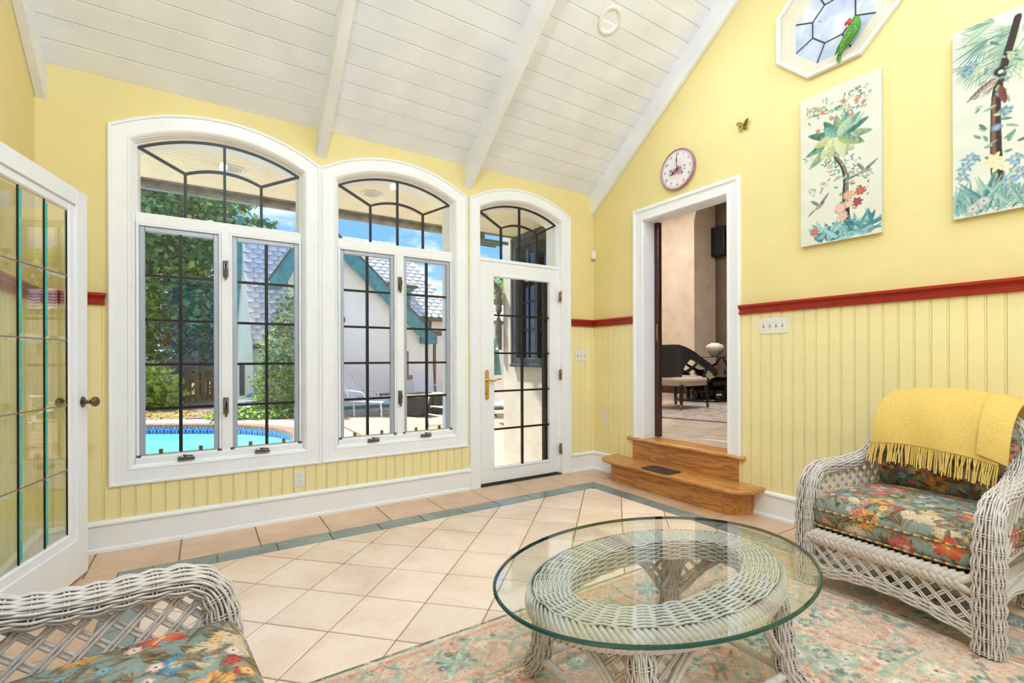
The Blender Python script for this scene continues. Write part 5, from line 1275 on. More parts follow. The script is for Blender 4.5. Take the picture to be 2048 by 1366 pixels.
    bird(.74*w, .395*h, .070, .25); bird(.20*w, .235*h, .072, .55)
    for k in range(120): a = U(-.2, 3.34); L = U(.06, .15); c.leaf((.55+U(-.36, .36))*w, U(.01, .08)*h, a, L*.75, U(.008, .018), rg.choice([S_(60, 120, 132), S_(92, 156, 166), S_(44, 92, 104), S_(150, 196, 198)]), rg.choice([S_(170, 206, 204), S_(70, 132, 142)]), 5)
    for u, v, R, a, b in ((.62, .275, .036, S_(240, 206, 186), S_(208, 132, 110)), (.76, .285, .032, S_(222, 120, 100), S_(170, 54, 50)), (.72, .22, .034, S_(180, 90, 100), S_(120, 44, 60)), (.52, .205, .036, S_(244, 222, 206), S_(216, 160, 136)), (.55, .15, .034, S_(238, 214, 200), S_(206, 150, 130)), (.63, .22, .028, S_(240, 226, 200), S_(220, 180, 140)), (.19, .085, .03, S_(224, 140, 120), S_(180, 70, 60))):
        c.flower(u*w, v*h, R, 7, a, b, None, U(0, 3), .9, .07); c.flower(u*w, v*h, R*.6, 6, a, b, S_(150, 80, 50), U(0, 3), .9, .05, .2)
def paint_palm(c, w, h):
    W0 = w; w = w*.58; rg = random.Random(33); U = rg.uniform; T = lambda u, v: (u*w, v*h)
    g = [S_(120, 160, 146), S_(160, 190, 172), S_(84, 128, 124), S_(206, 206, 170), S_(176, 196, 160)]
    for cx_, cy_, a0, sp, L in ((.52, .90, 3.5, 1.3, .20), (.40, .79, 3.9, 1.2, .17), (.75, .76, 4.3, 1.5, .20), (.95, .90, 3.6, 1.2, .24), (.62, .97, 2.9, 1.0, .2), (1.0, .78, 4.2, 1.2, .2), (.85, .86, 3.9, 1.0, .2), (1.25, .92, 5.2, 1.4, .24), (1.45, .80, 5.0, 1.3, .2), (1.2, .84, 5.6, 1.2, .22)):
        for k in range(15): c.leaf(cx_*w, cy_*h, a0+sp*(k/14-.5)*1.6, L*U(.55, .85), .006, rg.choice(g), rg.choice(g), 0)
    tr = curve([T(.66, .14), T(.64, .25), T(.63, .36), T(.63, .47), T(.645, .60), T(.73, .72), T(.83, .83), T(.93, .95)], 80)
    c.stroke(tr, .024, S_(52, 34, 30), .014); c.stroke(tr[:45]-arr((.008, 0)), .010, S_(128, 88, 66), .006)
    for k in range(64):
        p = tr[int(U(0, .95)*79)]; c.leaf(p[0]+U(-.09, .09), p[1]+U(-.03, .03), U(0, 6.28), U(.03, .06), .009, rg.choice([S_(70, 110, 104), S_(130, 156, 136), S_(196, 198, 158)]), rg.choice([S_(160, 180, 150), S_(90, 130, 130)]), 0)
    for u, v in ((.70, .60), (.78, .50), (.64, .43), (.30, .80), (.22, .76)): c.flower(u*w, v*h, .024, 5, S_(150, 186, 206), S_(70, 112, 150), S_(220, 160, 90), U(0, 3), .85, .06, .2)
    # woodpecker
    x, y = .47*w, .635*h
    c.leaf(x+.05, y+.055, 4.05, .11, .024, S_(236, 226, 210), S_(150, 120, 104), 3); c.leaf(x+.045, y+.05, 3.75, .14, .018, S_(70, 52, 50), S_(190, 176, 166), 8); c.leaf(x+.06, y, 4.9, .10, .018, S_(136, 70, 50), S_(96, 46, 36), 0)
    c.blob(x+.055, y+.075, .026, S_(26, 26, 32)); c.blob(x+.062, y+.072, .012, S_(232, 226, 214)); c.stroke([(x+.075, y+.078), (x+.115, y+.082)], .0035, S_(40, 36, 36), .001)
    for k in range(170): a = U(.5, 2.7); c.leaf(U(0, 1)*W0, U(.0, .06)*h, a, U(.06, .20), U(.005, .011), rg.choice([S_(90, 140, 134), S_(140, 180, 170), S_(56, 100, 104), S_(176, 200, 180)]), rg.choice([S_(180, 206, 190), S_(100, 150, 150)]), 0)
    for u, v in ((.20, .27), (.16, .22), (.80, .14), (.95, .17), (.27, .31), (.88, .25), (1.35, .2), (1.5, .27), (1.2, .16)):
        for q in range(6): c.leaf(u*w, v*h, q*1.05+U(-.2, .2), U(.025, .045), .011, S_(168, 198, 212), S_(84, 128, 162), 3)
        c.blob(u*w, v*h, .008, S_(236, 200, 110))
    for u, v in ((.60, .27), (.66, .24)):
        for q in range(6): c.leaf(u*w, v*h, q*1.05, .042, .013, S_(238, 230, 196), S_(218, 206, 156), 3)
    for u, v in ((.38, .05), (.30, .04), (.46, .07)): c.flower(u*w, v*h, .03, 7, S_(226, 222, 210), S_(160, 170, 170), S_(170, 110, 100), 0, .9, .06, .2)
painting('canvas_painting', 'tall canvas of a leafy tree with flying birds and pink flowers', 1.690, 1.222, 1.936, 2.945, paint_tree)
painting('canvas_painting', 'tall canvas of a palm trunk with a woodpecker and blue irises', .892, .424, 1.929, 2.950, paint_palm)

def octagon():
    yc, zc = 1.490, 3.452; r = wall_root('octagonal_panel', 'octagonal white framed panel painted as a leaded window with sky', 'wall panel', yc, zc)
    def octo(hw, cut, oy=0, ox=0): return [(ox+sx*a, oy+sy*b) for sx, sy, a, b in ((1, -1, hw, hw-cut), (1, 1, hw, hw-cut), (1, 1, hw-cut, hw), (-1, 1, hw-cut, hw), (-1, 1, hw, hw-cut), (-1, -1, hw, hw-cut), (-1, -1, hw-cut, hw), (1, -1, hw-cut, hw))]
    hw, cut = .370, .212
    M['panelwhite'] = plain('panel_frame_white', (.80, .77, .73), .4); M['reveal'] = plain('painted_reveal', (.70, .63, .49), .6, 0, .05, 12)
    t = NT('painted_sky'); vec = t.coord('Object'); f = t.noise(vec, 5.5, 6, .6, .3); t.base(t.ramp(f, [(.36, srgb(168, 184, 214)), (.52, srgb(196, 204, 220)), (.66, srgb(228, 224, 220))])); t.set(Roughness=.6); M['psky'] = t.m
    loc_link('panel', MB().prism(octo(hw-.01, cut-.004), 'Z', .002, .012).mesh('panel', M['reveal']), r)
    P = octo(hw, cut)[::-1]; prof = [(.0, .002), (.0, .024), (-.006, .032), (-.018, .034), (-.026, .028), (-.030, .013)]
    mb = sweep(P[::-1] if False else P, prof, True, lambda a, b, o: (a, b, o)); me = mb.mesh('frame', M['panelwhite']); smooth_by_angle(me, 30); loc_link('frame', me, r)
    oy = 3.400-zc; sk = octo(.236, .136, oy, .001); loc_link('painted_sky', MB().prism(sk, 'Z', .0122, .0130).mesh('painted_sky', M['psky']), r)
    for e, k in ((.245, .0), (.262, .008), (.285, .018)):     # painted lines of the reveal
        Q = octo(e, .136*e/.236, oy+k*.4, .001); m = MB()
        Q2 = octo(e-.004, .136*(e-.004)/.236, oy+k*.4, .001)
        for i in range(8): j = (i+1) % 8; m.prism([Q[i], Q[j], Q2[j], Q2[i]], 'Z', .0121, .0126)
        loc_link('reveal_line', m.mesh('reveal_line', plain('reveal_line_paint', (.86, .82, .74), .6)), r)
    inn = octo(.127, .0745, oy, .001); M['lead'] = plain('painted_lead', (.035, .035, .042), .5)
    def lead(p, q, w=.0085):
        p, q = arr(p), arr(q); d = (q-p)/np.linalg.norm(q-p); nn = arr((-d[1], d[0]))*w/2; loc_link('lead_line', MB().prism([tuple(p-nn), tuple(q-nn), tuple(q+nn), tuple(p+nn)], 'Z', .0128, .0150).mesh('lead_line', M['lead']), r)
    for i in range(8): lead(inn[i], inn[(i+1) % 8]); lead(inn[i], sk[i])
    b = MB(); cx_, cy_ = -(1.569-yc), 3.433-zc
    for a, L in ((.6, .014), (2.5, .018), (-1.0, .014), (3.6, .008)): d = (math.cos(a), math.sin(a)); b.prism([(cx_-d[1]*.002, cy_+d[0]*.002), (cx_+d[1]*.002, cy_-d[0]*.002), (cx_+d[0]*L, cy_+d[1]*L)], 'Z', .013, .0136)
    loc_link('painted_swallow', b.mesh('painted_swallow', plain('swallow_red', (.40, .06, .06), .6)), r)
octagon()
def parrot():
    r = wall_root('parrot_figure', 'green parrot figure with red face perched on the octagonal panel', 'ornament', 1.40, 3.20, x=XR-.030)
    yc = 1.40; L_ = lambda y, z, o=0: (-(y-yc), z-3.20, o)
    t = NT('green_feathers'); vec = t.coord('Object', (60, 60, 60)); v = t.n('ShaderNodeTexVoronoi'); v.inputs['Scale'].default_value = 1.6; t.l(vec, v.inputs['Vector']); t.base(t.ramp(v.outputs['Distance'], [(.1, (.02, .10, .012)), (.5, (.07, .27, .03)), (.9, (.16, .40, .05))])); t.set(Roughness=.6); t.bump(v.outputs['Distance'], .4, .004); M['feather'] = t.m
    M['feather_dk'] = plain('dark_green_feathers', (.025, .12, .015), .6, 0, .5, 90); M['redface'] = plain('red_feathers', (.55, .05, .03), .6, 0, .3, 80); M['beak'] = plain('horn_beak', (.72, .62, .48), .4)
    P = curve([L_(1.352, 3.318, .022), L_(1.346, 3.285, .026), L_(1.352, 3.250, .028), L_(1.385, 3.205, .026), L_(1.420, 3.165, .020), L_(1.440, 3.130, .014)], 20)
    loc_link('body', MB().tube(P, list(np.interp(np.linspace(0, 1, 20), [0, .08, .25, .42, .6, .8, 1], [.006, .021, .029, .037, .034, .022, .010])), 14, (0, 0, 1), flat=.75).mesh('body', M['feather'], True), r)
    loc_link('face', MB().sphere(L_(1.376, 3.296, .036), .016, 12, (1, 1.2, .7)).mesh('face', M['redface'], True), r)
    b = MB(); b.tube(curve([L_(1.386, 3.302, .034), L_(1.397, 3.294, .036), L_(1.398, 3.280, .034)], 7), [.010, .0095, .008, .007, .005, .003, .001], 8); loc_link('beak', b.mesh('beak', M['redface'], True), r)
    loc_link('chin', MB().sphere(L_(1.388, 3.276, .033), .0085, 10).mesh('chin', M['beak'], True), r)
    e = MB().sphere(L_(1.370, 3.306, .050), .0034, 8); loc_link('eye', e.mesh('eye', M['ink'], True), r)
    for k in range(9):      # wing feathers
        f = k/8; a0 = L_(1.352+.030*f, 3.262-.020*f, .050-.008*f); a1 = L_(1.405+.062*f, 3.190-.058*f+.012*(k % 2), .030-.006*f)
        d = arr(a1)-arr(a0); nn = nrm(arr((-d[1], d[0], 0)))*.0085; q = [arr(a0), arr(a0)+d*.35+nn, arr(a0)+d*.8+nn*.8, arr(a1), arr(a0)+d*.8-nn*.8, arr(a0)+d*.35-nn]
        loc_link('wing_feather', MB().add([p for p in q]+[p-arr((0, 0, .003)) for p in q], [(0, 1, 2, 3, 4, 5), (11, 10, 9, 8, 7, 6)]+[(i, (i+1) % 6, 6+(i+1) % 6, 6+i) for i in range(6)]).mesh('wing_feather', M['feather'] if k % 2 else M['feather_dk']), r)
    for k in range(3):      # tail
        a0 = L_(1.430+.006*k, 3.150, .016); a1 = L_(1.455+.004*k-.008, 3.076+.010*k, .012); d = arr(a1)-arr(a0); nn = nrm(arr((-d[1], d[0], 0)))*.007; q = [arr(a0)+nn*.8, arr(a0)+d*.8+nn, arr(a1), arr(a0)+d*.8-nn, arr(a0)-nn*.8]
        loc_link('tail_feather', MB().add([p for p in q]+[p-arr((0, 0, .003)) for p in q], [(0, 1, 2, 3, 4), (9, 8, 7, 6, 5)]+[(i, (i+1) % 5, 5+(i+1) % 5, 5+i) for i in range(5)]).mesh('tail_feather', M['feather_dk'] if k else M['feather']), r)
parrot()

# ================================================================== SWITCHES AND OUTLETS
def plate(root_, w, h, t=.006, c=.003): return loc_link('plate', MB().box(-w/2, w/2, -h/2, h/2, 0, t, 0, c).mesh('plate', M['plate']), root_)
def switch(r, n, sp=.046):
    plate(r, sp*n+.028, .116)
    for k in range(n):
        x = (k-(n-1)/2)*sp
        loc_link('toggle_slot', MB().box(x-.005, x+.005, -.012, .012, .0058, .0066).mesh('toggle_slot', M['darkslot']), r)
        m = MB().add([(x-.0035, -.006, .005), (x+.0035, -.006, .005), (x+.0035, .004, .005), (x-.0035, .004, .005), (x-.003, .004, .017), (x+.003, .004, .017), (x+.003, .010, .016), (x-.003, .010, .016)], [(0, 1, 5, 4), (1, 2, 6, 5), (2, 3, 7, 6), (3, 0, 4, 7), (4, 5, 6, 7)]); loc_link('toggle', m.mesh('toggle', M['plate']), r)
        for s in (-1, 1): loc_link('screw', MB().lathe([(.0028, .0058), (.0024, .0072), (0, .0074)], x, s*.030, 0, 8).mesh('screw', M['tan']), r)
def outlet(r):
    plate(r, .072, .116)
    for s in (-1, 1):
        pts = [(.016*math.cos(a), s*.0195+.0145*max(-.86, min(.86, math.sin(a)))) for a in np.linspace(0, 2*PI, 21)[:-1]]
        f = loc_link('socket', MB().prism(pts, 'Z', .0055, .0072).mesh('socket', M['plate']), r); m = MB()
        for dx in (-.006, .006): m.box(dx-.0011, dx+.0011, s*.0195, s*.0195+.008, .0068, .0075)
        m.lathe([(.0026, .0068), (.0026, .0075), (0, .0075)], 0, s*.0195-.006, 0, 10); loc_link('slot', m.mesh('slot', M['darkslot']), f)
    loc_link('screw', MB().lathe([(.0028, .0058), (.0022, .0072), (0, .0074)], 0, 0, 0, 8).mesh('screw', M['tan']), r)
backm = Matrix(((1, 0, 0, 0), (0, 0, -1, 0), (0, 1, 0, 0), (0, 0, 0, 1)))       # local x -> X, y -> Z, z -> -Y
def back_root(name, label, cat, x, z, y): r = root(name, label, cat, (x, y, z)); r.matrix_world = Matrix.Translation((x, y, z)) @ backm; PINV[r.name] = Matrix.Identity(4); return r
switch(wall_root('light_switch', 'white four toggle switch plate under the red rail beside the doorway', 'switch', 1.892, 1.408, x=XR-BT), 4)
switch(back_root('light_switch', 'white three toggle switch plate beside the glazed garden door', 'switch', 3.308, 1.203, YB-BT), 3)
outlet(back_root('wall_outlet', 'white double socket under the pool side window', 'outlet', .586, .293, YB-BT))
outlet(wall_root('wall_outlet', 'white double socket between the corner and the oak steps', 'outlet', 3.631, .569, x=XR-BT))
def sensor():
    r = root('motion_sensor', 'small white motion sensor high in the corner by the garden door', 'sensor', (3.49, 3.80, 2.267), math.radians(-45))
    loc_link('case', MB().box(-.026, .026, -.034, .0, -.045, .045, 0, .006).mesh('case', M['plate']), r); m = MB(); P = [[(-.019+.038*i/8, -.034-.007*math.sin(PI*i/8), -.038+.042*j/6) for j in range(7)] for i in range(9)]; m.grid(np.array(P)); loc_link('lens', m.mesh('lens', plain('sensor_lens', (.74, .72, .66), .3), True), r)
    loc_link('indicator', MB().box(-.003, .003, -.036, -.033, .020, .026, 0, .001).mesh('indicator', M['darkslot']), r)
sensor()
# ================================================================== THE NEXT ROOM, SEEN THROUGH THE DOORWAY
ZD = .41
def next_room():
    M['dtile'] = tile_mat('pale_dining_tile', [(.62, .50, .40), (.72, .61, .51), (.80, .70, .60)], .25); M['beige'] = plain('beige_plaster', (.74, .64, .53), .8, 0, .10, 3, .05); M['taupe'] = plain('taupe_plaster', (.15, .108, .08), .85, 0, .14, 3, .06); M['dwhite'] = plain('dining_ceiling_white', (.75, .72, .67), .8)
    X0, X1, Y0, Y1, ZT_ = XR+TH, 9.35, 1.6, 8.4, 4.6
    fb = MB(); fb.box(X0-.0, X1, Y0, 5.3, ZD-.30, ZD-.012); fb.box(5.55, X1, 5.3, Y1, ZD-.30, ZD-.012); fl = fb.build('floor_next_room', plain('pale_grout', (.74, .68, .60), .9), label='pale tiled floor of the next room', cat='floor', kind='structure')
    me = MB().box(-.232, .232, -.232, .232, -.012, 0, 0, .002).mesh('tile', M['dtile'])
    e1 = arr((.94, .34)); e2 = arr((-.34, .94)); e1 /= np.linalg.norm(e1); e2 /= np.linalg.norm(e2); rz = math.atan2(e1[1], e1[0])
    for i in range(-3, 16):
        for j in range(-8, 14):
            p = arr((3.9, 2.6))+e1*.47*i+e2*.47*j
            if X0+.30 < p[0] < X1-.2 and Y0+.2 < p[1] < (4.95 if p[0] < 5.85 else Y1-.2): link('tile', me, fl, loc=(p[0], p[1], ZD), rz=rz)
    mb = MB(); mb.box(X0, 3.96, Y0, 4.3, ZD-.012, ZD-.001); mb.build('tile_edge', M['dtile'], fl)
    MB().box(X1, X1+.1, Y0, Y1, ZD-.3, ZT_).build('wall_next_room_taupe', M['taupe'], label='dark taupe plaster wall at the far side of the next room', cat='wall', kind='structure')
    w = MB(); w.box(8.62, X1, 6.32, Y1, ZD-.3, 4.05); w.prism([(8.62, 4.05), (X1, 4.05), (X1, ZT_), (8.80, ZT_)], 'Y', 6.32, Y1)
    w.build('wall_next_room_beige', M['beige'], label='pale beige plaster wall in the next room', cat='wall', kind='structure')
    mb = MB(); mb.box(X0, 5.62, 5.22, 5.32, ZD-.6, ZT_); mb.box(5.52, 5.62, 5.32, Y1, ZD-.6, ZT_); mb.box(5.52, X1+.1, Y1, Y1+.1, ZD-.6, ZT_); mb.build('wall_next_room_side', M['beige'], label='beige side wall of the next room behind the pocket door', cat='wall', kind='structure')
    MB().box(X0, X1+.1, Y0-.1, Y0, ZD-.3, ZT_).build('wall_next_room_near', M['taupe'], label='taupe side wall of the next room out of sight', cat='wall', kind='structure')
    mb = MB(); mb.box(XR+TH-.001, XR+TH+.06, YB+.2, 5.3, ZD-.6, ZT_); mb.box(XR+TH-.001, XR+TH+.06, DY1+.6, YB+.2, 2.4, ZT_); mb.build('wall_next_room_back', M['beige'], label='beige wall of the next room around the doorway', cat='wall', kind='structure')
    mb = MB(); mb.box(XR+.02, X1+.1, Y0-.1, 5.32, ZT_, ZT_+.1); mb.box(5.52, X1+.1, 5.32, Y1+.1, ZT_, ZT_+.1); mb.build('ceiling_next_room', M['dwhite'], label='off white ceiling of the next room', cat='ceiling', kind='structure')
    b = MB().box(8.595, 8.62, 6.30, Y1, ZD, ZD+.20, 0, .004).build('baseboard_next_room', M['mahogany'], label='dark red wood baseboard in the next room', cat='baseboard', kind='structure')
    MB().box(X1-.022, X1, Y0, 6.31, ZD, ZD+.20, 0, .004).build('baseboard_piece', M['mahogany'], b)
    # ceiling lamps added out of view to light the next room
    for k, (x, y) in enumerate(((5.2, 3.6), (6.9, 3.4), (6.9, 6.6))):
        l = root('added_ceiling_lamp', 'added round flush ceiling lamp in the next room ' + ('near the doorway', 'over the open floor', 'beyond the dining table')[k], 'ceiling light', (x, y, ZT_), group='added next room lamps')
        MB().lathe([(.22, ZT_), (.22, ZT_-.04), (.16, ZT_-.09), (0, ZT_-.10)], x, y, 0, 24).build('shade', M['bulb'], l, True)
        ld = bpy.data.lights.new('dining_fill', 'AREA'); ld.shape = 'DISK'; ld.size = .5; ld.energy = ADDED_DINING_POWER; ld.color = (1, .95, .88); lo = bpy.data.objects.new('dining_fill', ld); COL.objects.link(lo); lo.location = (x, y, ZT_-.12)
    # rug
    R_ = root('dining_rug', 'worn grey and rose rug under the dining table in the next room', 'rug', (5.0, 3.9, ZD)); e = arr((.308, -.951)); n_ = arr((.951, .308)); o = arr((4.93, 4.13))
    t = NT('worn_grey_rug'); vec = t.coord('Object'); f = t.noise(vec, 7, 6, .7, 1.2); f2 = t.noise(vec, 30, 4, .7); c = t.ramp(f, [(.3, srgb(150, 120, 108)), (.45, srgb(204, 194, 186)), (.55, srgb(140, 138, 140)), (.7, srgb(124, 84, 74))]); t.base(t.mix(.5, c, t.ramp(f2, [(.35, srgb(110, 92, 84)), (.6, srgb(214, 206, 198))]))); t.set(Roughness=.95); t.bump(f2, .3, .004)
    q = [tuple(o-e*.55), tuple(o+e*1.9), tuple(o+e*1.9+n_*3.6), tuple(o-e*.55+n_*3.6)]
    MB().prism(q, 'Z', ZD+.0005, ZD+.010).build('pile', t.m, R_)
    mb = MB()
    for s in np.arange(-.55, 1.9, .02): p = o+e*s; mb.tube([(p[0], p[1], ZD+.006), (p[0]-n_[0]*.05, p[1]-n_[1]*.05+.004*math.sin(s*90), ZD+.003)], .004, 4)
    mb.build('fringe', plain('rug_fringe_brown', (.22, .15, .11), .95, 0, .3, 40), R_, True, kind='stuff')
next_room()
def gondola_chair(name, label, loc, rz):
    r = root(name, label, 'dining chair', loc, rz, 'dining chairs in the next room')
    M.setdefault('ebony', plain('black_lacquer', (.012, .013, .015), .22, 0, .2, 20)); M.setdefault('leather', plain('black_leather', (.020, .022, .026), .42, 0, .2, 60, .1)); M.setdefault('linen', plain('oatmeal_linen', (.58, .50, .40), .9, 0, .08, 90, .2))
    # local: faces +x. curved back shell with cut outs below the arms
    ph = np.linspace(-2.55, 2.55, 61); rows_o, rows_i = [], []
    def top(a): u = abs(a)/2.55; return .94-.34*max(0, (u-.28)/.72)**1.15
    def bot(a):
        u = abs(a)/2.55
        if u < .30: return .44+0*u
        if u < .44: return .44+(top(a)-.16-.44)*min(1, ((u-.30)/.14))**.6
        return max(.44, top(a)-.10-.06*(1-u))
    S1, S2 = [], []
    for a in ph:
        ex = 1+.25*max(0, abs(a)-1.2); x, y = -.33*math.cos(a)*ex, .335*math.sin(a)*(1+.02*abs(a)) if abs(a) < 1.57 else math.copysign(.335, a)*(1-.10*(abs(a)-1.57))
        x = x+(.10*(abs(a)-1.57) if abs(a) > 1.57 else 0); d = nrm(arr((x, y, 0)))*.016; zt, zb = top(a), bot(a); lean = .06
        col = []
        for z, sg in ((zb, 1), (zt, 1), (zt+.004, 0), (zt, -1), (zb, -1)): p = arr((x-lean*(z-.44)*max(0, math.cos(a)), y, z))+d*sg; col.append(p)
        S1.append(col)
    me = MB().grid(np.array(S1), cv=True).mesh('back_shell', M['leather']); smooth_by_angle(me, 50); bs = link('back_shell', me, r, True)
    m = MB(); m.tube([S1[i][2] for i in range(61)], .010, 8); link('top_rail', m.mesh('top_rail', M['ebony'], True), bs, True)
    for s in (-1, 1):       # scrolled arm ends and posts
        e = arr(S1[60 if s > 0 else 0][2]); m = MB(); P = [e+arr((.02+.045*k/20*math.cos(k*.5)*1.2, 0, -.05-.04*math.sin(k*.5)-.002*k)) for k in range(20)]; m.tube([e]+P, .016, 8); m.sphere(e+arr((.03, 0, -.06)), .030, 12); link('arm_scroll', m.mesh('arm_scroll', M['ebony'], True), r, True)
        m = MB(); m.tube(curve([(.20, s*.30, .44), (.16, s*.33, .50), (.19, s*.34, .58), (e[0]-.02, e[1], e[2]-.02)], 10), .016, 8); link('arm_support', m.mesh('arm_support', M['ebony'], True), r, True)
    # seat
    def seat_out(k): return [(x*k, y*k) for x, y in [(.36*math.copysign(abs(math.cos(a))**.55, math.cos(a)), .345*math.copysign(abs(math.sin(a))**.55, math.sin(a))) for a in np.linspace(0, 2*PI, 41)[:-1]]]
    rows = [[(x, y, z) for x, y in seat_out(k)] for k, z in ((.93, .345), (1.0, .352), (1.0, .405), (1.02, .412), (1.02, .440), (.98, .462), (.80, .482), (.4, .490), (.001, .492))]
    link('seat', MB().grid(np.array(rows), cv=True).mesh('seat', M['linen'], True), r, True)
    for sx in (-1, 1):
        for sy in (-1, 1):
            m = MB(); b_ = (.29*sx, .28*sy); m.tube([(b_[0], b_[1], .36), (b_[0]*1.02, b_[1]*1.02, .20), (b_[0]*1.05, b_[1]*1.04, .075)], [.034, .028, .019], 4, (1, 1, 0)); lg = link('leg', m.mesh('leg', M['ebony']), r, True)
            m = MB(); m.tube([(b_[0]*1.05, b_[1]*1.04, .080), (b_[0]*1.05, b_[1]*1.04, .055)], .021, 10); m.sphere((b_[0]*1.07, b_[1]*1.04, .032), .031, 12, (1, .6, 1)); link('caster', m.mesh('caster', M['oldbrass'], True), lg, True)
    return r
gondola_chair('dining_chair', 'black leather gondola chair with linen seat nearest the doorway', (6.10, 4.76, ZD+.011), 0)
gondola_chair('dining_chair', 'black gondola chair half hidden behind the door casing', (7.55, 4.22, ZD+.011), PI/2)
def dining_table():
    cx_, cy_ = 7.62, 5.35; t = root('dining_table', 'round glass dining table on a black animal sculpture base', 'dining table', (cx_, cy_, ZD+.011)); L = lambda n, m, mat, s=True: link(n, m.mesh(n, mat, s), t, True)
    R = .74; L('glass_top', MB().lathe([(0, .775), (R, .775), (R+.003, .769), (R, .763), (0, .763)], n=48), plain('dark_edge_glass', (.02, .03, .03), .08))
    L('plinth', MB().lathe([(0, 0), (.52, 0), (.52, .03), (.48, .05), (0, .05)], n=32), M['ebony'])
    for k in range(3):      # three animals, horns carrying the top
        a = k*2*PI/3+2.9; d = arr((math.cos(a), math.sin(a), 0)); s = arr((-d[1], d[0], 0)); m = MB()
        P = curve([d*.06+arr((0, 0, .26)), d*.16+arr((0, 0, .30)), d*.30+arr((0, 0, .30)), d*.40+arr((0, 0, .34)), d*.46+arr((0, 0, .44)), d*.52+arr((0, 0, .45)), d*.58+arr((0, 0, .40))], 22); m.tube(P, list(np.interp(np.linspace(0, 1, 22), [0, .2, .45, .62, .8, .92, 1], [.07, .12, .115, .09, .085, .06, .03])), 12)
        for u, v in ((.12, .07), (.12, -.07), (.33, .075), (.33, -.075)): m.tube([d*u+s*v+arr((0, 0, .28)), d*(u+.02)+s*v+arr((0, 0, .16)), d*(u-.01)+s*v+arr((0, 0, .05))], [.05, .034, .038], 8)
        an = L('animal_figure', m, M['ebony'])
        for sg in (-1, 1):
            m = MB(); m.tube(curve([d*.47+s*.04*sg+arr((0, 0, .50)), d*.45+s*.14*sg+arr((0, 0, .56)), d*.44+s*.26*sg+arr((0, 0, .64)), d*.40+s*.34*sg+arr((0, 0, .762))], 14), list(np.linspace(.036, .014, 14)), 8); link('horn', m.mesh('horn', M['ebony'], True), an, True)
            m = MB(); m.tube([d*.46+s*.05*sg+arr((0, 0, .47)), d*.44+s*.12*sg+arr((0, 0, .48))], [.03, .006], 6); link('ear', m.mesh('ear', M['ebony'], True), an, True)
    v = root('white_vase', 'white ribbed ceramic vase standing on the glass dining table', 'vase', (7.42, 5.03, ZD+.787)); prof = [(0, 0), (.055, 0), (.072, .02), (.118, .09), (.145, .15), (.142, .185), (.105, .215), (.072, .222), (.074, .236), (.066, .238), (.060, .22), (.0, .21)]
    mb = MB(); n = 48; th = np.arange(n)*2*PI/n; rows = [[(q*(1+.02*math.cos(12*a_))*math.cos(a_), q*(1+.02*math.cos(12*a_))*math.sin(a_), z) for a_ in th] for q, z in prof]; mb.grid(np.array(rows), cv=True); link('vase_body', mb.mesh('vase_body', plain('white_ceramic', (.80, .77, .72), .4), True), v, True)
dining_table()
def taupe_wall_things():
    X1 = 9.35
    s = root('wall_speaker', 'black box speaker mounted high on the taupe wall', 'speaker', (X1, 6.16, 3.65)); MB().box(X1-.16, X1-.004, 6.02, 6.32, 3.36, 3.98, 0, .01).build('cabinet', M['ebony'], s); MB().box(X1-.172, X1-.158, 6.035, 6.305, 3.375, 3.965, 0, .003).build('grille', plain('speaker_cloth', (.01, .01, .011), .9), s)
    i = root('wall_intercom', 'pale handset and plate on the taupe wall', 'intercom', (X1, 6.45, 2.98)); MB().box(X1-.03, X1, 6.42, 6.48, 2.98, 3.18, 0, .006).build('plate', M['beige'], i); MB().box(X1-.05, X1, 6.405, 6.50, 2.78, 2.93, 0, .012).build('handset', M['beige'], i); MB().box(X1-.052, X1-.048, 6.43, 6.475, 2.82, 2.90).build('key_pad', M['taupe'], i)
taupe_wall_things()
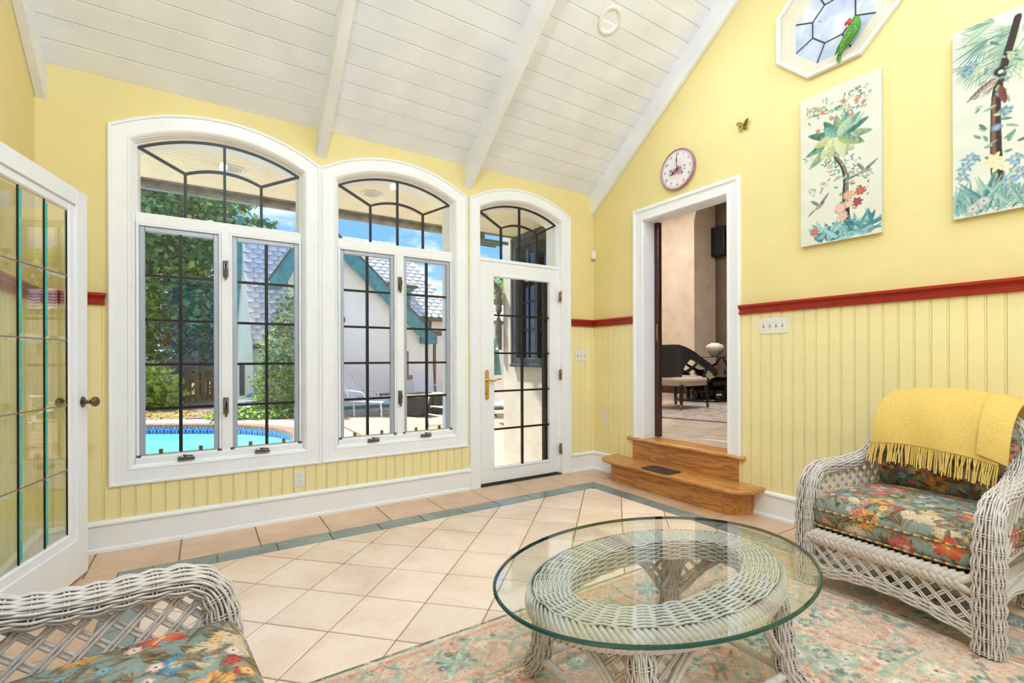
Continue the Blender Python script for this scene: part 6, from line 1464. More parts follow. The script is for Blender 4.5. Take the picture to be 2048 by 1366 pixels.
# ================================================================== PORCH AND WING OF THE HOUSE
ZG = -.18; ZS = 2.690
M['soffit'] = plain('cream_soffit_paint', (.97, .94, .78), .55, 0, .04, 6, 0, rnd=.02); M['stucco'] = plain('grey_cream_stucco', (.56, .53, .455), .9, 0, .10, 5, .35); M['patina'] = plain('weathered_copper', (.20, .20, .19), .45, .5, .5, 9); M['verdigris'] = plain('verdigris_copper', (.16, .30, .28), .5, .3, .4, 14); M['darkframe'] = plain('dark_bronze_frame', (.045, .050, .055), .45, .1, .2, 20)
M['gutterdark'] = plain('dark_soffit_gap', (.10, .09, .07), .9)
def porch():
    s = MB().box(-4.2, 4.2, YB+.2, 5.02, ZS+.012, ZS+.16).build('ceiling_porch', M['gutterdark'], label='cream beadboard porch ceiling outside the windows', cat='porch ceiling', kind='structure')
    n = 22; w = (5.00-(YB+.2))/n
    me = MB().prism([(.0015, .014), (.0015, .007), (.010, 0), (w-.010, 0), (w-.0015, .007), (w-.0015, .014)], 'X', -4.2, 3.30).mesh('board', M['soffit'])
    for k in range(n): link('board', me, s, loc=(0, YB+.2+k*w, ZS))
    MB().box(-4.2, 3.3, 4.985, 5.03, ZS-.012, ZS+.15, 0, .003).build('fascia', M['patina'], s)
    g = root('copper_gutter', 'weathered copper gutter along the porch eave', 'gutter', (.0, 5.08, ZS-.1))
    pr = [(5.03, ZS+.04), (5.03, ZS-.045), (5.05, ZS-.065), (5.10, ZS-.068), (5.135, ZS-.045), (5.15, ZS+.01), (5.16, ZS+.04), (5.15, ZS+.042), (5.142, ZS+.015), (5.125, ZS-.038), (5.095, ZS-.058), (5.05, ZS-.056), (5.04, ZS-.04), (5.04, ZS+.04)]
    MB().prism(pr, 'X', -4.2, 2.86).build('trough', M['patina'], g)
    mb = MB(); mb.tube(curve([(2.60, 5.10, ZS-.09), (2.60, 5.10, ZS-.22), (2.66, 5.14, ZS-.33), (2.88, 5.28, ZS-.47), (3.20, 5.33, ZS-.58), (3.24, 5.345, ZS-.72), (3.24, 5.345, ZS-1.4)], 34), .045, 10); mb.build('downspout', M['patina'], g, True)
    mb = MB()
    for k in range(3): mb.box(2.80+k*.0, 3.20-k*.06, 5.03+k*.05, 5.06+k*.05, ZS-.10-k*.012, ZS-.06-k*.012, 0, .004)
    mb.build('gutter_bracket', M['verdigris'], g)
    for k, (x, y) in enumerate(((.19, 4.40), (1.30, 4.38), (2.44, 4.42))):
        l = root('porch_downlight', 'unlit round recessed downlight in the porch ceiling, %s' % ('above the pool side window', 'above the patio side window', 'above the glazed door')[k], 'downlight', (x, y, ZS), group='porch downlights')
        MB().lathe([(.098, ZS-.001), (.100, ZS-.006), (.090, ZS-.009), (.076, ZS-.005), (.070, ZS-.001)], x, y, 0, 28).build('trim_ring', M['can_trim'], l, True); MB().lathe([(.074, ZS-.004), (.030, ZS-.0015), (0, ZS-.001)], x, y, 0, 24).build('baffle', plain('grey_baffle', (.50, .50, .48), .4), l, True)
porch()
def wing():
    X = 3.30; w = MB(); ya, yb, za, zb = 4.10, 5.03, 1.10, 2.63
    w.box(X, X+.2, YB+.2, ya, ZG, 3.4); w.box(X, X+.2, yb, 5.32, ZG, 3.4); w.box(X, X+.2, ya, yb, ZG, za); w.box(X, X+.2, ya, yb, zb, 3.4)
    w.box(X+.2, XR+TH, 5.12, 5.32, ZG, 3.4); w.build('wall_wing', M['stucco'], label='grey cream stucco wall of the house wing beside the garden door', cat='wall', kind='structure')
    r = root('window_3', 'dark framed casement window in the stucco wing wall', 'window', (X, 4.5, za), kind='structure')
    f = MB()
    for q in ((ya, ya+.075, za, zb), (yb-.075, yb, za, zb), (ya+.075, yb-.075, za, za+.08), (ya+.075, yb-.075, zb-.08, zb)): f.box(X-.045, X+.10, q[0], q[1], q[2], q[3], 0, .006)
    f.box(X-.07, X+.03, ya-.04, yb+.04, za-.03, za+.012, 0, .006); f.box(X-.055, X+.03, yb-.01, yb+.035, za, zb+.03, 0, .005); f.box(X-.055, X+.03, ya-.02, yb+.035, zb, zb+.05, 0, .005); f.build('frame', M['darkframe'], r)
    M['darkpane'] = NT('unlit_room_glass').set(Roughness=.02).m; b = M['darkpane'].node_tree.nodes['Principled BSDF']; b.inputs['Base Color'].default_value = (.012, .016, .014, 1); b.inputs['IOR'].default_value = 1.9  # pane coloured near black for the unlit room behind it
    ym = (ya+yb)/2
    for (a, c) in ((ya+.075, ym-.03), (ym+.03, yb-.075)):
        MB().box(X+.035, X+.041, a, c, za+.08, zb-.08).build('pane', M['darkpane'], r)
        for k in (1, 2, 3): z = za+.08+(zb-za-.16)*k/4; MB().box(X+.022, X+.036, a, c, z-.008, z+.008).build('muntin', M['came'], r)
        y = (a+c)/2; MB().box(X+.024, X+.034, y-.008, y+.008, za+.08, zb-.08).build('muntin', M['came'], r)
    MB().box(X-.02, X+.08, ym-.03, ym+.03, za+.08, zb-.08, 0, .004).build('mullion', M['darkframe'], r)
    MB().box(X+.19, X+.195, ya, yb, za, zb).build('backing', M['black'], r)  # black sheet standing in for the dark of the room
wing()

# ================================================================== GARDEN
def leaf_cloud(mb, pts, size, cols, rg, flat=.35, asp=.55):
    n = len(pts); d1 = nrm(RNG.normal(size=(n, 3))*arr((1, 1, flat*2))); up = nrm(RNG.normal(size=(n, 3))+arr((0, -.5, .9))); d2 = nrm(np.cross(d1, up)); s = (size*RNG.uniform(.6, 1.25, n))[:, None]
    c0 = pts-d1*s*.5; c1 = pts+d2*s*.5*asp+up*s*.06; c2 = pts+d1*s*.5; c3 = pts-d2*s*.5*asp+up*s*.06
    V = np.stack([c0, c1, c2, c3], 1).reshape(-1, 3); F = np.arange(4*n).reshape(n, 4); C = np.clip(arr(cols)[RNG.integers(0, len(cols), n)]*RNG.uniform(1.3, 2.3, (n, 1)), 0, .9); mb.add(V, F, 0, np.repeat(C, 4, 0))
def blob_pts(n, c, r, shell=.55, seed=None):
    d = nrm(RNG.normal(size=(n, 3))); k = (shell+(1-shell)*RNG.random((n, 1)))**(1/2.); lump = 1+.22*np.sin(d[:, :1]*7+c[0]*3)*np.sin(d[:, 1:2]*6+c[1])+.12*np.sin(d[:, 2:3]*11); return arr(c)+d*k*arr(r)*lump
def leaf_mat(name):
    t = NT(name); a = t.n('ShaderNodeVertexColor', layer_name='print'); t.base(a.outputs['Color']); t.set(Roughness=.55); tr = t.n('ShaderNodeBsdfTranslucent'); t.l(a.outputs['Color'], tr.inputs['Color']); mx = t.n('ShaderNodeMixShader'); mx.inputs[0].default_value = .5; t.l(t.b.outputs[0], mx.inputs[1]); t.l(tr.outputs[0], mx.inputs[2]); t.l(mx.outputs[0], t.out.inputs['Surface']); return t.m
M['leaf'] = leaf_mat('leaf_green'); M['bark'] = plain('brown_bark', (.14, .09, .055), .9, 0, .35, 9, .5)
GRN = [srgb(104, 138, 70), srgb(128, 160, 86), srgb(84, 118, 62), srgb(150, 178, 104), srgb(70, 100, 56)]; RST = [srgb(132, 84, 46), srgb(110, 74, 44), srgb(150, 104, 60), srgb(96, 84, 46), srgb(86, 64, 40)]; YGR = [srgb(170, 182, 84), srgb(142, 162, 70), srgb(190, 198, 110), srgb(116, 142, 62), srgb(206, 204, 120)]; HOL = [srgb(82, 112, 58), srgb(112, 140, 78), srgb(66, 92, 50), srgb(140, 158, 96), srgb(150, 120, 70)]
def tree(name, label, cat, base, trunk_h, blobs, size, n, group=None, trunk_r=.14, cols=GRN):
    r = root(name, label, cat, base, 0, group); rg = random.Random(int(base[0]*100)); mb = MB(); V = sum(q[1][0]*q[1][1]*q[1][2] for q in blobs)
    for q in blobs:
        c, rad = q[0], q[1]; k = int(n*rad[0]*rad[1]*rad[2]/V) if len(blobs) > 1 else n; leaf_cloud(mb, blob_pts(max(k, 60), c, rad), size, q[2] if len(q) > 2 else cols, rg)
    mb.build('foliage', M['leaf'], r, kind='stuff')
    if trunk_h:
        m = MB(); b = arr(base); m.tube(curve([b, b+arr((.05, 0, trunk_h*.4)), b+arr((-.06, .05, trunk_h*.75)), b+arr((0, 0, trunk_h))], 10), list(np.linspace(trunk_r, trunk_r*.5, 10)), 8)
        for q in blobs[:6]: m.tube([b+arr((0, 0, trunk_h*.65)), arr(q[0])*.5+(b+arr((0, 0, trunk_h)))*.5, arr(q[0])], [trunk_r*.4, trunk_r*.25, trunk_r*.1], 6)
        m.build('trunk', M['bark'], r, True)
    return r
tree('maple_tree', 'tall green leafy tree behind the wooden fence', 'tree', (-2.6, 21.0, ZG), 4.5, [((-2.9, 20.5, 5.0), (1.9, 1.4, 1.5)), ((-1.3, 20.2, 5.9), (1.5, 1.1, 1.1)), ((-1.9, 20.0, 3.3), (1.6, 1.0, 1.2)), ((-.6, 19.7, 4.6), (.9, .7, .8)), ((.6, 20.0, 5.4), (1.0, .8, .9)), ((1.7, 20.2, 5.9), (.8, .7, .6)), ((.3, 19.9, 3.0), (1.1, .8, 1.2)), ((-3.0, 20.6, 7.6), (2.2, 1.5, 1.6)), ((0.2, 20.4, 7.4), (1.5, 1.1, 1.0))], .30, 15000)
tree('cypress_tree', 'rust brown evergreen tree standing among the green branches', 'tree', (-.1, 22.2, ZG), 6.0, [((-1.2, 22.4, 3.2), (1.6, .9, 3.0)), ((.2, 22.2, 4.0), (1.3, .9, 3.6)), ((1.4, 22.5, 3.4), (1.1, .8, 2.9)), ((-.4, 22.3, 6.9), (1.2, .8, 1.6))], .26, 13000, cols=RST+GRN[:2])
tree('hedge_tree', 'dark green evergreen hedge filling the gap behind the fence', 'hedge', (0.6, 19.6, ZG), 0, [((-.8, 19.6, 1.4), (1.5, .5, 1.2)), ((.9, 19.7, 1.5), (1.2, .5, 1.3)), ((-3.0, 19.6, 1.4), (1.6, .6, 1.4)), ((2.6, 20.2, 2.0), (1.6, .7, 2.0))], .22, 6500, cols=HOL)
tree('laurel_bush', 'yellow green laurel bush beside the wooden fence', 'bush', (-1.45, 16.6, ZG), 0, [((-1.55, 16.7, .45), (.95, .6, .72)), ((-2.2, 16.8, .6), (.9, .6, .75)), ((-.95, 16.8, .10), (.45, .4, .42))], .20, 3200, cols=YGR)
tree('holly_bush', 'tall green holly shrub against the white gable house', 'bush', (1.62, 12.75, ZG), 0, [((1.62, 12.8, .55), (.62, .42, .85)), ((1.62, 12.8, 1.35), (.52, .38, .75)), ((1.72, 12.85, 2.05), (.34, .28, .62)), ((1.84, 12.9, 2.62), (.16, .14, .42)), ((2.1, 12.7, .4), (.5, .4, .7)), ((1.2, 12.7, .1), (.3, .3, .3))], .085, 9000, cols=HOL+YGR[:2])
tree('ivy_bed', 'low bed of green ivy at the foot of the holly', 'ground cover', (1.2, 12.2, ZG), 0, [((.55, 12.6, ZG+.06), (.5, .35, .2)), ((1.2, 12.3, ZG+.04), (.6, .3, .17)), ((1.9, 12.3, ZG+.05), (.5, .3, .2))], .10, 2600, cols=GRN+YGR[:1])
tree('birch_tree', 'pale green tree behind the far roof seen through the glazed door', 'tree', (12.6, 20.5, ZG), 4.5, [((12.3, 20.5, 3.7), (1.5, 1.2, 1.4)), ((13.4, 20.8, 4.3), (1.3, 1.0, 1.3)), ((12.6, 20.6, 2.6), (1.4, 1.0, 1.0))], .26, 3200)
tree('plum_tree', 'dark leaved tree on the side lawn mirrored in the wing window', 'tree', (-7.2, 9.0, ZG), 3.0, [((-7.2, 9.0, 3.6), (1.6, 1.6, 1.6)), ((-8.4, 7.4, 3.2), (1.4, 1.4, 1.3)), ((-8.6, 5.2, 2.6), (1.5, 1.4, 1.6))], .24, 5000)

# ---- ground, pool, deck
PO = curve([(-1.02, 12.42), (.20, 11.62), (.79, 11.05), (1.24, 10.22), (1.36, 9.28), (1.12, 8.35), (.35, 7.55), (-.9, 7.15), (-2.6, 7.1), (-4.2, 7.5), (-5.2, 8.6), (-5.4, 10.2), (-4.8, 11.7), (-3.6, 12.65), (-2.3, 12.85), (-1.02, 12.42)], 241)[:-1]
PC = arr((-2.0, 9.9))
def ring_out(d): v = PO-PC; l = np.linalg.norm(v, axis=1, keepdims=True); return PC+v*(1+d/l)
def z_at(P2, z): return np.c_[P2, np.full(len(P2), z)]
def grounds():
    t = NT('patchy_lawn'); vec = t.coord('Object'); f = t.noise(vec, 1.1, 6, .65); f2 = t.noise(vec, 40, 4, .7); c = t.ramp(f, [(.35, srgb(120, 122, 66)), (.5, srgb(152, 138, 84)), (.65, srgb(178, 150, 104))]); t.base(t.mix(.5, c, t.ramp(f2, [(.35, srgb(92, 96, 46)), (.65, srgb(190, 168, 116))]))); t.set(Roughness=.95); t.bump(f2, .4, .03)
    mb = MB(); far = PC+nrm(PO-PC)*70; mb.grid(np.stack([z_at(ring_out(.9), ZG-.012), z_at(ring_out(4), ZG-.012), z_at(far, ZG-.012)]).transpose(1, 0, 2), cu=True)
    lawn = mb.build('lawn', t.m, label='patchy lawn strewn with dry leaves beyond the pool', cat='lawn', kind='structure')
    M['deck'] = plain('sun_bleached_concrete', (.74, .60, .46), .9, 0, .08, 3, .15); M['coping'] = plain('red_brick_coping', (.50, .23, .13), .85, 0, .25, 20, .2)
    pool = root('swimming_pool', 'kidney shaped swimming pool with blue diamond tile band', 'swimming pool', (PC[0], PC[1], ZG))
    mb = MB(); mb.grid(np.stack([z_at(ring_out(.24), ZG-.03), z_at(ring_out(.24), ZG), z_at(ring_out(.95), ZG), z_at(ring_out(.95), ZG-.03)]).transpose(1, 0, 2), cu=True); mb.build('pool_deck', M['deck'], pool)
    mb = MB(); d = np.concatenate([[0], np.cumsum(np.linalg.norm(np.diff(np.vstack([PO, PO[:1]]), axis=0), axis=1))]); Lp = d[-1]; cl = np.vstack([PO, PO[:1]]); nb = int(Lp/.11)
    o2 = np.vstack([ring_out(.235), ring_out(.235)[:1]]); i2 = np.vstack([ring_out(-.035), ring_out(-.035)[:1]])
    for k in range(nb):
        s0, s1 = (k+.06)*Lp/nb, (k+.94)*Lp/nb; q = lambda A, s: np.array([np.interp(s, d, A[:, 0]), np.interp(s, d, A[:, 1])]); a, b, c_, e = q(i2, s0), q(i2, s1), q(o2, s1), q(o2, s0); mb.prism([tuple(x) for x in (a, b, c_, e)], 'Z', ZG-.05, ZG+.012)
    mb.build('coping', M['coping'], pool, kind='stuff')
    # waterline tile band
    ns = int(Lp/.018); s = np.arange(ns)*Lp/ns; B = np.stack([np.interp(s, d, cl[:, 0]), np.interp(s, d, cl[:, 1])], 1); zz = np.linspace(ZG-.045, ZG-.22, 13); P = np.stack([z_at(B, z) for z in zz], 1); U_ = np.repeat(s[:, None], 13, 1)/.15; V_ = np.repeat((np.arange(13)/12)[None, :], ns, 0)
    tri = np.abs((U_ % 1)-.5)*2; tri2 = np.abs(((U_+.5) % 1)-.5)*2; line = (np.abs(tri-V_) < .10) | (np.abs((1-tri)-V_) < .10); dot = (np.abs(tri-.0)+np.abs(V_-.5)*1.2 < .38); C = np.where(line[..., None], arr((.62, .66, .72)), np.where(dot[..., None], arr((.02, .05, .30)), arr((.06, .13, .52)))); mb = MB(); mb.grid(P, cu=True, col=C); mb.build('tile_band', print_mat('pool_tiles', .25, 0, 50, 0), pool)
    t = NT('pool_water'); t.set(Roughness=.03); vec = t.coord('Object'); t.base(t.ramp(t.noise(vec, .9, 3), [(.3, (.16, .66, .78)), (.7, (.24, .78, .86))])); t.bump(t.noise(vec, 6, 3, .6, .6), .12, .03); t.b.inputs['Specular IOR Level'].default_value = .25
    MB().add(z_at(ring_out(.01), ZG-.175), [tuple(range(len(PO)))]).build('water', t.m, pool)
    # patio of large tan flags
    M['flag'] = plain('tan_flagstone', (.58, .42, .275), .9, 0, .12, 2.5, .2, rnd=.08)
    patio = MB(); patio.box(2.35, 12, YB+.2, 13.0, ZG-.06, ZG-.008); patio.box(-5, 2.35, YB+.2, 6.2, ZG-.06, ZG-.008)
    pat = patio.build('patio', plain('dark_joint_sand', (.22, .15, .10), .95), label='tan flagstone patio between the house and the pool', cat='patio', kind='structure'); rg = random.Random(4); y = YB+.25; row = 0; cache = {}
    while y < 12.95:
        h = (.62, .46, .78)[row % 3]; x = -4.9 if y+h < 6.2 else 2.37; x += 0
        while x < 11.9:
            w = rg.choice((.6, .8, .95)); k = (w, h)
            if k not in cache: cache[k] = MB().box(.008, w-.008, .008, h-.008, -.03, 0, 0, .006).mesh('flagstone', M['flag'])
            link('flagstone', cache[k], pat, loc=(x, y, ZG)); x += w
        y += h; row += 1
    mb = MB(); pts = np.c_[RNG.uniform(-3, 2, 900), RNG.uniform(13.2, 17.6, 900), np.full(900, ZG+.01)]; leaf_cloud(mb, pts, .10, [srgb(150, 100, 56), srgb(184, 140, 80), srgb(120, 76, 44), srgb(196, 168, 90)], None, .1); mb.build('fallen_leaves', M['leaf'], label='dry brown leaves scattered over the lawn', cat='leaves', kind='stuff')
    p = root('brick_path', 'narrow weathered brick path leading to the fence gate', 'path', (.3, 15.5, ZG), kind='structure'); br = MB().box(-.10, .10, -.048, .048, -.04, 0, 0, .006).mesh('brick', plain('weathered_brick', (.34, .22, .17), .9, 0, .3, 12, .3, rnd=.2))
    for j in range(44):
        for i in range(4): link('brick', br, p, loc=(-.18+.215*i+.107*(j % 2)+.06*math.sin(j*.15), 13.35+j*.104, ZG+.008))
    h = root('garden_hose', 'thin grey hose loop lying beside the pool deck', 'hose', (.15, 13.0, ZG)); MB().tube(curve([(-.35, 13.1, ZG+.02), (.1, 12.95, ZG+.02), (.5, 13.05, ZG+.02), (.25, 13.2, ZG+.02), (-.1, 13.15, ZG+.02), (.1, 12.7, ZG+.02), (.12, 12.0, ZG+.02), (.1, 11.85, ZG+.02)], 40), .018, 6).build('hose_loop', plain('grey_hose', (.25, .24, .22), .6), h, True)
grounds()
def fence():
    M['cedar'] = wood_mat('weathered_cedar', (.10, .045, .022), (.20, .095, .05), (.28, .14, .075), 'Z', .5, .8, .25)
    f = root('wooden_fence', 'brown wooden board fence at the end of the lawn', 'fence', (-1.0, 18.2, ZG)); Y = 18.2; b = MB().prism([(0, 0), (.138, 0), (.138, 1.30), (.069, 1.33), (0, 1.30)], 'Y', -.01, .01).mesh('board', M['cedar'])
    def boards(x0, x1, par, y): 
        x = x0
        while x < x1-.05: link('board', b, par, loc=(x, y, ZG)); x += .146
    boards(-5.0, -.30, f, Y); boards(1.0, 2.6, f, Y)
    for z in (ZG+.16, ZG+.62, ZG+1.12): MB().box(-5, -.2, Y-.06, Y-.012, z, z+.10, 0, .006).build('rail', M['cedar'], f); MB().box(1.0, 2.6, Y-.06, Y-.012, z, z+.10, 0, .006).build('rail', M['cedar'], f)
    MB().box(-5, -.2, Y-.05, Y+.03, ZG+1.31, ZG+1.36, 0, .006).build('cap_rail', M['cedar'], f)
    for x in (-4.2, -2.2, -.20, .95):
        p = MB().box(x-.065, x+.065, Y-.09, Y+.04, ZG, ZG+1.38, 0, .008); p.lathe([(.0, ZG+1.38), (.07, ZG+1.38), (.07, ZG+1.41), (.03, ZG+1.43), (.05, ZG+1.47), (.035, ZG+1.52), (0, ZG+1.58)], x, Y-.025, 0, 8); p.build('post', M['cedar'], f)
    g = root('garden_gate', 'brown picket garden gate with diagonal brace beside the fence post', 'gate', (.4, 18.2, ZG)); 
    for k in range(8): link('picket', MB().prism([(0, .06), (.10, .06), (.10, 1.12), (.05, 1.18), (0, 1.12)], 'Y', -.01, .01).mesh('picket', M['cedar']), g, loc=(-.08+k*.122, Y, ZG))
    for z in (ZG+.14, ZG+.66, ZG+1.0): MB().box(-.10, .87, Y-.055, Y-.012, z, z+.11, 0, .006).build('gate_rail', M['cedar'], g)
    for z0, z1 in ((ZG+.24, ZG+.64), (ZG+.76, ZG+.98)): MB().prism([(-.10, z0), (.0, z0), (.90, z1), (.80, z1)], 'Y', Y-.05, Y-.014).build('brace', M['cedar'], g)
fence()

# ---- white house with scalloped slate roof
def slate_house():
    M['render'] = plain('white_painted_brick', (.95, .89, .80), .9, 0, .04, 2.0, .10); M['tealtrim'] = plain('teal_bargeboard', (.06, .27, .30), .5, 0, .3, 6); M['gutterbrown'] = plain('brown_gutter', (.13, .095, .07), .5, .2, .3, 12)
    h = root('slate_house', 'white gabled house with scalloped slate roof and teal bargeboards', 'house', (3, 13.6, ZG)); Y = 13.2
    def part(n, mb, m, **k): return mb.build(n, m, h, **k)
    # gable front: right rake long, left rake steep
    pk = (2.46, 4.62); rr = (5.72, 1.72); lr = (1.36, 3.05)
    part('gable_wall', MB().prism([(1.78, ZG), (5.62, ZG), (5.62, 1.80), pk, (1.78, 3.62)], 'Y', Y, Y+.25), M['render'])
    def rake(a, b, wd, n='bargeboard'):
        a, b = arr(a), arr(b); d = (b-a)/np.linalg.norm(b-a); nn = arr((-d[1], d[0])); nn = nn if nn[1] < 0 else -nn; return part(n, MB().prism([tuple(a-nn*.02), tuple(b-nn*.02), tuple(b+nn*wd), tuple(a+nn*wd)], 'Y', Y-.22, Y-.16), M['tealtrim']), MB().prism([tuple(a-nn*.06), tuple(b-nn*.06), tuple(b-nn*.02), tuple(a-nn*.02)], 'Y', Y-.24, Y+1.0).build('verge', M['gutterbrown'], h)
    rake((pk[0], pk[1]+.25), (rr[0], rr[1]+.12), .33); rake((pk[0], pk[1]+.25), (lr[0], lr[1]+.05), .30)
    part('soffit_board', MB().prism([(lr[0], lr[1]-.02), (lr[0]+.35, lr[1]-.02), (pk[0], pk[1]-.12), (pk[0], pk[1]+.18)], 'Y', Y-.2, Y+.9), M['tealtrim'])
    part('eave_return', MB().box(5.30, 5.78, Y-.20, Y+.1, 1.62, 1.80, 0, .01), M['tealtrim'])
    # scalloped slates: every slate its own piece, hung on a roof plane
    M['slates'] = plain('grey_lilac_slate', (.90, .82, .78), .75, 0, .10, 10, .15, rnd=.13); M['slateshade'] = plain('slate_gap_shade', (.10, .095, .10), .9)
    sw, sh = .252, .158
    pts = [(-.116, sh*2.1), (.116, sh*2.1), (.116, .055)] + [(.116*math.cos(a), .062-.062*math.sin(a)) for a in np.linspace(.35, PI-.35, 6)] + [(-.116, .055)]
    slate_me = None
    def roof(name, org, slope, inside, cols, rows, base_poly):
        """org: (x, y, z) of the eave start; slope: rise per metre of depth"""
        c, s = 1/math.hypot(1, slope), slope/math.hypot(1, slope)
        r_ = MB(); r_.add([(x, org[1]+v*c+.010, org[2]+v*s-.006) for x, v in base_poly], [tuple(range(len(base_poly)))]); ro = r_.build(name, M['slateshade'], h)
        rot = math.atan(slope)
        sm = MB().prism(pts, 'Z', .0, .024); sm.mi[0][2:] = 1; me = sm.mesh('slate', [M['slates'], M['slateshade']])  # slate edges coloured dark to draw the shadow lines between slates
        for j in range(rows):
            for i in range(cols):
                x = org[0]+(i-1+.5*(j % 2))*sw; v = j*sh
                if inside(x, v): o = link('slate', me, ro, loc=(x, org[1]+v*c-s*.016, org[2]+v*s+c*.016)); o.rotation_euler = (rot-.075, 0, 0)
        return ro
    # main roof, left of the gable
    roof('roof', (1.02, 13.75, 1.52), 2.1, lambda x, v: .88+.02*v < x < 3.0 and v < 3.4, 10, 22, [(.90, -.02), (3.0, -.02), (3.0, 3.5), (.95, 3.5)])
    part('eave_gutter', MB().box(.93, 1.85, 13.60, 13.76, 1.45, 1.53, 0, .01), M['gutterbrown'])
    part('wall_below_eave', MB().box(.86, 2.0, 13.78, 14.0, ZG, 1.50), plain('mint_white_render', (.72, .78, .70), .9))
    # flared white buttress wall and its teal edge board at the left end
    yb = 13.58
    part('buttress', MB().prism([(.60, ZG), (1.06, ZG), (1.02, 1.55), (.94, 2.4), (.84, 3.4), (.80, 4.6), (.76, 4.6), (.72, 3.3), (.68, 2.2)], 'Y', yb, yb+.35), M['render'])
    part('edge_board', MB().prism([(.575, 1.30), (.66, 1.30), (.70, 2.2), (.79, 3.3), (.80, 4.7), (.70, 4.7), (.69, 3.3), (.62, 2.2)], 'Y', yb-.06, yb+.05), M['tealtrim'])
    part('side_window', MB().box(.73, .84, yb-.03, yb+.02, .28, 1.05, 0, .01), M['darkframe'])
    # right wing: lower eave, slates, dormer
    def ins(x, v): return x < 6.9-.40*v and v < 3.2 and not (4.72 < x < 5.36 and .18 < v < .80)
    roof('roof', (3.10, 13.95, 2.46), 1.35, lambda x, v: ins(x, v) and x > 2.9, 17, 20, [(2.8, -.02), (6.95, -.02), (5.6, 3.2), (2.8, 3.2)])
    part('hip_wall', MB().prism([(13.95, 2.4), (16.4, 5.0), (16.4, 2.4)], 'X', 5.2, 5.4), M['render'])
    part('wing_wall', MB().box(5.2, 9.6, 14.05, 14.3, ZG, 2.48), M['render'])
    part('eave_gutter', MB().box(5.2, 6.95, 13.82, 13.98, 2.36, 2.47, 0, .01), M['gutterbrown'])
    roof('roof', (6.9, 14.1, 2.46), .75, lambda x, v: 6.9 < x < 9.65, 13, 6, [(6.8, -.02), (9.7, -.02), (9.7, .95), (6.8, .95)])
    part('eave_gutter', MB().box(6.95, 9.7, 13.95, 14.1, 2.36, 2.47, 0, .01), M['gutterbrown'])
    d = part('dormer_wall', MB().box(4.76, 5.30, 14.02, 14.6, 2.60, 3.28), M['render'])
    for x in (4.74, 5.22): MB().box(x, x+.10, 13.98, 14.03, 2.60, 3.28, 0, .004).build('dormer_trim', M['tealtrim'], h)
    MB().box(4.66, 5.42, 13.92, 14.5, 3.26, 3.36, 0, .01).build('dormer_trim', M['tealtrim'], h); MB().prism([(4.58, 3.36), (5.56, 3.36), (5.50, 3.42), (4.58, 3.46)], 'Y', 13.86, 14.6).build('dormer_roof', M['gutterbrown'], h)
    # hopper and downspouts
    part('gutter_hopper', MB().box(5.46, 5.92, 13.0, 13.2, 1.86, 2.00, 0, .01), M['gutterbrown'])
    part('downspout', MB().tube([(5.95, 13.92, 2.36), (5.93, 13.92, 1.95)], .045, 8), M['gutterbrown']); part('downspout', MB().tube([(5.76, 13.12, 1.86), (5.74, 13.14, 1.5), (5.74, 13.14, ZG)], .05, 8), M['gutterbrown'])
    w = part('small_window', MB().box(4.62, 4.96, Y-.012, Y+.05, .72, 1.40, 0, .006), M['gutterbrown']); MB().box(4.66, 4.92, Y-.02, Y-.010, .76, 1.35).build('pane', plain('lilac_pane', (.33, .28, .30), .2), w); MB().box(4.55, 5.06, Y-.07, Y+.02, .60, .71, 0, .01).build('brick_sill', M['coping'], w)
    part('wall_box', MB().box(3.12, 3.18, Y-.04, Y, 2.16, 2.30, 0, .005), M['gutterbrown']); part('wall_base', MB().box(1.8, 5.62, Y-.015, Y, ZG, ZG+.09, 0, .003), M['tealtrim'])
slate_house()
def lantern():
    x, y, z = 8.20, 13.98, 1.34; l = root('wall_lantern', 'blue metal wall lantern on the far white wall', 'lantern', (x, y, z))
    MB().lathe([(.0, .30), (.02, .29), (.05, .25), (.11, .20), (.12, .18), (.10, .18)], x, y, z, 8).build('cap', M['tealtrim'], l); MB().lathe([(.085, .18), (.07, -.02), (0, -.02)], x, y, z, 8).build('glass_body', plain('amber_glass', (.70, .50, .28), .2), l)
    mb = MB()
    for k in range(4): a = k*PI/2+.4; mb.tube([(x+.088*math.cos(a), y+.088*math.sin(a), z+.18), (x+.072*math.cos(a), y+.072*math.sin(a), z-.03)], .007, 4)
    mb.tube(curve([(x, y+.07, z+.10), (x+.08, y+.05, z+.34), (x+.04, y, z+.40), (x, y, z+.30)], 12), .012, 6); mb.build('bracket', M['tealtrim'], l)
lantern()

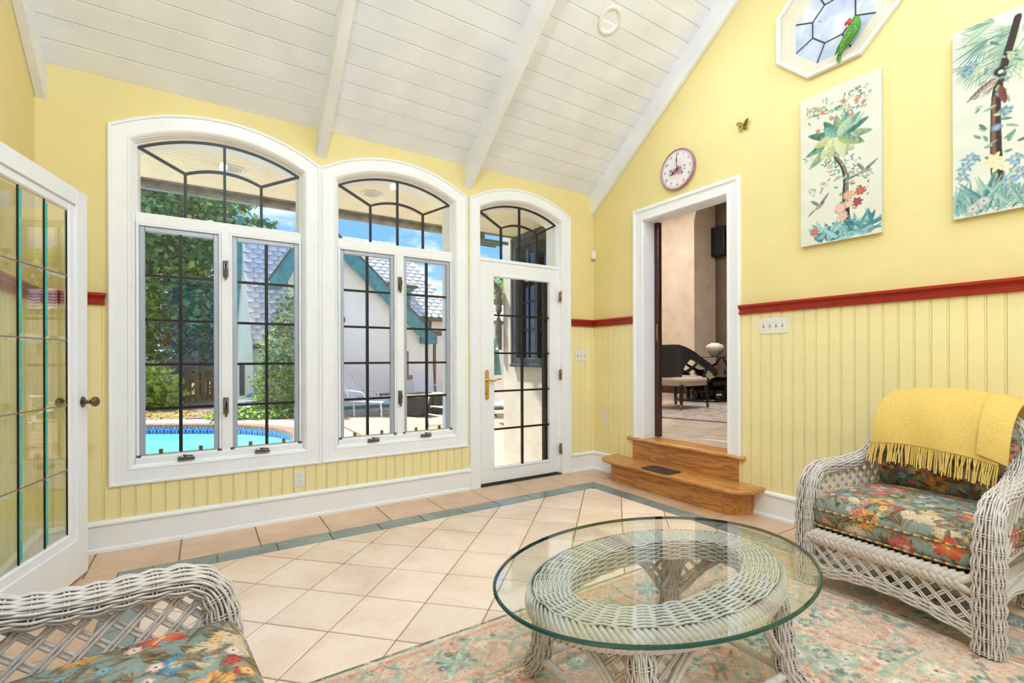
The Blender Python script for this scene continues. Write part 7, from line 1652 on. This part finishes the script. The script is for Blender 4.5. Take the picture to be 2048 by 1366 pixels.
# ================================================================== PATIO FURNITURE
M['whitemetal'] = plain('white_tube_metal', (.84, .82, .78), .4, 0, .04, 20); M['sling'] = plain('white_sling_fabric', (.80, .76, .70), .85, 0, .06, 40); M['padfab'] = plain('pale_striped_cushion', (.72, .67, .62), .9, 0, .16, 26)
def lounge(loc, rz, label):
    r = root('patio_lounge', label, 'patio chair', loc, rz, 'white patio lounges'); B = lambda n, m, mt, s=False: link(n, m.mesh(n, mt, s), r, True)
    f = MB()
    for x in (-.30, .30):
        f.tube([(x, -.05, .36), (x, .78, .34)], .022, 6); f.tube([(x, -.05, .36), (x, -.38, .98)], .022, 6)
    B('frame', f, M['whitemetal'], True)
    for x, y in ((-.30, .02), (.30, .02), (-.30, .72), (.30, .72)): B('leg', MB().tube([(x, y, .35), (x, y+.02, .0)], .020, 6), M['whitemetal'], True)
    B('stretcher', MB().tube([(-.30, .73, .07), (.30, .73, .07)], .018, 6), M['whitemetal'], True)
    for s in (-1, 1): B('armrest', MB().tube(curve([(s*.33, -.20, .62), (s*.34, .05, .60), (s*.335, .28, .55), (s*.31, .36, .36)], 12), .022, 6), M['whitemetal'], True)
    for k in range(7): B('seat_strap', MB().box(-.29, .29, .02+.105*k, .02+.105*k+.085, .350, .362, 0, .003), M['sling'])
    m = MB(); G_ = np.zeros((13, 9, 3))
    for i in range(13):
        for j in range(9): u = -.27+.54*i/12; v = j/8; G_[i, j] = (u, -.06-.36*v, .42+.60*v); G_[i, j, 1] += .05*abs(math.sin(PI*i/4))*.6
    m.grid(G_); m.grid((G_-arr((0, .05, .02)))[::-1]); B('back_cushion', m, M['padfab'], True)
    return r
lounge((3.16, 11.72, ZG), math.radians(225), 'white patio lounge with striped cushion against the gable wall')
lounge((2.33, 11.85, ZG), PI, 'white patio lounge mostly hidden behind the window casing')
def side_table():
    t = root('metal_side_table', 'small black metal side table behind the white lounge', 'side table', (3.95, 12.1, ZG)); mb = MB(); mb.lathe([(0, .46), (.26, .46), (.26, .44), (0, .44)], 3.95, 12.1, ZG, 20); mb.build('top', M['darkframe'], t)
    for k in range(4): a = k*PI/2+.5; MB().tube(curve([(3.95+.22*math.cos(a), 12.1+.22*math.sin(a), ZG+.45), (3.95+.14*math.cos(a), 12.1+.14*math.sin(a), ZG+.25), (3.95+.24*math.cos(a), 12.1+.24*math.sin(a), ZG)], 8), .014, 6).build('leg', M['darkframe'], t, True)
side_table()
def fire_table():
    o = arr((4.17, 10.45)); e1 = nrm(arr((-.21, .36))); e2 = arr((-e1[1], e1[0]))*-1; e2 = e2 if e2[0] > 0 else -e2; rz = math.atan2(e2[1], e2[0]); w, d, hgt = 1.10, .80, .46
    t = root('fire_table', 'dark woven outdoor fire table with a tan stone top', 'fire table', (o[0], o[1], ZG), rz); yy = e1@arr((-math.sin(rz), math.cos(rz))); sg = 1 if yy > 0 else -1
    M['resin'] = plain('dark_woven_resin', (.050, .042, .038), .7, 0, .45, 45, .5)
    for (x0, x1, y0, y1) in ((0, w, 0, .02), (0, w, d-.02, d), (0, .02, 0, d), (w-.02, w, 0, d)): link('side_panel', MB().box(x0, x1, y0*sg, y1*sg, .03, hgt, 0, .004).mesh('side_panel', M['resin']), t, True)
    for x in (.0, w*.5, w): link('corner_post', MB().box(x-.02, x+.02, -.022*sg, .02*sg, 0.0, hgt, 0, .005).mesh('corner_post', M['resin']), t, True)
    link('stone_top', MB().box(-.04, w+.04, -.04*sg, (d+.04)*sg, hgt, hgt+.045, 0, .008).mesh('stone_top', plain('tan_stone_top', (.50, .36, .26), .6, 0, .15, 8)), t, True)
    link('burner_lid', MB().box(w*.25, w*.75, d*.3*sg, d*.7*sg, hgt+.045, hgt+.06, 0, .004).mesh('burner_lid', M['resin']), t, True)
fire_table()
def sling_chair(loc, rz, label):
    r = root('sling_chair', label, 'patio chair', loc, rz, 'white sling patio chairs'); B = lambda n, m, mt, s=False: link(n, m.mesh(n, mt, s), r, True)
    for s in (-1, 1):
        B('side_frame', MB().tube(curve([(s*.29, .30, .0), (s*.29, .33, .30), (s*.29, .28, .60), (s*.29, .05, .66), (s*.29, -.16, .62)], 18), .018, 7), M['whitemetal'], True)
        B('back_rail', MB().tube(curve([(s*.26, .26, .40), (s*.26, -.10, .38), (s*.26, -.22, .50), (s*.26, -.36, 1.0)], 14), .017, 7), M['whitemetal'], True)
        B('rear_leg', MB().tube(curve([(s*.28, .30, .03), (s*.28, -.02, .02), (s*.28, -.24, .06), (s*.27, -.20, .40)], 12), .016, 7), M['whitemetal'], True)
    G_ = np.array([[(-.25+.5*i/6, p[0], p[1]) for p in curve([(.26, .40), (.08, .37), (-.12, .38), (-.22, .50), (-.29, .75), (-.36, 1.0)], 18)] for i in range(7)]); m = MB(); m.grid(G_); m.grid((G_-arr((0, 0, .006)))[::-1]); B('sling', m, M['sling'], True)
    B('cross_bar', MB().tube([(-.28, .31, .25), (.28, .31, .25)], .014, 6), M['whitemetal'], True); return r
sling_chair((5.05, 12.2, ZG), PI+math.radians(-15), 'white sling patio chair behind the dark fire table')
sling_chair((4.12, 8.72, ZG), math.radians(100), 'white sling patio chair in front of the dark fire table')
sling_chair((5.28, 8.55, ZG), math.radians(160), 'white sling patio chair seen through the glazed door')
def patio_set():
    x, y = 5.62, 9.95; t = root('patio_table', 'white topped patio table seen through the glazed door', 'patio table', (x, y, ZG)); MB().lathe([(0, .70), (.55, .70), (.56, .685), (.55, .67), (0, .67)], x, y, ZG, 28).build('table_top', M['whitemetal'], t)
    for k in range(4): a = k*PI/2+.3; MB().tube(curve([(x+.12*math.cos(a), y+.12*math.sin(a), ZG+.67), (x+.1*math.cos(a), y+.1*math.sin(a), ZG+.3), (x+.42*math.cos(a), y+.42*math.sin(a), ZG)], 8), .018, 6).build('leg', M['darkframe'], t, True)
    u = root('patio_umbrella', 'closed green patio umbrella on a pole by the far wall', 'umbrella', (6.58, 11.05, ZG)); MB().tube([(6.58, 11.05, ZG), (6.58, 11.05, 1.75)], .022, 8).build('pole', M['whitemetal'], u, True)
    mb = MB(); n = 16; rows = []
    for z, q in ((1.72, .02), (1.5, .07), (1.1, .11), (.75, .14), (.62, .16)): rows.append([(6.58+q*(1+.3*math.cos(8*a))*math.cos(a), 11.05+q*(1+.3*math.cos(8*a))*math.sin(a), z) for a in np.linspace(0, 2*PI, 33)[:-1]])
    mb.grid(np.array(rows), cv=True); mb.build('canopy', plain('green_canopy', (.10, .24, .20), .8, 0, .4, 8), u, True); MB().lathe([(0, 0), (.25, 0), (.25, .05), (.05, .10), (0, .10)], 6.58, 11.05, ZG, 20).build('base', M['darkframe'], u)
patio_set()
def yard_sign():
    x, y = .97, 12.95; r = root('yard_sign', 'round blue and white yard sign on a stake in the ivy', 'sign', (x, y, ZG)); z = .22; R = .155
    MB().tube([(x, y, ZG), (x, y, z-.12)], .012, 6).build('stake', M['whitemetal'], r); M['signblue'] = plain('sign_blue', (.05, .25, .50), .4); 
    MB().lathe([(0, -.01), (R, -.01), (R, .01), (0, .01)], x, y, z, 28, 'Y').build('disc', M['signblue'], r)
    MB().box(x-R*.98, x+R*.98, y-.014, y-.009, z-.045, z+.045).build('name_band', M['whitemetal'], r); MB().box(x-.09, x+.09, y-.016, y-.013, z-.006, z+.004).build('print_line', M['signblue'], r)
    MB().prism([(x-.11, z-.112), (x+.11, z-.112), (x+.142, z-.062), (x-.142, z-.062)], 'Y', y-.0135, y-.0095).build('lower_band', plain('sign_light_blue', (.30, .48, .68), .4), r)
yard_sign()
def garden_chair():
    r = root('garden_chair', 'white slatted garden chair partly hidden at the white buttress', 'garden chair', (.70, 12.86, ZG), math.radians(-75)); r.scale = (.72, .72, .72); 
    for k in range(5): link('back_slat', MB().prism([(0, 0), (.085, 0), (.085, .70), (.0425, .74), (0, .70)], 'Y', 0, .018).mesh('back_slat', M['whitemetal']), r, True, loc=(-.24+k*.098, -.1, .28)).rotation_euler = (math.radians(22), 0, 0)
    for k in range(5): link('seat_slat', MB().box(-.25, .25, 0, .085, 0, .018, 0, .003).mesh('seat_slat', M['whitemetal']), r, True, loc=(0, -.08+k*.10, .28+.012*k))
    for s in (-1, 1):
        link('arm', MB().box(s*.29-.05, s*.29+.05, -.2, .45, .52, .54, 0, .004).mesh('arm', M['whitemetal']), r, True); link('front_leg', MB().box(s*.28-.02, s*.28+.02, .34, .43, 0, .52, 0, .004).mesh('front_leg', M['whitemetal']), r, True)
        link('rear_leg', MB().prism([(-.45, .0), (-.36, 0), (.42, .30), (.42, .38)], 'X', s*.25-.015, s*.25+.015).mesh('rear_leg', M['whitemetal']), r, True)
garden_chair()
